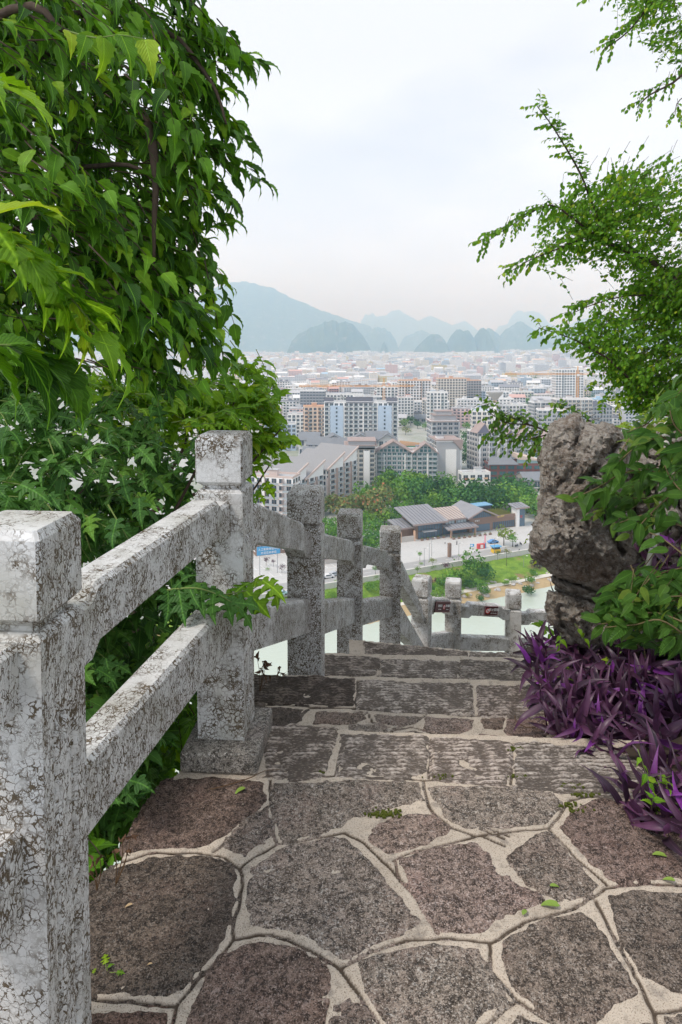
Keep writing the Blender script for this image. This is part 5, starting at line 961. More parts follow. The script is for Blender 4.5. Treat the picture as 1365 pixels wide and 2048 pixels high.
# waterside rocks
def stones():
    ms = []
    for k in range(5):
        bm = bmesh.new(); bmesh.ops.create_icosphere(bm, subdivisions=2, radius=1); r = np.random.RandomState(k); V = np.array([v.co for v in bm.verts]); V *= (1 + fbm(V * 1.4, 3, k)[:, None] * .5) * (1, .8, .55); 
        for v, c in zip(bm.verts, V): v.co = c
        me = bpy.data.meshes.new('boulder'); bm.to_mesh(me); bm.free(); me.materials.append(BANKST); ms.append(me)
    made = []
    for i in range(95):
        if i < 60: t = rng.uniform(12.3, 13.6); s = rng.uniform(-40, 82); r = rng.uniform(.35, .8)
        else: t = rng.uniform(16.8, 20.5); s = rng.choice([rng.uniform(22, 44), rng.uniform(50, 78)]); r = rng.uniform(.5, 1.3)
        z = ZG + np.interp(t, [0, 5, 13.5, 16, 19, 22.5], [-.8, -1.7, -4, -4, -4.6, -5.2]); o = link('boulder', ms[i % 5], None, W(s, t, z + r * .1)); o.scale = (r, r, r); o.rotation_euler = (0, 0, rng.rand() * 6)
        made.append((i >= 60, s, r, o))
    for w_ in (False, True):
        l = sorted([m for m in made if m[0] == w_], key=lambda m: m[1])
        for j, (_, s, r, o) in enumerate(l): tag(o, '%s pale stone, %s from the left %s' % ('large' if r > .9 else 'medium' if r > .6 else 'small', ordw(j + 1), 'by the water below the path' if w_ else 'in the row above the bank path'), 'rock', 'pale stones along the river bank')
BANKST = flat('pale_bank_stone', (.46, .43, .41), .9, .25, 1.2)
stones()
# ------------------------------------------------------------------ buildings
def fm(name, c, **k): return bpy.data.materials.get(name) or flat(name, c, **k)
GLASS = NT('window_glass').done((.045, .065, .085), .25, None, .6); GLASST = NT('teal_glass').done((.05, .13, .14), .25, None, .6)
WHITEF = fm('white_render', (.84, .83, .82), sc=.15, var=.06); GREYF = fm('grey_render', (.42, .42, .43), sc=.12, var=.08); CREAMF = fm('cream_render', (.78, .73, .66), sc=.15); PINKF = fm('pink_render', (.60, .42, .39), sc=.15); BLUEF = fm('pale_blue_render', (.50, .60, .72), sc=.12)
PEACH = fm('peach_render', (.78, .62, .50), sc=.15); YELF = fm('yellow_render', (.72, .60, .32), sc=.15); BRICKF = fm('dark_red_brick', (.22, .085, .07), sc=.3); BROWNF = fm('brown_cladding', (.27, .18, .14), sc=.3); TAUPE = fm('taupe_render', (.50, .46, .42), sc=.15)
RGREY = fm('grey_roof', (.21, .22, .24), sc=.2); RDARK = fm('dark_roof', (.10, .10, .12), sc=.2); RRED = fm('red_roof', (.42, .16, .11), sc=.2); RORG = fm('orange_trim', (.68, .44, .30), sc=.2); RBLUE = fm('blue_metal_roof', (.20, .38, .55), sc=.2); RPALE = fm('pale_roof', (.42, .42, .43), sc=.2); RBRN = fm('brown_edge', (.36, .28, .26), sc=.2)
def wins(b, w, d, h, nf, bay, faces='FRL', ww=.55, wh=.5, m=0, z0=.6, skip=None, proud=.06, fr=1):
    fh = (h - z0) / nf
    for f in faces:
        L = w if f in 'FB' else d; n = max(1, int(L / bay)); s = L / n
        for i in range(n):
            if skip and (f, i) in skip: continue
            for k in range(nf):
                a = -L / 2 + s * (i + .5 - ww / 2); c = a + s * ww; za = z0 + fh * (k + .28); zb = za + fh * wh
                def put(a_, c_, za_, zb_, pr, mm):
                    if f == 'F': b.box(a_, -pr, za_, c_, .02, zb_, mm)
                    elif f == 'R': b.box(w / 2 - .02, d / 2 + a_, za_, w / 2 + pr, d / 2 + c_, zb_, mm)
                    elif f == 'L': b.box(-w / 2 - pr, d / 2 + a_, za_, -w / 2 + .02, d / 2 + c_, zb_, mm)
                    else: b.box(a_, d - .02, za_, c_, d + pr, zb_, mm)
                put(a, c, za, zb, proud, m)
                if fr: put(a - .12, c + .12, za - .22, za - .02, proud + .22, fr); put((a + c) / 2 - .05, (a + c) / 2 + .05, za, zb, proud + .05, fr)
def building(name, label, x, y, rot, w, d, h, wall, roofm, nf, bay=3.4, roof='flat', faces='FRL', balc=None, piers=None, glass=None, trim=None, cat='building', gh=3.5, over=.8, ww=.62, group=None, z=ZG, extra=None, wh=.6):
    t = thing(name, label, cat, (x, y, z), group, rot); trim = trim or WHITEF; b = MB(); b.box(-w / 2, 0, -1, w / 2, d, h)
    if roof == 'gable': b.prism([(-w / 2, 0, h), (w / 2, 0, h), (0, 0, h + gh)], (0, d, 0))
    if roof == 'gablex': b.prism([(-w / 2, 0, h), (-w / 2, d, h), (-w / 2, d / 2, h + gh)], (w, 0, 0))
    if roof == 'shed': b.prism([(-w / 2, 0, h), (-w / 2, d, h), (-w / 2, d, h + gh)], (w, 0, 0))
    b.build('wall', [wall], t); r = MB(); o = over
    if roof == 'flat':
        for (x0, y0, x1, y1) in ((-w / 2, 0, w / 2, .3), (-w / 2, d - .3, w / 2, d), (-w / 2, .3, -w / 2 + .3, d - .3), (w / 2 - .3, .3, w / 2, d - .3)): r.box(x0, y0, h, x1, y1, h + 1.0)
        r.box(-w / 2 + .3, .3, h, w / 2 - .3, d - .3, h + .15, 1)
        if w > 8: xx = rng.uniform(-w / 4, w / 4); r.box(xx - 2, d * .3, h + .15, xx + 2, d * .6, h + 3, 0); r.box(xx - 2.4, d * .3 - .4, h + 3, xx + 2.4, d * .6 + .4, h + 3.2, 1)
    elif roof == 'gable':
        k = gh / (w / 2); 
        for s in (-1, 1): r.prism([(0, -o, h + gh + .05), (s * (w / 2 + o), -o, h - k * o + .05), (s * (w / 2 + o), -o, h - k * o + .4), (0, -o, h + gh + .45)][::s], (0, d + 2 * o, 0), 1)
    elif roof == 'gablex':
        k = gh / (d / 2)
        for s, yy in ((-1, -o), (1, d + o)): r.prism([(-w / 2 - o, d / 2, h + gh + .05), (-w / 2 - o, yy, h - k * o + .05), (-w / 2 - o, yy, h - k * o + .4), (-w / 2 - o, d / 2, h + gh + .45)][::-s], (w + 2 * o, 0, 0), 1)
    elif roof == 'shed':
        k = gh / d; r.prism([(-w / 2 - o, -o, h - k * o + .05), (-w / 2 - o, d + o, h + gh + k * o + .05), (-w / 2 - o, d + o, h + gh + k * o + .45), (-w / 2 - o, -o, h - k * o + .45)], (w + 2 * o, 0, 0), 1)
        r.prism([(w / 2 + o, -o - .1, h - k * o - .3), (w / 2 + o, d + o, h + gh + k * o - .3), (w / 2 + o, d + o, h + gh + k * o + .75), (w / 2 + o, -o - .1, h - k * o + .75)], (.45, 0, 0), 0)
    elif roof == 'hip':
        e = [(-w / 2 - o, -o, h), (w / 2 + o, -o, h), (w / 2 + o, d + o, h), (-w / 2 - o, d + o, h)]; q = min(w, d) * .5; tp = [(-w / 2 + q, d / 2 - .1, h + gh), (w / 2 - q, d / 2 - .1, h + gh), (w / 2 - q, d / 2 + .1, h + gh), (-w / 2 + q, d / 2 + .1, h + gh)]
        r.add(e + tp, [(3, 2, 1, 0), (0, 1, 5, 4), (1, 2, 6, 5), (2, 3, 7, 6), (3, 0, 4, 7), (4, 5, 6, 7)], 1)
    r.build('roof', [trim, roofm], t)
    if nf:
        q = MB(); wins(q, w, d, h, nf, bay, faces, ww, wh, skip=None); tag(q.build('windows', [glass or GLASS, trim], t), kind='stuff')
    if balc:
        q = MB(); fh = (h - .6) / nf
        for f, pos, bw in balc:
            for k in range(nf):
                z0 = .6 + fh * k
                if f == 'F': q.box(pos - bw / 2, -1.3, z0, pos + bw / 2, 0, z0 + .15); q.box(pos - bw / 2, -1.3, z0 + .15, pos + bw / 2, -1.2, z0 + 1.1, 1); q.box(pos - bw / 2, -1.2, z0 + .15, pos - bw / 2 + .1, 0, z0 + fh, 0)
                if f == 'R': q.box(w / 2, pos - bw / 2, z0, w / 2 + 1.4, pos + bw / 2, z0 + .18); q.box(w / 2 + 1.3, pos - bw / 2, z0 + .18, w / 2 + 1.4, pos + bw / 2, z0 + 1.1, 1); q.box(w / 2, pos - bw / 2, z0 + .18, w / 2 + 1.3, pos - bw / 2 + .1, z0 + fh, 0)
                if f == 'L': q.box(-w / 2 - 1.4, pos - bw / 2, z0, -w / 2, pos + bw / 2, z0 + .18); q.box(-w / 2 - 1.4, pos - bw / 2, z0 + .18, -w / 2 - 1.3, pos + bw / 2, z0 + 1.1, 1)
        tag(q.build('balconies', [trim, fm('balcony_rail', (.36, .40, .42))], t), kind='stuff')
    if piers:
        q = MB()
        for f, pos, pw, z1 in piers:
            if f == 'F': q.box(pos - pw / 2, -.55, 0, pos + pw / 2, 0, z1)
            else: q.box(w / 2, pos - pw / 2, 0, w / 2 + .55, pos + pw / 2, z1)
        q.build('piers', [trim], t)
    if extra: extra(t, w, d, h)
    return t
def at(u, D): return XY(u, D)
def hv_(v, D): return (EYE[2] - ZG) - (v - 690) * D / 1365.
# A: tall blue-grey and white block
def exA(t, w, d, h):
    q = MB()
    for a, c in ((-22.5, -13), (12.5, 22.5)): q.box(a, -.9, .5, c, 0, h - 2)
    q.build('blue_bay', [BLUEF], t); q = MB()
    for a, c in ((-22.5, -13), (12.5, 22.5)):
        for k in range(12): q.box((a + c) / 2 - .7, -.97, 1.5 + k * 2.95, (a + c) / 2 + .5, -.9, 2.9 + k * 2.95)
    tag(q.build('small_windows', [GLASS], t), kind='stuff')
    q = MB(); q.prism([(-27, -1, h), (-27, 6, h + 3.6), (-27, 6, h)], (7, 0, 0)); q.prism([(-11, -1, h), (-11, 6, h + 4), (-11, 6, h)], (20, 0, 0)); q.prism([(19, -1, h), (19, 6, h + 3.6), (19, 6, h)], (8, 0, 0)); q.build('sloping_roof', [RDARK], t)
x, y = at(722, 500); building('apartment_tower', 'tall white and blue-grey apartment block with three dark sloping roof panels', x, y, 0, 54, 14, hv_(806, 500), WHITEF, RGREY, 12, 3.6, balc=[('F', -24.8, 3.6), ('F', -9, 4), ('F', -3.5, 4), ('F', 4, 4), ('F', 9.5, 4), ('F', 25, 3.4)], piers=[('F', -26.8, .8, 39), ('F', -12.4, .8, 39), ('F', 12, .8, 39), ('F', 26.8, .8, 39)], extra=exA)
# E: gabled riverside apartments
def gabE(t, w, d, h):
    for (cx, gw, gz) in ((-6.5, 20, 6.0), (12, 13, 5.0)):
        b = MB(); b.prism([(cx - gw / 2, -.4, h), (cx + gw / 2, -.4, h), (cx, -.4, h + gz)], (0, d * .7, 0)); b.build('gable', [GREYF], t); r = MB(); k = gz / (gw / 2)
        for s in (-1, 1): r.prism([(cx, -1.5, h + gz + .1), (cx + s * (gw / 2 + 1.4), -1.5, h - k * 1.4 + .1), (cx + s * (gw / 2 + 1.4), -1.5, h - k * 1.4 + .7), (cx, -1.5, h + gz + .7)][::s], (0, d * .7 + 2, 0))
        r.build('gable_roof', [RBRN], t); q = MB()
        for k_ in range(-3, 4):
            if abs(k_ * 2.3) < gw / 2 - 3: q.box(cx + k_ * 2.3 - .8, -.5, h + .4, cx + k_ * 2.3 + .8, -.4, h + 1.9)
        for k_ in range(-1, 2): q.box(cx + k_ * 2.3 - .8, -.5, h + 2.4, cx + k_ * 2.3 + .8, -.4, h + 3.5)
        tag(q.build('gable_windows', [GLASST], t), kind='stuff')
x, y = at(810, 392); building('apartment_block', 'grey riverside apartment block with two broad gables and white framed window columns', x, y, R(-3), 38, 14, hv_(906, 392), GREYF, RGREY, 7, 2.75, balc=[('F', -13.6, 3.2), ('F', 2, 3), ('F', 9, 3), ('F', 16, 4.5)], piers=[('F', -16.4, .7, 18), ('F', -11.8, .6, 18), ('F', .2, .6, 18), ('F', 3.8, .6, 18), ('F', 13.2, .6, 18)], extra=gabE, glass=GLASST, ww=.62)
# D
def deck(t, w, d, h):
    r = MB(); r.box(-w / 2 - 5, -1, h + 2, w / 2 + 1.2, d + 1, h + 2.5); r.box(-w / 2 - 4, 0, h, w / 2, d, h + 2, 1); r.box(-w / 2 - 3, -.6, h + 4.5, w / 2 + .8, d, h + 5); r.box(-w / 2 - 2.5, 0, h + 2.5, w / 2, d - 1, h + 4.5, 1); r.build('roof_deck', [RBRN, GREYF], t)
x, y = at(728, 385); building('apartment_block', 'narrow grey block with paired windows and stacked brown roof decks', x, y, 0, 12.5, 16, hv_(900, 385), TAUPE, RGREY, 8, 3.1, extra=deck, piers=[('F', 1.6, 3.4, 21)])
# C: stepped shed-roofed block, facade facing the river road to the right
cxs = [(-25.5, 316), (-17.5, 327), (-7.5, 343), (0, 359)]
for k, (fx, fy) in enumerate(cxs):
    hh = (16.5, 16.2, 17.7, 18.3)[k]
    building('terrace_block', ['nearest stepped block with a sloping grey roof, left of the third post', 'second stepped block with a long grey sloping roof and balconies', 'third stepped block with sloping roof and balcony columns', 'farthest and tallest of the stepped sloping-roof blocks'][k], fx - 9.8, fy + 6.9, R(-35), 24, 15.0, hh, WHITEF, fm('rusty_grey_roof', (.29, .285, .29), var=.25), 6, 3.2, 'shed', balc=[('R', 4, 5), ('R', 11, 5)] + ([('F', -9, 5), ('F', 2, 6)] if k == 0 else []), trim=(fm('dusty_pink_trim', (.62, .50, .45))), gh=6.6, over=.6, faces='FRL', ww=.7, glass=GLASS, piers=[('R', 7.6, 1, hh - 2), ('R', .6, .8, hh - 4)], group='stepped apartment blocks')
x, y = at(560, 330); building('terrace_block', 'low front wing with wide balconies left of the third post', x - 3, y - 19, R(-17), 22, 10, hv_(958, 310), WHITEF, RPALE, 6, 3.3, balc=[('F', -8, 6), ('F', 1, 7), ('F', 9, 5)], trim=fm('dusty_pink_trim', (.62, .50, .45)))
# B: traditional roofs
for i, (u, v, w, lab) in enumerate([(640, 884, 17, 'leftmost low grey-tiled gabled house below the blue-grey tower'), (668, 878, 15, 'second low grey-tiled house below the tower'), (695, 886, 17, 'third low grey-tiled house below the tower'), (722, 876, 15, 'grey-tiled house beneath the tower centre'), (630, 905, 16, 'grey-tiled hall in front of the low gabled row at left'), (665, 905, 17, 'grey-tiled hall in front of the row in the middle'), (755, 872, 14, 'grey-tiled house right of the tower foot'), (775, 876, 12, 'small grey-tiled house against the gabled apartments'), (616, 874, 13, 'grey-tiled house beside the peach building'), (700, 905, 15, 'grey-tiled hall beside the brown roof decks')]):
    D = 455 - (v - 870) * .9; x, y = at(u, D); building('tiled_house', lab, x, y, R((-8, 5, 0, -4)[i % 4]), w, 12, hv_(v + 6, D) , fm('white_gable_wall', (.60, .60, .60)), RGREY, 3, 3.5, ('gablex', 'gable')[i % 2], gh=4, over=1, group='low grey-tiled houses')
# F
def topF(t, w, d, h):
    r = MB(); r.box(-w / 2 - .8, -.8, h + .3, w / 2 + .8, d + .8, h + .7); r.box(-w / 2 + 2.5, 2, h + .7, w / 2 - 1.5, d - 1, h + 4, 1); r.box(-w / 2 + 1.8, 1.3, h + 4, w / 2 - .8, d, h + 4.4); r.box(-w / 2 + 4, 3, h + 4.4, w / 2 - 4, d - 2, h + 6.5, 1); r.box(-w / 2 + 3.4, 2.6, h + 6.5, w / 2 - 3, d - 1.5, h + 6.9); r.build('roof_deck', [RBRN, GREYF], t)
x, y = at(891, 432); building('apartment_tower', 'grey tower with tiered brown-edged roof terraces behind the white-ended slab', x, y, R(4), 18, 14, hv_(845, 432), GREYF, RGREY, 11, 3.2, extra=topF, balc=[('R', 5, 4), ('F', -7, 3)])
x, y = at(898, 402)
def whiteend(t, w, d, h):
    b = MB(); b.box(-1.6, -.35, 0, w / 2 - 2.4, 0, h - 4.5); b.build('end_wall', [fm('bright_white', (.82, .80, .77))], t); r = MB(); r.box(-w / 2 - .8, -.8, h + .9, w / 2 + .8, d + .8, h + 1.4); r.prism([(w / 2 - 5, -.9, h + 1), (w / 2 + 1.6, -.9, h + 1), (w / 2 + .8, -.9, h - 5)], (0, d, 0)); r.build('roof_edge', [RBRN], t)
building('apartment_slab', 'slab block with a tall blank white end wall and brown roof edge above the wood', x, y, R(5), 14.5, 18, hv_(885, 402), GREYF, RGREY, 8, 4.8, balc=[('R', 3, 3), ('R', 8, 3), ('R', 13, 3)], faces='RL', extra=whiteend)
# G
def purp(t, w, d, h):
    r = MB()
    for a in (-w / 2 + 3.4, w / 2 - 4): r.prism([(a - 4, -1, h + .1), (a + 4, -1, h + .1), (a + 1, -1, h + 5.5)], (0, 9, 0), 0); r.prism([(a - 4.4, -1.2, h), (a - 4, -1.2, h), (a + 1, -1.2, h + 5.5), (a + 1, -1.2, h + 6.1)], (0, 9.4, 0), 1); r.prism([(a + 4.4, -1.2, h), (a + 1, -1.2, h + 6.1), (a + 1, -1.2, h + 5.5), (a + 4, -1.2, h)], (0, 9.4, 0), 1)
    r.build('gable_roof', [fm('slate_purple_roof', (.20, .19, .25)), RBRN], t)
for k, (u, D, w, vt, lab) in enumerate([(985, 412, 19, 866, 'near end of the long grey apartments with a slate gable, left of the rock'), (1035, 428, 18, 878, 'middle section of the long grey apartments left of the rock'), (1085, 446, 20, 884, 'far section of the long grey apartments half hidden by the rock')]):
    x, y = at(u, D); building('apartment_block', lab, x, y, R(16), w, 14, hv_(vt, D), fm('warm_grey_render', (.50, .48, .47)), RGREY, 9, 2.9, balc=[('F', w / 2 - 3, 3.2), ('F', -w / 2 + 9, 3)], extra=purp, piers=[('F', -w / 2 + 1.5, 1.0, 26), ('F', w / 2 - 5.3, .7, 26), ('F', w / 2 - 1, .7, 26)], group='long grey apartments')
# H
def glassroof(t, w, d, h):
    b = MB(); b.box(2, .5, h, w / 2 - .5, d - 2, h + 3.2); b.build('glass_storey', [fm('pale_teal_glass', (.35, .52, .52), rough=.3)], t); r = MB(); r.prism([(1.5, -.5, h + 3.3), (w / 2 + .3, -.5, h + 2.4), (w / 2 + .3, -.5, h + 2.8), (1.5, -.5, h + 6.0)], (0, d, 0), 0); r.prism([(-w / 2 - 1.5, -1.5, h + .4), (1.3, -1.5, h + .4), (-1, 8, h + 3.4), (-w / 2 + 2, 8, h + 3.4)], (0, 0, .35), 1); r.build('roof_plane', [fm('pale_peach_roof', (.62, .50, .42)), RGREY], t)
x, y = at(1034, 398); building('red_brick_building', 'low dark red brick building with large windows and a glazed top storey', x, y, R(2), 31, 14, hv_(932, 398), BRICKF, RGREY, 3, 4.6, extra=glassroof, glass=GLASST, ww=.7, trim=BRICKF, wh=.6)
x, y = at(1078, 375); building('shed', 'low grey pitched-roof hall right behind the wood beside the rock', x, y, R(3), 14, 16, 6, fm('old_stone_wall', (.32, .29, .26)), RGREY, 1, 4, 'gablex', gh=3, over=.5)
x, y = at(955, 392); building('shop_row', 'row of low white shops with bright signs behind the wood', x, y, R(8), 17, 8, 6.5, WHITEF, RPALE, 1, 4.2, trim=WHITEF, extra=lambda t, w, d, h: [MB().box(a, -.4, 3.2, a + 2.4, -.1, 4.2).build('shop_sign', [m_], t) for a, m_ in ((-7, RRED), (-3.5, YELF), (.5, RBLUE), (4.5, RORG))])
# K
for a in [(630, 560, 18, 815, PEACH, RORG, 7, 'peach coloured block left of the blue-grey tower'), (600, 590, 22, 830, WHITEF, RGREY, 6, 'white block with blue-grey windows left of the peach one'), (560, 520, 24, 850, BLUEF, RGREY, 8, 'pale blue-grey block at the leaves of the bright bush'), (625, 700, 26, 783, fm('mid_grey_block', (.30, .31, .34)), RGREY, 5, 'plain dark grey block with three windows above the peach building'), (660, 720, 22, 790, WHITEF, RGREY, 5, 'white block with planted roof above the tower'), (700, 740, 28, 790, WHITEF, RGREY, 5, 'wide white block with arched windows and planted roof'), (738, 640, 26, 795, fm('mid_grey_block', (.30, .31, .34)), RGREY, 5, 'blank grey block just behind the tower roof'), (775, 700, 22, 775, WHITEF, RGREY, 7, 'white block beside the orange crane mast'), (812, 690, 16, 796, WHITEF, RRED, 5, 'white block with dark red roof slab'), (830, 760, 36, 762, WHITEF, RORG, 8, 'long white block with orange roof line'), (875, 650, 20, 786, WHITEF, RGREY, 7, 'white mid-rise block behind the tiered tower'), (905, 800, 34, 758, CREAMF, RORG, 8, 'cream block with an orange roof line left of the water tower'), (942, 820, 26, 762, GREYF, RORG, 7, 'grey balconied block with orange roof line by the water tower'),
          (860, 720, 16, 800, CREAMF, RRED, 5, 'small cream house block with red roof'), (965, 470, 14, 824, CREAMF, RBLUE, 9, 'cream ribbed tower beside the dark trees'), (1110, 520, 24, 822, GREYF, RBRN, 7, 'grey gabled block right of the shrub branch'), (1150, 560, 30, 800, TAUPE, RBRN, 7, 'brown-roofed grey block just left of the right tree'), (1100, 600, 28, 806, GREYF, RDARK, 5, 'grey block with stepped dark roofs near the orange mast'), (1030, 640, 24, 812, WHITEF, RPALE, 5, 'white flat-roofed block above the shrub branch'), (1000, 760, 22, 785, WHITEF, RGREY, 6, 'white block with many small windows by the water tower'), (1050, 800, 22, 785, CREAMF, RGREY, 6, 'cream block beside the round tree'), (1095, 820, 26, 790, CREAMF, RRED, 5, 'cream block right of the round tree'), (1140, 820, 34, 740, WHITEF, RGREY, 10, 'tall white block with balconies right of the orange mast')]:
    u, D, w, vt, wm, rm, nf, lab = a; x, y = at(u, D); nf = max(3, int(hv_(vt, D) / 3)); building('town_block', lab, x, y, R(rng.uniform(-10, 10)), w, 13, hv_(vt, D), wm, rm, nf, 3.2, balc=[('F', -w / 4, 3), ('F', w / 4, 3)] if rng.rand() < .6 else None, trim=rm if rm is RORG else None)
# gabled brown terraces at the right
for k, (u, D, vt) in enumerate([(1122, 640, 812), (1150, 600, 830), (1180, 560, 845), (1095, 560, 850), (1205, 640, 815)]):
    x, y = at(u, D); building('gabled_block', ['far brown-gabled block', 'second brown-gabled block', 'near brown-gabled block', 'low brown-gabled block by the rock top', 'rightmost brown-gabled block'][k] + ' right of the rock', x, y, R(10), 22, 14, hv_(vt, D), GREYF, RDARK, 6, 3.1, 'gable', gh=4.5, over=1.2, trim=RBRN)
x, y = at(880, 740); building('factory_shed', 'long dark-roofed factory shed behind the apartments', x, y, R(-2), 92, 24, 7, GREYF, RDARK, 1, 6, 'gablex', gh=4, over=.5)
x, y = at(885, 700); building('factory_shed', 'second long grey factory shed in front of the dark one', x, y, R(-2), 70, 18, 5, GREYF, RGREY, 1, 6, 'gablex', gh=3.5, over=.5)
# water tower, cranes, netting
t = thing('water_tower', 'mushroom-shaped concrete water tower with an orange band', 'water tower', at(991, 640) + (ZG,)); b = MB(); b.tube([(0, 0, 0), (0, 0, 27)], 1.5, k=14); b.build('shaft', [WHITEF], t, smooth=True); b = MB(); b.tube([(0, 0, 27), (0, 0, 29)], 1.7, k=14); b.build('band', [RORG], t); b = MB(); b.tube([(0, 0, 29), (0, 0, 36), (0, 0, 37)], [1.8, 7.5, 7.6], k=20); b.build('bowl', [TAUPE], t); b = MB(); b.tube([(0, 0, 37), (0, 0, 38)], [7.9, 6], k=20); b.build('lid', [RPALE], t)
CR = fm('crane_orange', (.70, .32, .04), sc=.5)
def crane(lab, u, D, vj, u0, u1):
    x, y = at(u, D); H = hv_(vj, D); t = thing('tower_crane', lab, 'crane', (x, y, ZG)); 
    def lat(a, b_, w, n):
        m = MB(); a = np.array(a, float); b_ = np.array(b_, float); d = (b_ - a) / np.linalg.norm(b_ - a); e1 = np.cross(d, (0, 1, 0.)) if abs(d[1]) < .9 else np.array([1., 0, 0]); e1 /= np.linalg.norm(e1); e2 = np.cross(d, e1); C = [(s * e1 + q * e2) * w / 2 for s, q in ((-1, -1), (1, -1), (1, 1), (-1, 1))]
        for c in C: m.tube([a + c, b_ + c], .16, k=4)
        for i in range(n):
            p = a + (b_ - a) * i / n; q = a + (b_ - a) * (i + 1) / n
            for j in range(4): m.tube([p + C[j], q + C[(j + 1) % 4]], .11, k=3)
        return m
    lat((0, 0, 0), (0, 0, H + 3), 1.8, 20).build('mast', [CR], t); xa, xb = (u0 - u) / 1365 * D, (u1 - u) / 1365 * D
    lat((xa, 0, H), (xb, 0, H), 1.4, 30).build('jib', [CR], t); b = MB(); b.tube([(0, 0, H + 3), (0, 0, H + 7)], .5, k=4); b.build('peak', [CR], t); b = MB(); b.tube([(xa * .7, 0, H + .8), (0, 0, H + 7), (xb * .8, 0, H + .8)], .09, k=3); b.build('tie', [CR], t); b = MB(); c = xb if abs(xb) < abs(xa) else xa; b.box(c - 2, -1, H - 2.5, c + 2, 1, H - .5); b.build('counterweight', [GREYF], t); b = MB(); b.box(-1.2, -2, H - 2, 1.2, -.9, H); b.build('cab', [WHITEF], t)
crane('orange tower crane with a long jib behind the blue-grey tower', 768, 610, 772, 598, 830); crane('orange tower crane at the right whose mast rises by the leaves', 1156, 640, 748, 1010, 1190)
t = thing('sports_net', 'orange and green safety netting round a small court between the blocks', 'netting', at(818, 520) + (ZG,)); b = MB(); b.poly([(-7, 0, 0), (9, 0, 0), (11, 6, 5), (-6, 6, 7)]); 
for k in range(8): b.tube([(-7 + k * 2.2, 0, 0), (-6.2 + k * 2.4, 6, 7 - k * .25)], .12, k=4)
b.build('net', [fm('orange_net', (.62, .38, .22))], t); MB().box(-9, -2, 0, 10, -1.8, 4).build('fence_panel', [fm('green_net', (.08, .30, .16))], t)
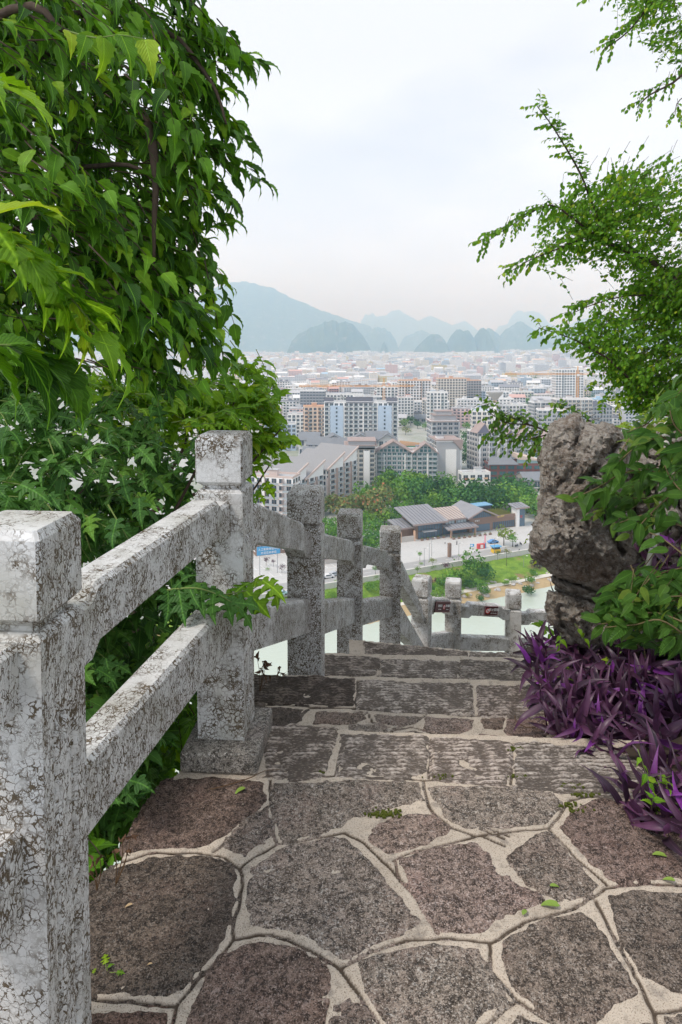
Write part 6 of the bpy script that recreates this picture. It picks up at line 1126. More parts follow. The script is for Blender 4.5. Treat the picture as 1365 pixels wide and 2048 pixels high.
# ---- the brown riverside pavilion
def pavilion():
    ang = math.atan2(.39, .92); t = thing('pavilion', 'long brown glass-fronted pavilion with big overhanging grey roofs beside the plaza', 'building', (31.4, 280.5, ZG), None, ang)
    RP = fm('pavilion_roof', (.27, .27, .29), sc=.3); PG = NT('pavilion_glass').done((.10, .15, .20), .2, None, .6); SH = BROWNF
    def slabroof(name, x0, x1, y0, y1, z0, z1, th=.5, m=RP, zx=0):
        b = MB(); b.add([(x0, y0, z0), (x1, y0, z0 + zx), (x1, y1, z1 + zx), (x0, y1, z1), (x0, y0, z0 + th), (x1, y0, z0 + zx + th), (x1, y1, z1 + zx + th), (x0, y1, z1 + th)], [(3, 2, 1, 0), (4, 5, 6, 7), (0, 1, 5, 4), (1, 2, 6, 5), (2, 3, 7, 6), (3, 0, 4, 7)]); o = b.build(name, [m], t)
        b = MB(); b.box(x0 - .12, y0 - .15, z0 - .1, x1 + .12, y0 - .01, z0 + th + .08); b.build('fascia', [RBRN], t)
        b = MB()
        for k in range(1, int((x1 - x0) / 1.6)): xx = x0 + k * 1.6; b.add([(xx, y0, z0 + th), (xx + .12, y0, z0 + th), (xx + .12, y1, z1 + th), (xx, y1, z1 + th), (xx, y0, z0 + th + .1), (xx + .12, y0, z0 + th + .1), (xx + .12, y1, z1 + th + .1), (xx, y1, z1 + th + .1)], [(4, 5, 6, 7), (0, 1, 5, 4), (1, 2, 6, 5), (3, 0, 4, 7)])
        tag(b.build('roof_seams', [RDARK], t), kind='stuff'); return o
    b = MB(); b.box(.5, .2, 0, 11.5, 14, 6.6); b.box(13, 1, 0, 26, 13, 6.6); b.box(26, 0, 0, 38, 15, 6.8); b.box(38, 1, 0, 50.5, 12, 4.8); b.box(-5.5, 4, 0, .5, 13, 4.4); b.prism([(.5, .2, 6.6), (11.5, .2, 6.6), (11.5, 14, 8.6), (.5, 14, 8.6)], (0, .3, 0)) if False else None
    b.prism([(26, 0, 6.8), (38, 0, 6.8), (32, 0, 9.6)], (0, 15, 0)); b.build('wall', [SH], t)
    g = MB(); g.box(.8, .05, .3, 11.3, .2, 6.3); g.box(11.5, .9, .2, 13, 1.05, 6.2); g.box(13.3, .88, .4, 25.5, 1.0, 3.2); g.prism([(27, -.12, 6.2), (37, -.12, 6.2), (37, -.12, 7.0), (32, -.12, 9.2), (27, -.12, 7.0)], (0, .1, 0)); g.box(27.5, -.1, .3, 36.5, 0, 3.2); g.box(38.5, .9, .3, 50, 1.0, 3.1); g.build('glazing', [PG], t)
    g = MB(); g.box(14.5, .86, 4.2, 19, .98, 6.0); g.box(20, .86, 4.2, 25, .98, 6.0); g.build('upper_window', [fm('pale_window', (.45, .52, .55))], t)
    f = MB()
    for k in range(9): f.box(.8 + k * 1.31, -.02, .2, .92 + k * 1.31, .06, 6.3)
    f.box(.8, -.03, 3.2, 11.3, .06, 3.5)
    for k in range(9): f.box(13.3 + k * 1.5, .78, .3, 13.42 + k * 1.5, .88, 3.2)
    for k in range(8): f.box(14.5 + k * 1.5, .78, 4.1, 14.6 + k * 1.5, .87, 6.0)
    for k in range(11): f.box(27 + k, -.2, 6.2, 27.1 + k, -.11, 6.4 + min(k, 10 - k) * .5 + .6)
    for k in range(11): f.box(38.5 + k * 1.15, .78, .3, 38.85 + k * 1.15, .9, 3.1)
    f.build('mullions', [fm('dark_frame', (.10, .07, .06))], t)
    b = MB(); b.box(2.4, -2.2, 3.3, 8.6, -.1, 3.6); b.build('door_canopy', [RPALE], t)
    slabroof('main_roof', -2.5, 14.2, -2.0, 15.5, 6.5, 10.0); slabroof('left_roof', -7, .2, 2.2, 13, 4.3, 5.6); slabroof('middle_roof', 12.5, 27.5, 0, 14, 6.4, 8.2, m=fm('tan_roof', (.46, .38, .34)))
    for s in (-1, 1):
        b = MB(); b.prism([(32, -1.8, 9.9), (32 + s * 7.6, -1.8, 6.5), (32 + s * 7.6, -1.8, 7.0), (32, -1.8, 10.4)][::s], (0, 18, 0)); b.build('gable_roof', [RP], t); b = MB(); b.prism([(32, -2.0, 9.7), (32 + s * 7.8, -2.0, 6.3), (32 + s * 7.8, -2.0, 6.9), (32, -2.0, 10.3)][::s], (0, .2, 0)); b.build('fascia', [RBRN], t)
    slabroof('porch_roof', 12.5, 27.5, -4.5, .8, 3.5, 4.4); 
    for xx in (14.5, 26.4): b = MB(); b.box(xx - .3, -4.1, 0, xx + .3, -3.5, 3.6); b.build('porch_column', [RORG], t); b = MB(); b.box(xx - .34, -4.18, 0, xx, -4.1, 3.6); b.build('column_board', [BROWNF], t)
    b = MB(); b.box(38, .7, 4.8, 50.5, 1.1, 6.0); b.build('parapet', [SH], t)
    gr = MB(); 
    for _ in range(1500): x_, y_ = rng.uniform(38.5, 50), rng.uniform(1.6, 11.5); h_ = rng.uniform(.8, 2.2); gr.add([(x_ - .15, y_, 4.8), (x_ + .15, y_ + .1, 4.8), (x_ + rng.normal() * .4, y_ + rng.normal() * .3, 4.8 + h_)], [(0, 1, 2)])
    tag(gr.build('roof_grass', [fm('dry_grass', (.36, .36, .09))], t), kind='stuff')
    b = MB(); b.box(34, 14, 7.0, 48, 20, 7.4); b.build('skylight_roof', [RBLUE], t); b = MB(); b.box(34.5, 14.5, 0, 47.5, 19.5, 7.0); b.build('rear_wall', [RDARK], t)
    b = MB(); b.box(51, 0, 0, 52.4, 4, 8.3); b.build('tower_wall', [WHITEF], t); b = MB(); b.box(52.4, .3, 0, 55.5, 4, 8.3); b.build('tower_glazing', [PG], t); slabroof('tower_roof', 49.8, 57, -1, 5, 8.3, 9.2)
    T2 = bpy.data.curves.new('lettering', 'FONT'); T2.body = '宴会厅'; T2.size = 1.0; T2.extrude = .03
    for txt, xx, zz, yy, sz, mt in (('象山餐厅', 41, 5.1, .66, .95, fm('gold_letter', (.75, .55, .15))), ('茶餐厅', 28.6, 4.6, -.14, .9, WHITEF), ('馆', 52.9, 3.9, .26, 1.3, fm('sign_red', (.65, .05, .05)))):
        cu = bpy.data.curves.new('lettering', 'FONT'); cu.body = txt; cu.size = sz; cu.extrude = .03; o = bpy.data.objects.new('lettering', cu); COL.objects.link(o); dg = bpy.context.evaluated_depsgraph_get(); me = bpy.data.meshes.new_from_object(o.evaluated_get(dg)); bpy.data.objects.remove(o); me.materials.clear(); me.materials.append(mt); q = link('lettering', me, t, (xx, yy, zz)); q.rotation_euler = (R(90), 0, 0)
    # garden wall left
    for k, (lab, a, b2) in enumerate([('low tan garden wall with posts at the left end of the pavilion', -8, -1.5)]):
        g = thing('garden_wall', lab, 'wall', (31.4, 280.5, ZG), None, ang); m = MB(); m.box(a, -1.2, 0, b2, -.8, 2.2); m.build('wall_panel', [TAUPE], g); m = MB()
        for xx in (a, b2): m.box(xx - .25, -1.4, 0, xx + .25, -.6, 4.2)
        m.build('gate_post', [RORG], g)
    for k in range(13):
        xx = 1.5 + k * 2.6; g = thing('planter', 'planter box with a green shrub, %s from the left in the row before the pavilion' % ordw(k + 1), 'planter', (0, 0, 0), 'planters in front of the pavilion'); c, s = math.cos(ang), math.sin(ang); yy = -5.8 if k > 4 else -2.2; g.location = (31.4 + xx * c - yy * s, 280.5 + xx * s + yy * c, ZG); g.rotation_euler = (0, 0, ang)
        if k == 0: g0 = MB().box(-.55, -.35, 0, .55, .35, .7).mesh('box', [BROWNF])
        link('box', g0, g); q = link('shrub', crown('mid', k % 3, 200), g, (0, 0, 1.05)); q.scale = (.6, .5, .6)
pavilion()
def left_house():
    for lab, u, D, w, h in (('grey pitched roof of a small house seen between the third and fourth posts', 668, 250, 9, 5.5), ('white low garden house with a wavy wall behind the fourth post', 748, 268, 8, 3.2)):
        x, y = at(u, D); building('small_house', lab, x, y, R(22), w, 7, h, WHITEF if h < 4 else TAUPE, RGREY, 1, 2.5, 'gable' if h > 4 else 'flat', gh=2.6, over=.9, trim=RBRN if h > 4 else None)
left_house()
# ---- billboard, lamps, column, cars, kiosk, people
x, y = at(535, 238); t = thing('billboard', 'blue billboard with two rows of white characters above a shop front', 'billboard', (x, y, ZG), None, R(20)); MB().box(-4.2, -.15, 7.0, 4.2, .15, 10.0).build('panel', [fm('billboard_blue', (.10, .35, .62))], t); 
for xx in (-3.2, 3.2): MB().box(xx - .12, -.1, 0, xx + .12, .1, 7).build('leg', [GREYF], t)
def text(txt, sz, mat, par, loc, rot=(R(90), 0, 0), ext=.01, name='lettering'):
    cu = bpy.data.curves.new(name, 'FONT'); cu.body = txt; cu.size = sz; cu.extrude = ext; cu.align_x = 'CENTER'; o = bpy.data.objects.new(name, cu); COL.objects.link(o); me = bpy.data.meshes.new_from_object(o.evaluated_get(bpy.context.evaluated_depsgraph_get())); bpy.data.objects.remove(o); me.materials.clear(); me.materials.append(mat); q = link(name, me, par, loc); q.rotation_euler = rot; return q
text('人工智能体验中心', .95, WHITEF, t, (0, -.19, 8.7), ext=.03); text('欢迎您来参观', .95, WHITEF, t, (0, -.19, 7.4), ext=.03)
x, y = at(560, 262); building('shop', 'brown shop building behind the blue billboard', x, y, R(22), 20, 10, 8, BROWNF, RGREY, 2, 3.2)
def lamp(lab, u, v, h=7):
    D = 81 * 1365 / (v - 690); x, y = at(u, D); t = thing('street_lamp', lab, 'lamp post', (x, y, ZG), 'lamp posts round the plaza'); MB().tube([(0, 0, 0), (0, 0, h)], [.10, .06], k=6).build('pole', [fm('lamp_grey', (.25, .25, .27))], t); MB().tube([(0, 0, h), (1.0, 0, h + .15)], .05, k=5).build('arm', [fm('lamp_grey', (.25, .25, .27))], t); MB().box(.8, -.15, h + .05, 1.5, .15, h + .2).build('lamp_head', [WHITEF], t)
for a in [('lamp post on the pavement left of the brown column', 851, 1141), ('lamp post right of the brown column on the road edge', 921, 1130), ('lamp post beside the kiosk', 993, 1118), ('lamp post in the middle of the car park', 866, 1118), ('lamp post at the left end of the car park', 861, 1130), ('lamp post on the bank near the rock', 1053, 1140)]: lamp(*a, h=7 if a[2] != 1140 else 4)
x, y = at(902, 256.5); t = thing('monument', 'tall square brown stone column standing on the plaza', 'monument', (x, y, ZG), None, R(26)); MB().box(-.55, -.55, .3, .55, .55, 5.6).build('shaft', [BROWNF], t); MB().box(-.9, -.9, 0, .9, .9, .3).build('base', [GREYF], t)
def car(lab, x, y, rot, col, name):
    t = thing('parked_car', lab, 'car', (x, y, ZG), 'cars parked on the plaza', rot); M_ = bpy.data.materials.get('car_' + name) or NT('car_' + name).done(col, .3, None, .6)
    body = [(-2.2, .35), (-2.25, .75), (-1.9, .95), (-1.3, 1.0), (-.8, 1.42), (.6, 1.46), (1.4, 1.05), (2.1, .9), (2.25, .6), (2.2, .35)]; MB().prism([(a, -.88, z) for a, z in body], (0, 1.76, 0)).build('body', [M_], t)
    MB().prism([(a, -.9, z) for a, z in [(-1.15, 1.0), (-.75, 1.36), (.5, 1.39), (1.15, 1.02)]], (0, 1.8, 0)).build('side_window', [GLASS], t); MB().prism([(.66, -.75, 1.42), (1.42, -.78, 1.04), (1.42, .78, 1.04), (.66, .75, 1.42)], (.03, 0, .05)).build('windscreen', [GLASS], t)
    for a in (-1.4, 1.4):
        for s in (-.92, .74): MB().tube([(a, s, .33), (a, s + .2, .33)], .33, k=10).build('wheel', [fm('tyre', (.02, .02, .02))], t)
    for s in (-.7, .5): MB().box(2.2, s, .6, 2.28, s + .25, .75).build('headlight', [WHITEF], t)
for lab, u, v, rot, col, nm in [('silver hatchback driving past between the third and fourth posts', 668, 1158, .3, (.45, .47, .50), 'silver'), ('white car at the left edge of the gap beside the silver one', 655, 1163, .35, (.7, .7, .7), 'white'), ('dark grey car parked left of the pavilion seen past the third post', 672, 1122, 1.2, (.08, .08, .1), 'dark'), ('white car parked far back in the car park', 690, 1122, 1.2, (.7, .7, .7), 'white'), ('white van-like car near the billboard', 520, 1175, .3, (.7, .7, .7), 'white'), ('blue car parked beside the kiosk', 990, 1091, .3, (.12, .3, .6), 'blue'), ('pale blue low vehicle on the road edge behind the fence gap', 560, 1198, .4, (.4, .6, .65), 'pale')]:
    D = 81 * 1365 / (v - 690); x, y = at(u, D); car(lab, x, y, rot, col, nm)
D = 81 * 1365 / (1110 - 690.); x, y = at(996, D); t = thing('kiosk', 'small blue and yellow kiosk at the right end of the plaza', 'kiosk', (x, y, ZG), None, R(20)); MB().box(-1.6, -1, 0, 1.6, 1, 1.4).build('counter', [fm('kiosk_yellow', (.75, .48, .04))], t); MB().box(-1.9, -1.3, 2.3, 1.9, 1.3, 2.6).build('roof', [fm('kiosk_blue', (.12, .36, .60))], t); MB().box(-1.4, -.8, 1.4, 1.4, .8, 2.3).build('window', [GLASS], t)
D = 81 * 1365 / (1102 - 690.); x, y = at(966, D); t = thing('booth', 'red and white ticket booth on the plaza', 'booth', (x, y, ZG), None, R(20)); MB().box(-1.7, -.6, 0, 1.7, .6, 1.9).build('panel', [fm('booth_red', (.62, .09, .09))], t); MB().box(-.6, -.7, .3, .6, -.6, 1.6).build('notice', [WHITEF], t); MB().box(1.5, -.7, 0, 1.9, .6, 2.2).build('post', [fm('billboard_blue', (.10, .35, .62))], t)
t = thing('banner', 'slim pink flag banner beside the ticket booth', 'banner', at(974, 81 * 1365 / 412.) + (ZG,), None); MB().box(-.25, -.04, 1.6, .25, .04, 5.2).build('cloth', [fm('pink_cloth', (.85, .32, .40))], t); MB().tube([(-.3, 0, 0), (-.3, 0, 5.4)], .04, k=5).build('pole', [WHITEF], t)
t = thing('notice_board', 'small blue and white notice board on the open plaza', 'sign', at(948, 81 * 1365 / 412.) + (ZG,), None); MB().box(-.8, -.05, .7, .8, .05, 1.8).build('panel', [fm('billboard_blue', (.10, .35, .62))], t); MB().box(-.6, -.07, 1.0, .2, -.05, 1.5).build('print', [WHITEF], t); MB().box(-.7, -.05, 0, -.6, .05, .7).build('leg', [GREYF], t)
def walker(lab, u, v, top, leg):
    D = 81 * 1365 / (v - 690.); x, y = at(u, D); t = thing('person', lab, 'person', (x, y, ZG), None, rng.rand() * 3); me = bpy.data.meshes.new('body'); V = [(0, 0, .92), (0, 0, 1.15), (0, 0, 1.42), (0, 0, 1.52), (0, 0, 1.66), (.19, 0, 1.40), (.25, .03, 1.14), (.22, .12, .9), (-.19, 0, 1.40), (-.25, -.03, 1.14), (-.22, -.1, .9), (.1, 0, .88), (.11, .10, .48), (.11, -.02, .06), (-.1, 0, .88), (-.11, .02, .48), (-.11, .14, .06), (.11, .1, .04), (-.11, .26, .04)]
    E = [(0, 1), (1, 2), (2, 3), (3, 4), (2, 5), (5, 6), (6, 7), (2, 8), (8, 9), (9, 10), (0, 11), (11, 12), (12, 13), (0, 14), (14, 15), (15, 16), (13, 17), (16, 18)]; me.from_pydata(V, E, []); o = bpy.data.objects.new('body', me); sk = o.modifiers.new('skin', 'SKIN'); COL.objects.link(o); RR = [.15, .14, .15, .06, .10, .07, .05, .04, .07, .05, .04, .09, .065, .045, .09, .065, .045, .04, .04]
    for sv, r_ in zip(me.skin_vertices[0].data, RR): sv.radius = (r_, r_ * .8)
    me.skin_vertices[0].data[0].use_root = True; o.modifiers.new('sub', 'SUBSURF').levels = 1; me.materials.append(top); o.parent = t; MB().tube([(.1, .02, .1), (.1, .04, .5), (.08, 0, .9)], [.07, .09, .11], k=7).tube([(-.1, .15, .1), (-.11, .05, .5), (-.08, 0, .9)], [.07, .09, .11], k=7).build('trousers', [leg], t, smooth=True); MB().tube([(0, 0, 1.60), (0, 0, 1.70), (0, -.01, 1.78)], [.105, .12, .05], k=8).build('hair', [fm('hair', (.02, .015, .012))], t, smooth=True)
walker('person in white walking across the plaza before the pavilion steps', 893, 1093, WHITEF, fm('dark_trousers', (.04, .04, .06))); walker('person in dark clothes standing near the middle of the plaza', 917, 1095, fm('dark_top', (.05, .05, .06)), fm('dark_trousers', (.04, .04, .06)))
def scooter(lab, u, v):
    D = 81 * 1365 / (v - 690.); x, y = at(u, D); t = thing('scooter', lab, 'scooter', (x, y, ZG), 'scooters on the road by the rock', rng.rand() * 2); 
    for a in (-.6, .6): MB().tube([(a, -.06, .28), (a, .06, .28)], .28, k=10).build('wheel', [fm('tyre', (.02, .02, .02))], t)
    MB().prism([(-.8, -.15, .35), (.5, -.15, .3), (.6, -.15, .95), (.45, -.15, .95), (.3, -.15, .5), (-.1, -.15, .5), (-.2, -.15, .8), (-.85, -.15, .8)], (0, .3, 0)).build('body', [fm('dark_top', (.05, .05, .06))], t); MB().tube([(.5, -.3, 1.05), (.5, .3, 1.05)], .03, k=5).build('handlebar', [GREYF], t)
for a in (('scooter nearest the grey rock on the road', 1043, 1109), ('scooter behind the nearest one by the rock', 1038, 1098), ('scooter furthest up the road by the big tree', 1046, 1094)): scooter(*a)
# ---- signs fixed on the fence
SG = fm('sign_maroon', (.075, .018, .022), rough=.4, sc=20); WT = fm('sign_white', (.8, .8, .8), sc=20); RD = fm('sign_red', (.65, .05, .05))
def sign(lab, i, u0, u1, v0, v1, txts, rings):
    y0, t0, L = fence_hit(u0, i); y1, t1, _ = fence_hit(u1, i); a = PY(u0, (v0 + v1) / 2, y0); b_ = PY(u1, (v0 + v1) / 2, y1); c = (a + b_) / 2; w = np.linalg.norm((b_ - a)[:2]); h = (v1 - v0) * (y0 + y1) / 2 / 1365; ang = math.atan2(b_[1] - a[1], b_[0] - a[0]); t = thing('warning_sign', lab, 'sign', tuple(c), None, 0); ex_ = Vector(b_ - a).normalized(); ez = Vector((0, 0, 1)); ez = (ez - ex_ * ez.dot(ex_)).normalized(); ey = ez.cross(ex_); t.rotation_euler = Matrix((ex_, ey, ez)).transposed().to_euler(); w = np.linalg.norm(b_ - a)
    MB().box(-w / 2, -.012, -h / 2, w / 2, -.002, h / 2).build('plate', [SG], t); m = MB()
    for q in ((-w / 2, -h / 2, w / 2, -h / 2 + .004), (-w / 2, h / 2 - .004, w / 2, h / 2), (-w / 2, -h / 2 + .004, -w / 2 + .004, h / 2 - .004), (w / 2 - .004, -h / 2 + .004, w / 2, h / 2 - .004)): m.box(q[0], -.015, q[1], q[2], -.0122, q[3])
    m.build('border', [fm('sign_edge', (.35, .2, .2))], t)
    for s, x_, z_, sz, mt in txts: text(s, sz * h, mt, t, (x_ * w, -.0155, z_ * h), ext=.001)
    for x_, r_ in rings:
        k = 24; r1, r2 = r_ * h, r_ * h * .74; V = []; 
        for j in range(k): a_ = 2 * math.pi * j / k; V += [(x_ * w + r1 * math.cos(a_), -.016, r1 * math.sin(a_)), (x_ * w + r2 * math.cos(a_), -.016, r2 * math.sin(a_))]
        mm = MB(); mm.add(V, [(2 * j, 2 * ((j + 1) % k), 2 * ((j + 1) % k) + 1, 2 * j + 1) for j in range(k)]); mm.build('ring', [RD], t); mm = MB(); mm.add([(x_ * w + r2 * math.cos(2 * math.pi * j / k), -.0152, r2 * math.sin(2 * math.pi * j / k)) for j in range(k)], [tuple(range(k))]); mm.build('disc', [WT], t)
        mm = MB(); mm.add([(x_ * w - r2 * .75, -.0165, r2 * .55), (x_ * w - r2 * .55, -.0165, r2 * .75), (x_ * w + r2 * .75, -.0165, -r2 * .55), (x_ * w + r2 * .55, -.0165, -r2 * .75)], [(0, 1, 2, 3)]); mm.build('bar', [RD], t); mm = MB(); mm.box(x_ * w - r2 * .15, -.0163, -r2 * .6, x_ * w + r2 * .15, -.0160, r2 * .35); mm.build('figure', [fm('sign_black', (.02, .02, .02))], t)
sign('maroon safety sign with white writing fixed left of the seventh post', 6, 870, 898, 1203, 1224, [('请勿靠近', -.22, .02, .26, WT), ('KEEP AWAY', -.22, -.26, .12, WT), ('禁止翻越', .32, .02, .26, WT), ('No Crossing', .32, -.26, .10, WT)], [(.07, .24)])
sign('maroon no-climbing sign on the rail between the last two visible posts', 7, 969, 995, 1212, 1230, [('禁止翻越', .18, .0, .36, WT), ('No Crossing', .18, -.30, .15, WT)], [(-.28, .32)])
# ------------------------------------------------------------------ the rest of the town
def far_city():
    cols = [('white', (.84, .83, .82), 44), ('cream', (.78, .72, .64), 16), ('pale grey', (.66, .67, .69), 20), ('grey', (.56, .57, .60), 9), ('pink', (.72, .54, .52), 8), ('peach', (.82, .70, .60), 3), ('yellow', (.70, .60, .36), 3), ('pale blue', (.48, .56, .64), 5), ('brick red', (.55, .34, .32), 2)]
    roofs = [('flat grey', (.50, .50, .52), 50), ('dark grey', (.28, .28, .31), 13), ('red', (.62, .40, .36), 8), ('blue', (.40, .56, .70), 6), ('orange-edged', (.70, .52, .42), 4), ('pale', (.74, .74, .74), 32)]
    def mk(name, c):
        n = NT(name); n.done(n.mix(n.noise(n.pos(), .08, 3), tuple(x * .85 for x in c), tuple(min(1, x * 1.1) for x in c)), .85); return n.m
    def mkw(name, c):
        n = NT(name); u = n.sep(n.uv()); a = n.math('ABSOLUTE', n.math('SUBTRACT', n.math('FRACT', n.math('DIVIDE', u[0], 3.3)), .5)); b_ = n.math('ABSOLUTE', n.math('SUBTRACT', n.math('FRACT', n.math('DIVIDE', u[1], 3.0)), .5)); w_ = n.math('MULTIPLY', n.math('LESS_THAN', a, .27), n.math('LESS_THAN', b_, .24))
        n.done(n.mix(n.math('MULTIPLY', w_, .6), c, (.25, .28, .34)), .8); return n.m
    CW = [mk('town_wall_' + c[0], c[1]) for c in cols]; CF = [mkw('far_wall_' + c[0], c[1]) for c in cols]; RM = [mk('town_roof_' + c[0], c[1]) for c in roofs]
    pc = np.array([c[2] for c in cols], float); pc /= pc.sum(); pr = np.array([c[2] for c in roofs], float); pr /= pr.sum()
    protos = {}
    def proto(wi, di, ni, ci, gab):
        k = (wi, di, ni, ci, gab)
        if k not in protos:
            w, d, h = (14, 20, 28, 38)[wi], (10, 13)[di], ni * 3.0 + .6; b = MB(); b.box(-w / 2, 0, -1, w / 2, d, h)
            if gab: b.prism([(-w / 2, 0, h), (-w / 2, d, h), (-w / 2, d / 2, h + 3)], (w, 0, 0))
            wl = b.mesh('wall', [CW[ci]]); q = MB(); wins(q, w, d, h, ni, 3.4, 'FR', .55, .48, fr=0, proud=.08); 
            for k_ in range(max(1, w // 9)):
                for f in range(ni): xx = -w / 2 + 3 + k_ * 9; q.box(xx, -1.1, .6 + f * 3.0, xx + 3, 0, .6 + f * 3.0 + .95, 1)
            wn = q.mesh('windows', [GLASS, CW[ci]]); r = MB()
            if gab:
                for s, yy in ((-1, -.6), (1, d + .6)): r.prism([(-w / 2 - .5, d / 2, h + 3.05), (-w / 2 - .5, yy, h - .3), (-w / 2 - .5, yy, h), (-w / 2 - .5, d / 2, h + 3.35)][::-s], (w + 1, 0, 0))
            else:
                r.box(-w / 2 - .1, -.1, h, w / 2 + .1, d + .1, h + .9); r.box(-w / 4, d * .3, h + .9, -w / 4 + 4, d * .7, h + 3.4)
                if w > 18: r.box(w / 5, d * .25, h + .9, w / 5 + 3.5, d * .6, h + 2.6)
            protos[k] = (wl, wn, r, {}, h)
        return protos[k]
    used = {}; n_ind = 0; V = []; F = []; UV = []; FM = []; nb = 0; D = 470.; occ = []
    keep = [(600, 1200, 0)]
    while D < 5300:
        u = (150 if D > 800 else 440) + rng.uniform(0, 20); pitch = 0
        while u < 1290:
            ci = rng.choice(len(cols), p=pc); ri = rng.choice(len(roofs), p=pr); wi = rng.choice(4, p=(.25, .35, .28, .12)); di = rng.randint(2); ni = int(rng.choice([3, 4, 5, 6, 7, 8, 9], p=(.12, .18, .22, .22, .14, .08, .04))); 
            if D > 1500 and rng.rand() < .05: ni = rng.randint(9, 14)
            if D > 2400 and 1000 < u < 1250 and rng.rand() < .35: ni = rng.randint(10, 17)
            if D < 900: ni = min(ni, 5 + int((D - 470) / 110))
            w = (14, 20, 28, 38)[wi]; d = (10, 13)[di]; uw = w / D * 1365; uc = u + uw / 2; y = D + rng.uniform(-9, 9); x = (uc - 682) / 1365 * y; vb = 690 + 1365 * (EYE[2] - ZG) / y
            skip = (D < 620 and not (540 < uc < 650) and not (1120 < uc < 1290)) or (620 <= D < 900 and (800 < uc < 960 or 640 < uc < 790) and rng.rand() < .75) or rng.rand() < .10 or (D < 660)
            gab = rng.rand() < .3
            if not skip:
                rot = rng.normal() * .12
                if n_ind < 300 and u > 190:
                    wl, wn, r, rd, h = proto(wi, di, ni, ci, gab)
                    if ri not in rd: rd[ri] = r.mesh('roof', [RM[ri]])
                    sz = ('low', 'mid-rise', 'tall')[0 if ni < 5 else 1 if ni < 8 else 2]; ln = ('short', 'medium', 'long', 'very long')[wi]; dist = 'nearer' if D < 1000 else 'middle' if D < 1350 else 'farther'
                    ref = 'left, past the leafy crown' if uc < 480 else 'above the bright bush' if uc < 600 else 'above the blue-grey tower' if uc < 800 else 'above the tiered grey tower' if uc < 940 else 'above the water tower' if uc < 1060 else 'above the rock' if uc < 1180 else 'behind the right tree'
                    lab = '%s %s %s block with %s %s roof, %s rows, %s' % (sz, ln, cols[ci][0], roofs[ri][0], 'gabled' if gab else 'flat', dist, ref); lab = lab.replace('flat grey flat', 'flat grey'); lab = ' '.join(lab.split()[:16])
                    t = thing('town_building', lab, 'building', (x, y, ZG), 'blocks of the distant town', rot); link('wall', wl, t); tag(link('windows', wn, t), kind='stuff'); link('roof', rd[ri], t); n_ind += 1
                elif n_ind >= 300 or u <= 190:
                    h = ni * 3.; c, s = math.cos(rot), math.sin(rot); X = np.array([(-w / 2, 0), (w / 2, 0), (w / 2, d), (-w / 2, d)]); X = X @ np.array([[c, s], [-s, c]]) + (x, y); 
                    for a, b_ in ((0, 1), (1, 2), (3, 0)):
                        L = np.linalg.norm(X[b_] - X[a]); i0 = len(V); V += [(*X[a], ZG), (*X[b_], ZG), (*X[b_], ZG + h), (*X[a], ZG + h)]; UV += [(0, 0), (L, 0), (L, h), (0, h)]; F.append((i0, i0 + 1, i0 + 2, i0 + 3)); FM.append(ci)
                    i0 = len(V)
                    if gab: 
                        m1, m2 = (X[0] + X[3]) / 2, (X[1] + X[2]) / 2; V += [(*X[0], ZG + h), (*X[1], ZG + h), (*m2, ZG + h + 3), (*m1, ZG + h + 3), (*X[2], ZG + h), (*X[3], ZG + h)]; F += [(i0, i0 + 1, i0 + 2, i0 + 3), (i0 + 3, i0 + 2, i0 + 4, i0 + 5), (i0 + 1, i0 + 4, i0 + 2), (i0, i0 + 3, i0 + 5)]; FM += [9 + ri, 9 + ri, ci, ci]; UV += [(0, 0)] * 6
                    else:
                        V += [(*q, ZG + h) for q in X]; F.append((i0, i0 + 1, i0 + 2, i0 + 3)); FM.append(9 + ri); UV += [(0, 0)] * 4; cx, cy_ = X.mean(0) + rng.normal(size=2) * 2; i0 = len(V); q = 2.2
                        V += [(cx - q, cy_ - q, ZG + h), (cx + q, cy_ - q, ZG + h), (cx + q, cy_ - q, ZG + h + 2.6), (cx - q, cy_ - q, ZG + h + 2.6), (cx + q, cy_ + q, ZG + h + 2.6), (cx - q, cy_ + q, ZG + h + 2.6)]; F += [(i0, i0 + 1, i0 + 2, i0 + 3), (i0 + 3, i0 + 2, i0 + 4, i0 + 5)]; FM += [ci, 9 + (ri + 1) % 6]; UV += [(0, 0)] * 6
                    nb += 1
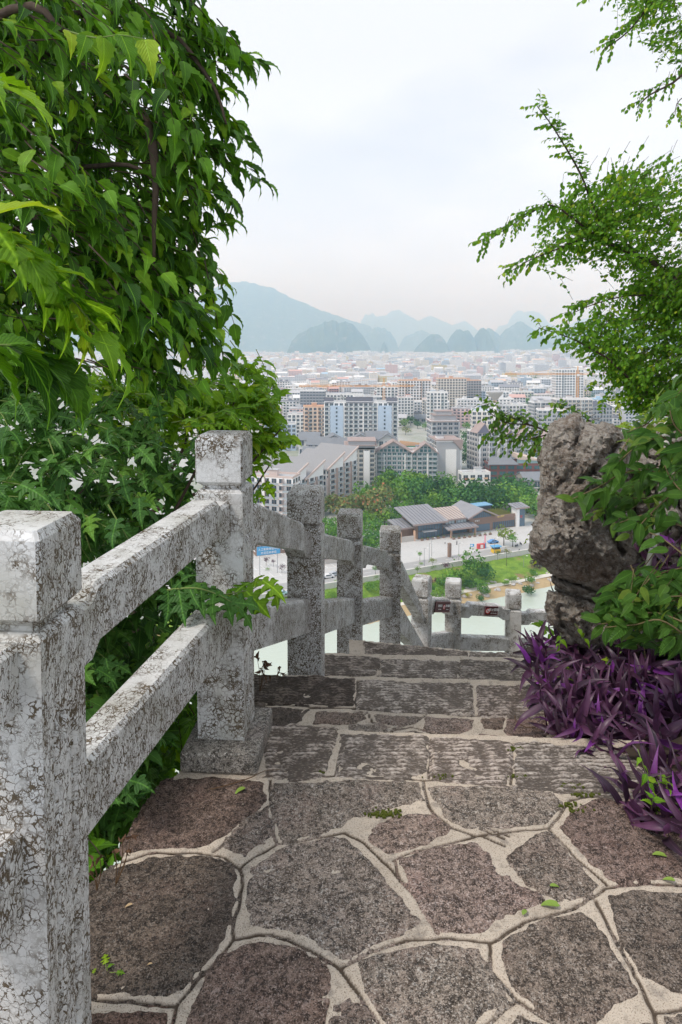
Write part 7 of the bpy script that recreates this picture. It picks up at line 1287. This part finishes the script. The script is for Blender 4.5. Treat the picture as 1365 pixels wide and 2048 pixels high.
            u += uw * rng.uniform(1.08, 1.5) if D < 2000 else uw * rng.uniform(1.02, 1.3)
        D += rng.uniform(20, 30) if D < 1200 else rng.uniform(26, 40) if D < 3000 else rng.uniform(50, 70)
    # white works and tall slabs below the hills
    for (u0, u1, v0, DD, ci) in ((830, 860, 704, 4300, 0), (860, 900, 706, 4200, 0), (790, 812, 703, 4600, 0), (890, 930, 704, 4400, 0), (944, 975, 703, 4400, 0), (705, 735, 702, 4700, 0), (735, 760, 704, 4500, 2), (480, 520, 712, 3300, 5), (525, 560, 711, 3400, 5), (590, 620, 711, 3300, 5), (640, 660, 711, 3300, 5), (1095, 1125, 696, 4600, 2), (830, 850, 720, 2500, 4), (915, 925, 716, 2800, 5)):
        X0, X1 = (u0 - 682) / 1365 * DD, (u1 - 682) / 1365 * DD; h = hv_(v0, DD); i0 = len(V); V += [(X0, DD, ZG), (X1, DD, ZG), (X1, DD, ZG + h), (X0, DD, ZG + h), (X1, DD + 20, ZG + h), (X0, DD + 20, ZG + h)]; F += [(i0, i0 + 1, i0 + 2, i0 + 3), (i0 + 3, i0 + 2, i0 + 4, i0 + 5)]; FM += [ci, 9 + 5 if ci != 5 else 9 + 2]; L = X1 - X0; UV += [(0, 0), (L, 0), (L, h), (0, h), (L, h), (0, h)]
    tag(link('distant_town', npmesh('distant_town', V, F, CF + RM, None, UV, fmat=FM)), kind='stuff')
    # scattered far trees
    VV = []; A = []; base = crown('dark', 0, 160); bv_ = np.array([v.co for v in base.vertices]); 
    for _ in range(650):
        D_ = rng.uniform(900, 4800) ** 1.0; u_ = rng.uniform(180, 1280); x_ = (u_ - 682) / 1365 * D_; r_ = rng.uniform(6, 13); VV.append(bv_ * r_ + (x_, D_, ZG + r_ * .9)); A.append(np.full(len(bv_), rng.rand()))
    VV = np.concatenate(VV); tag(link('distant_trees', npmesh('distant_trees', VV, np.arange(len(VV)).reshape(-1, 4), [TM['dark']], {'rnd': np.concatenate(A)})), kind='stuff'); print('far buildings', nb, n_ind)
far_city()
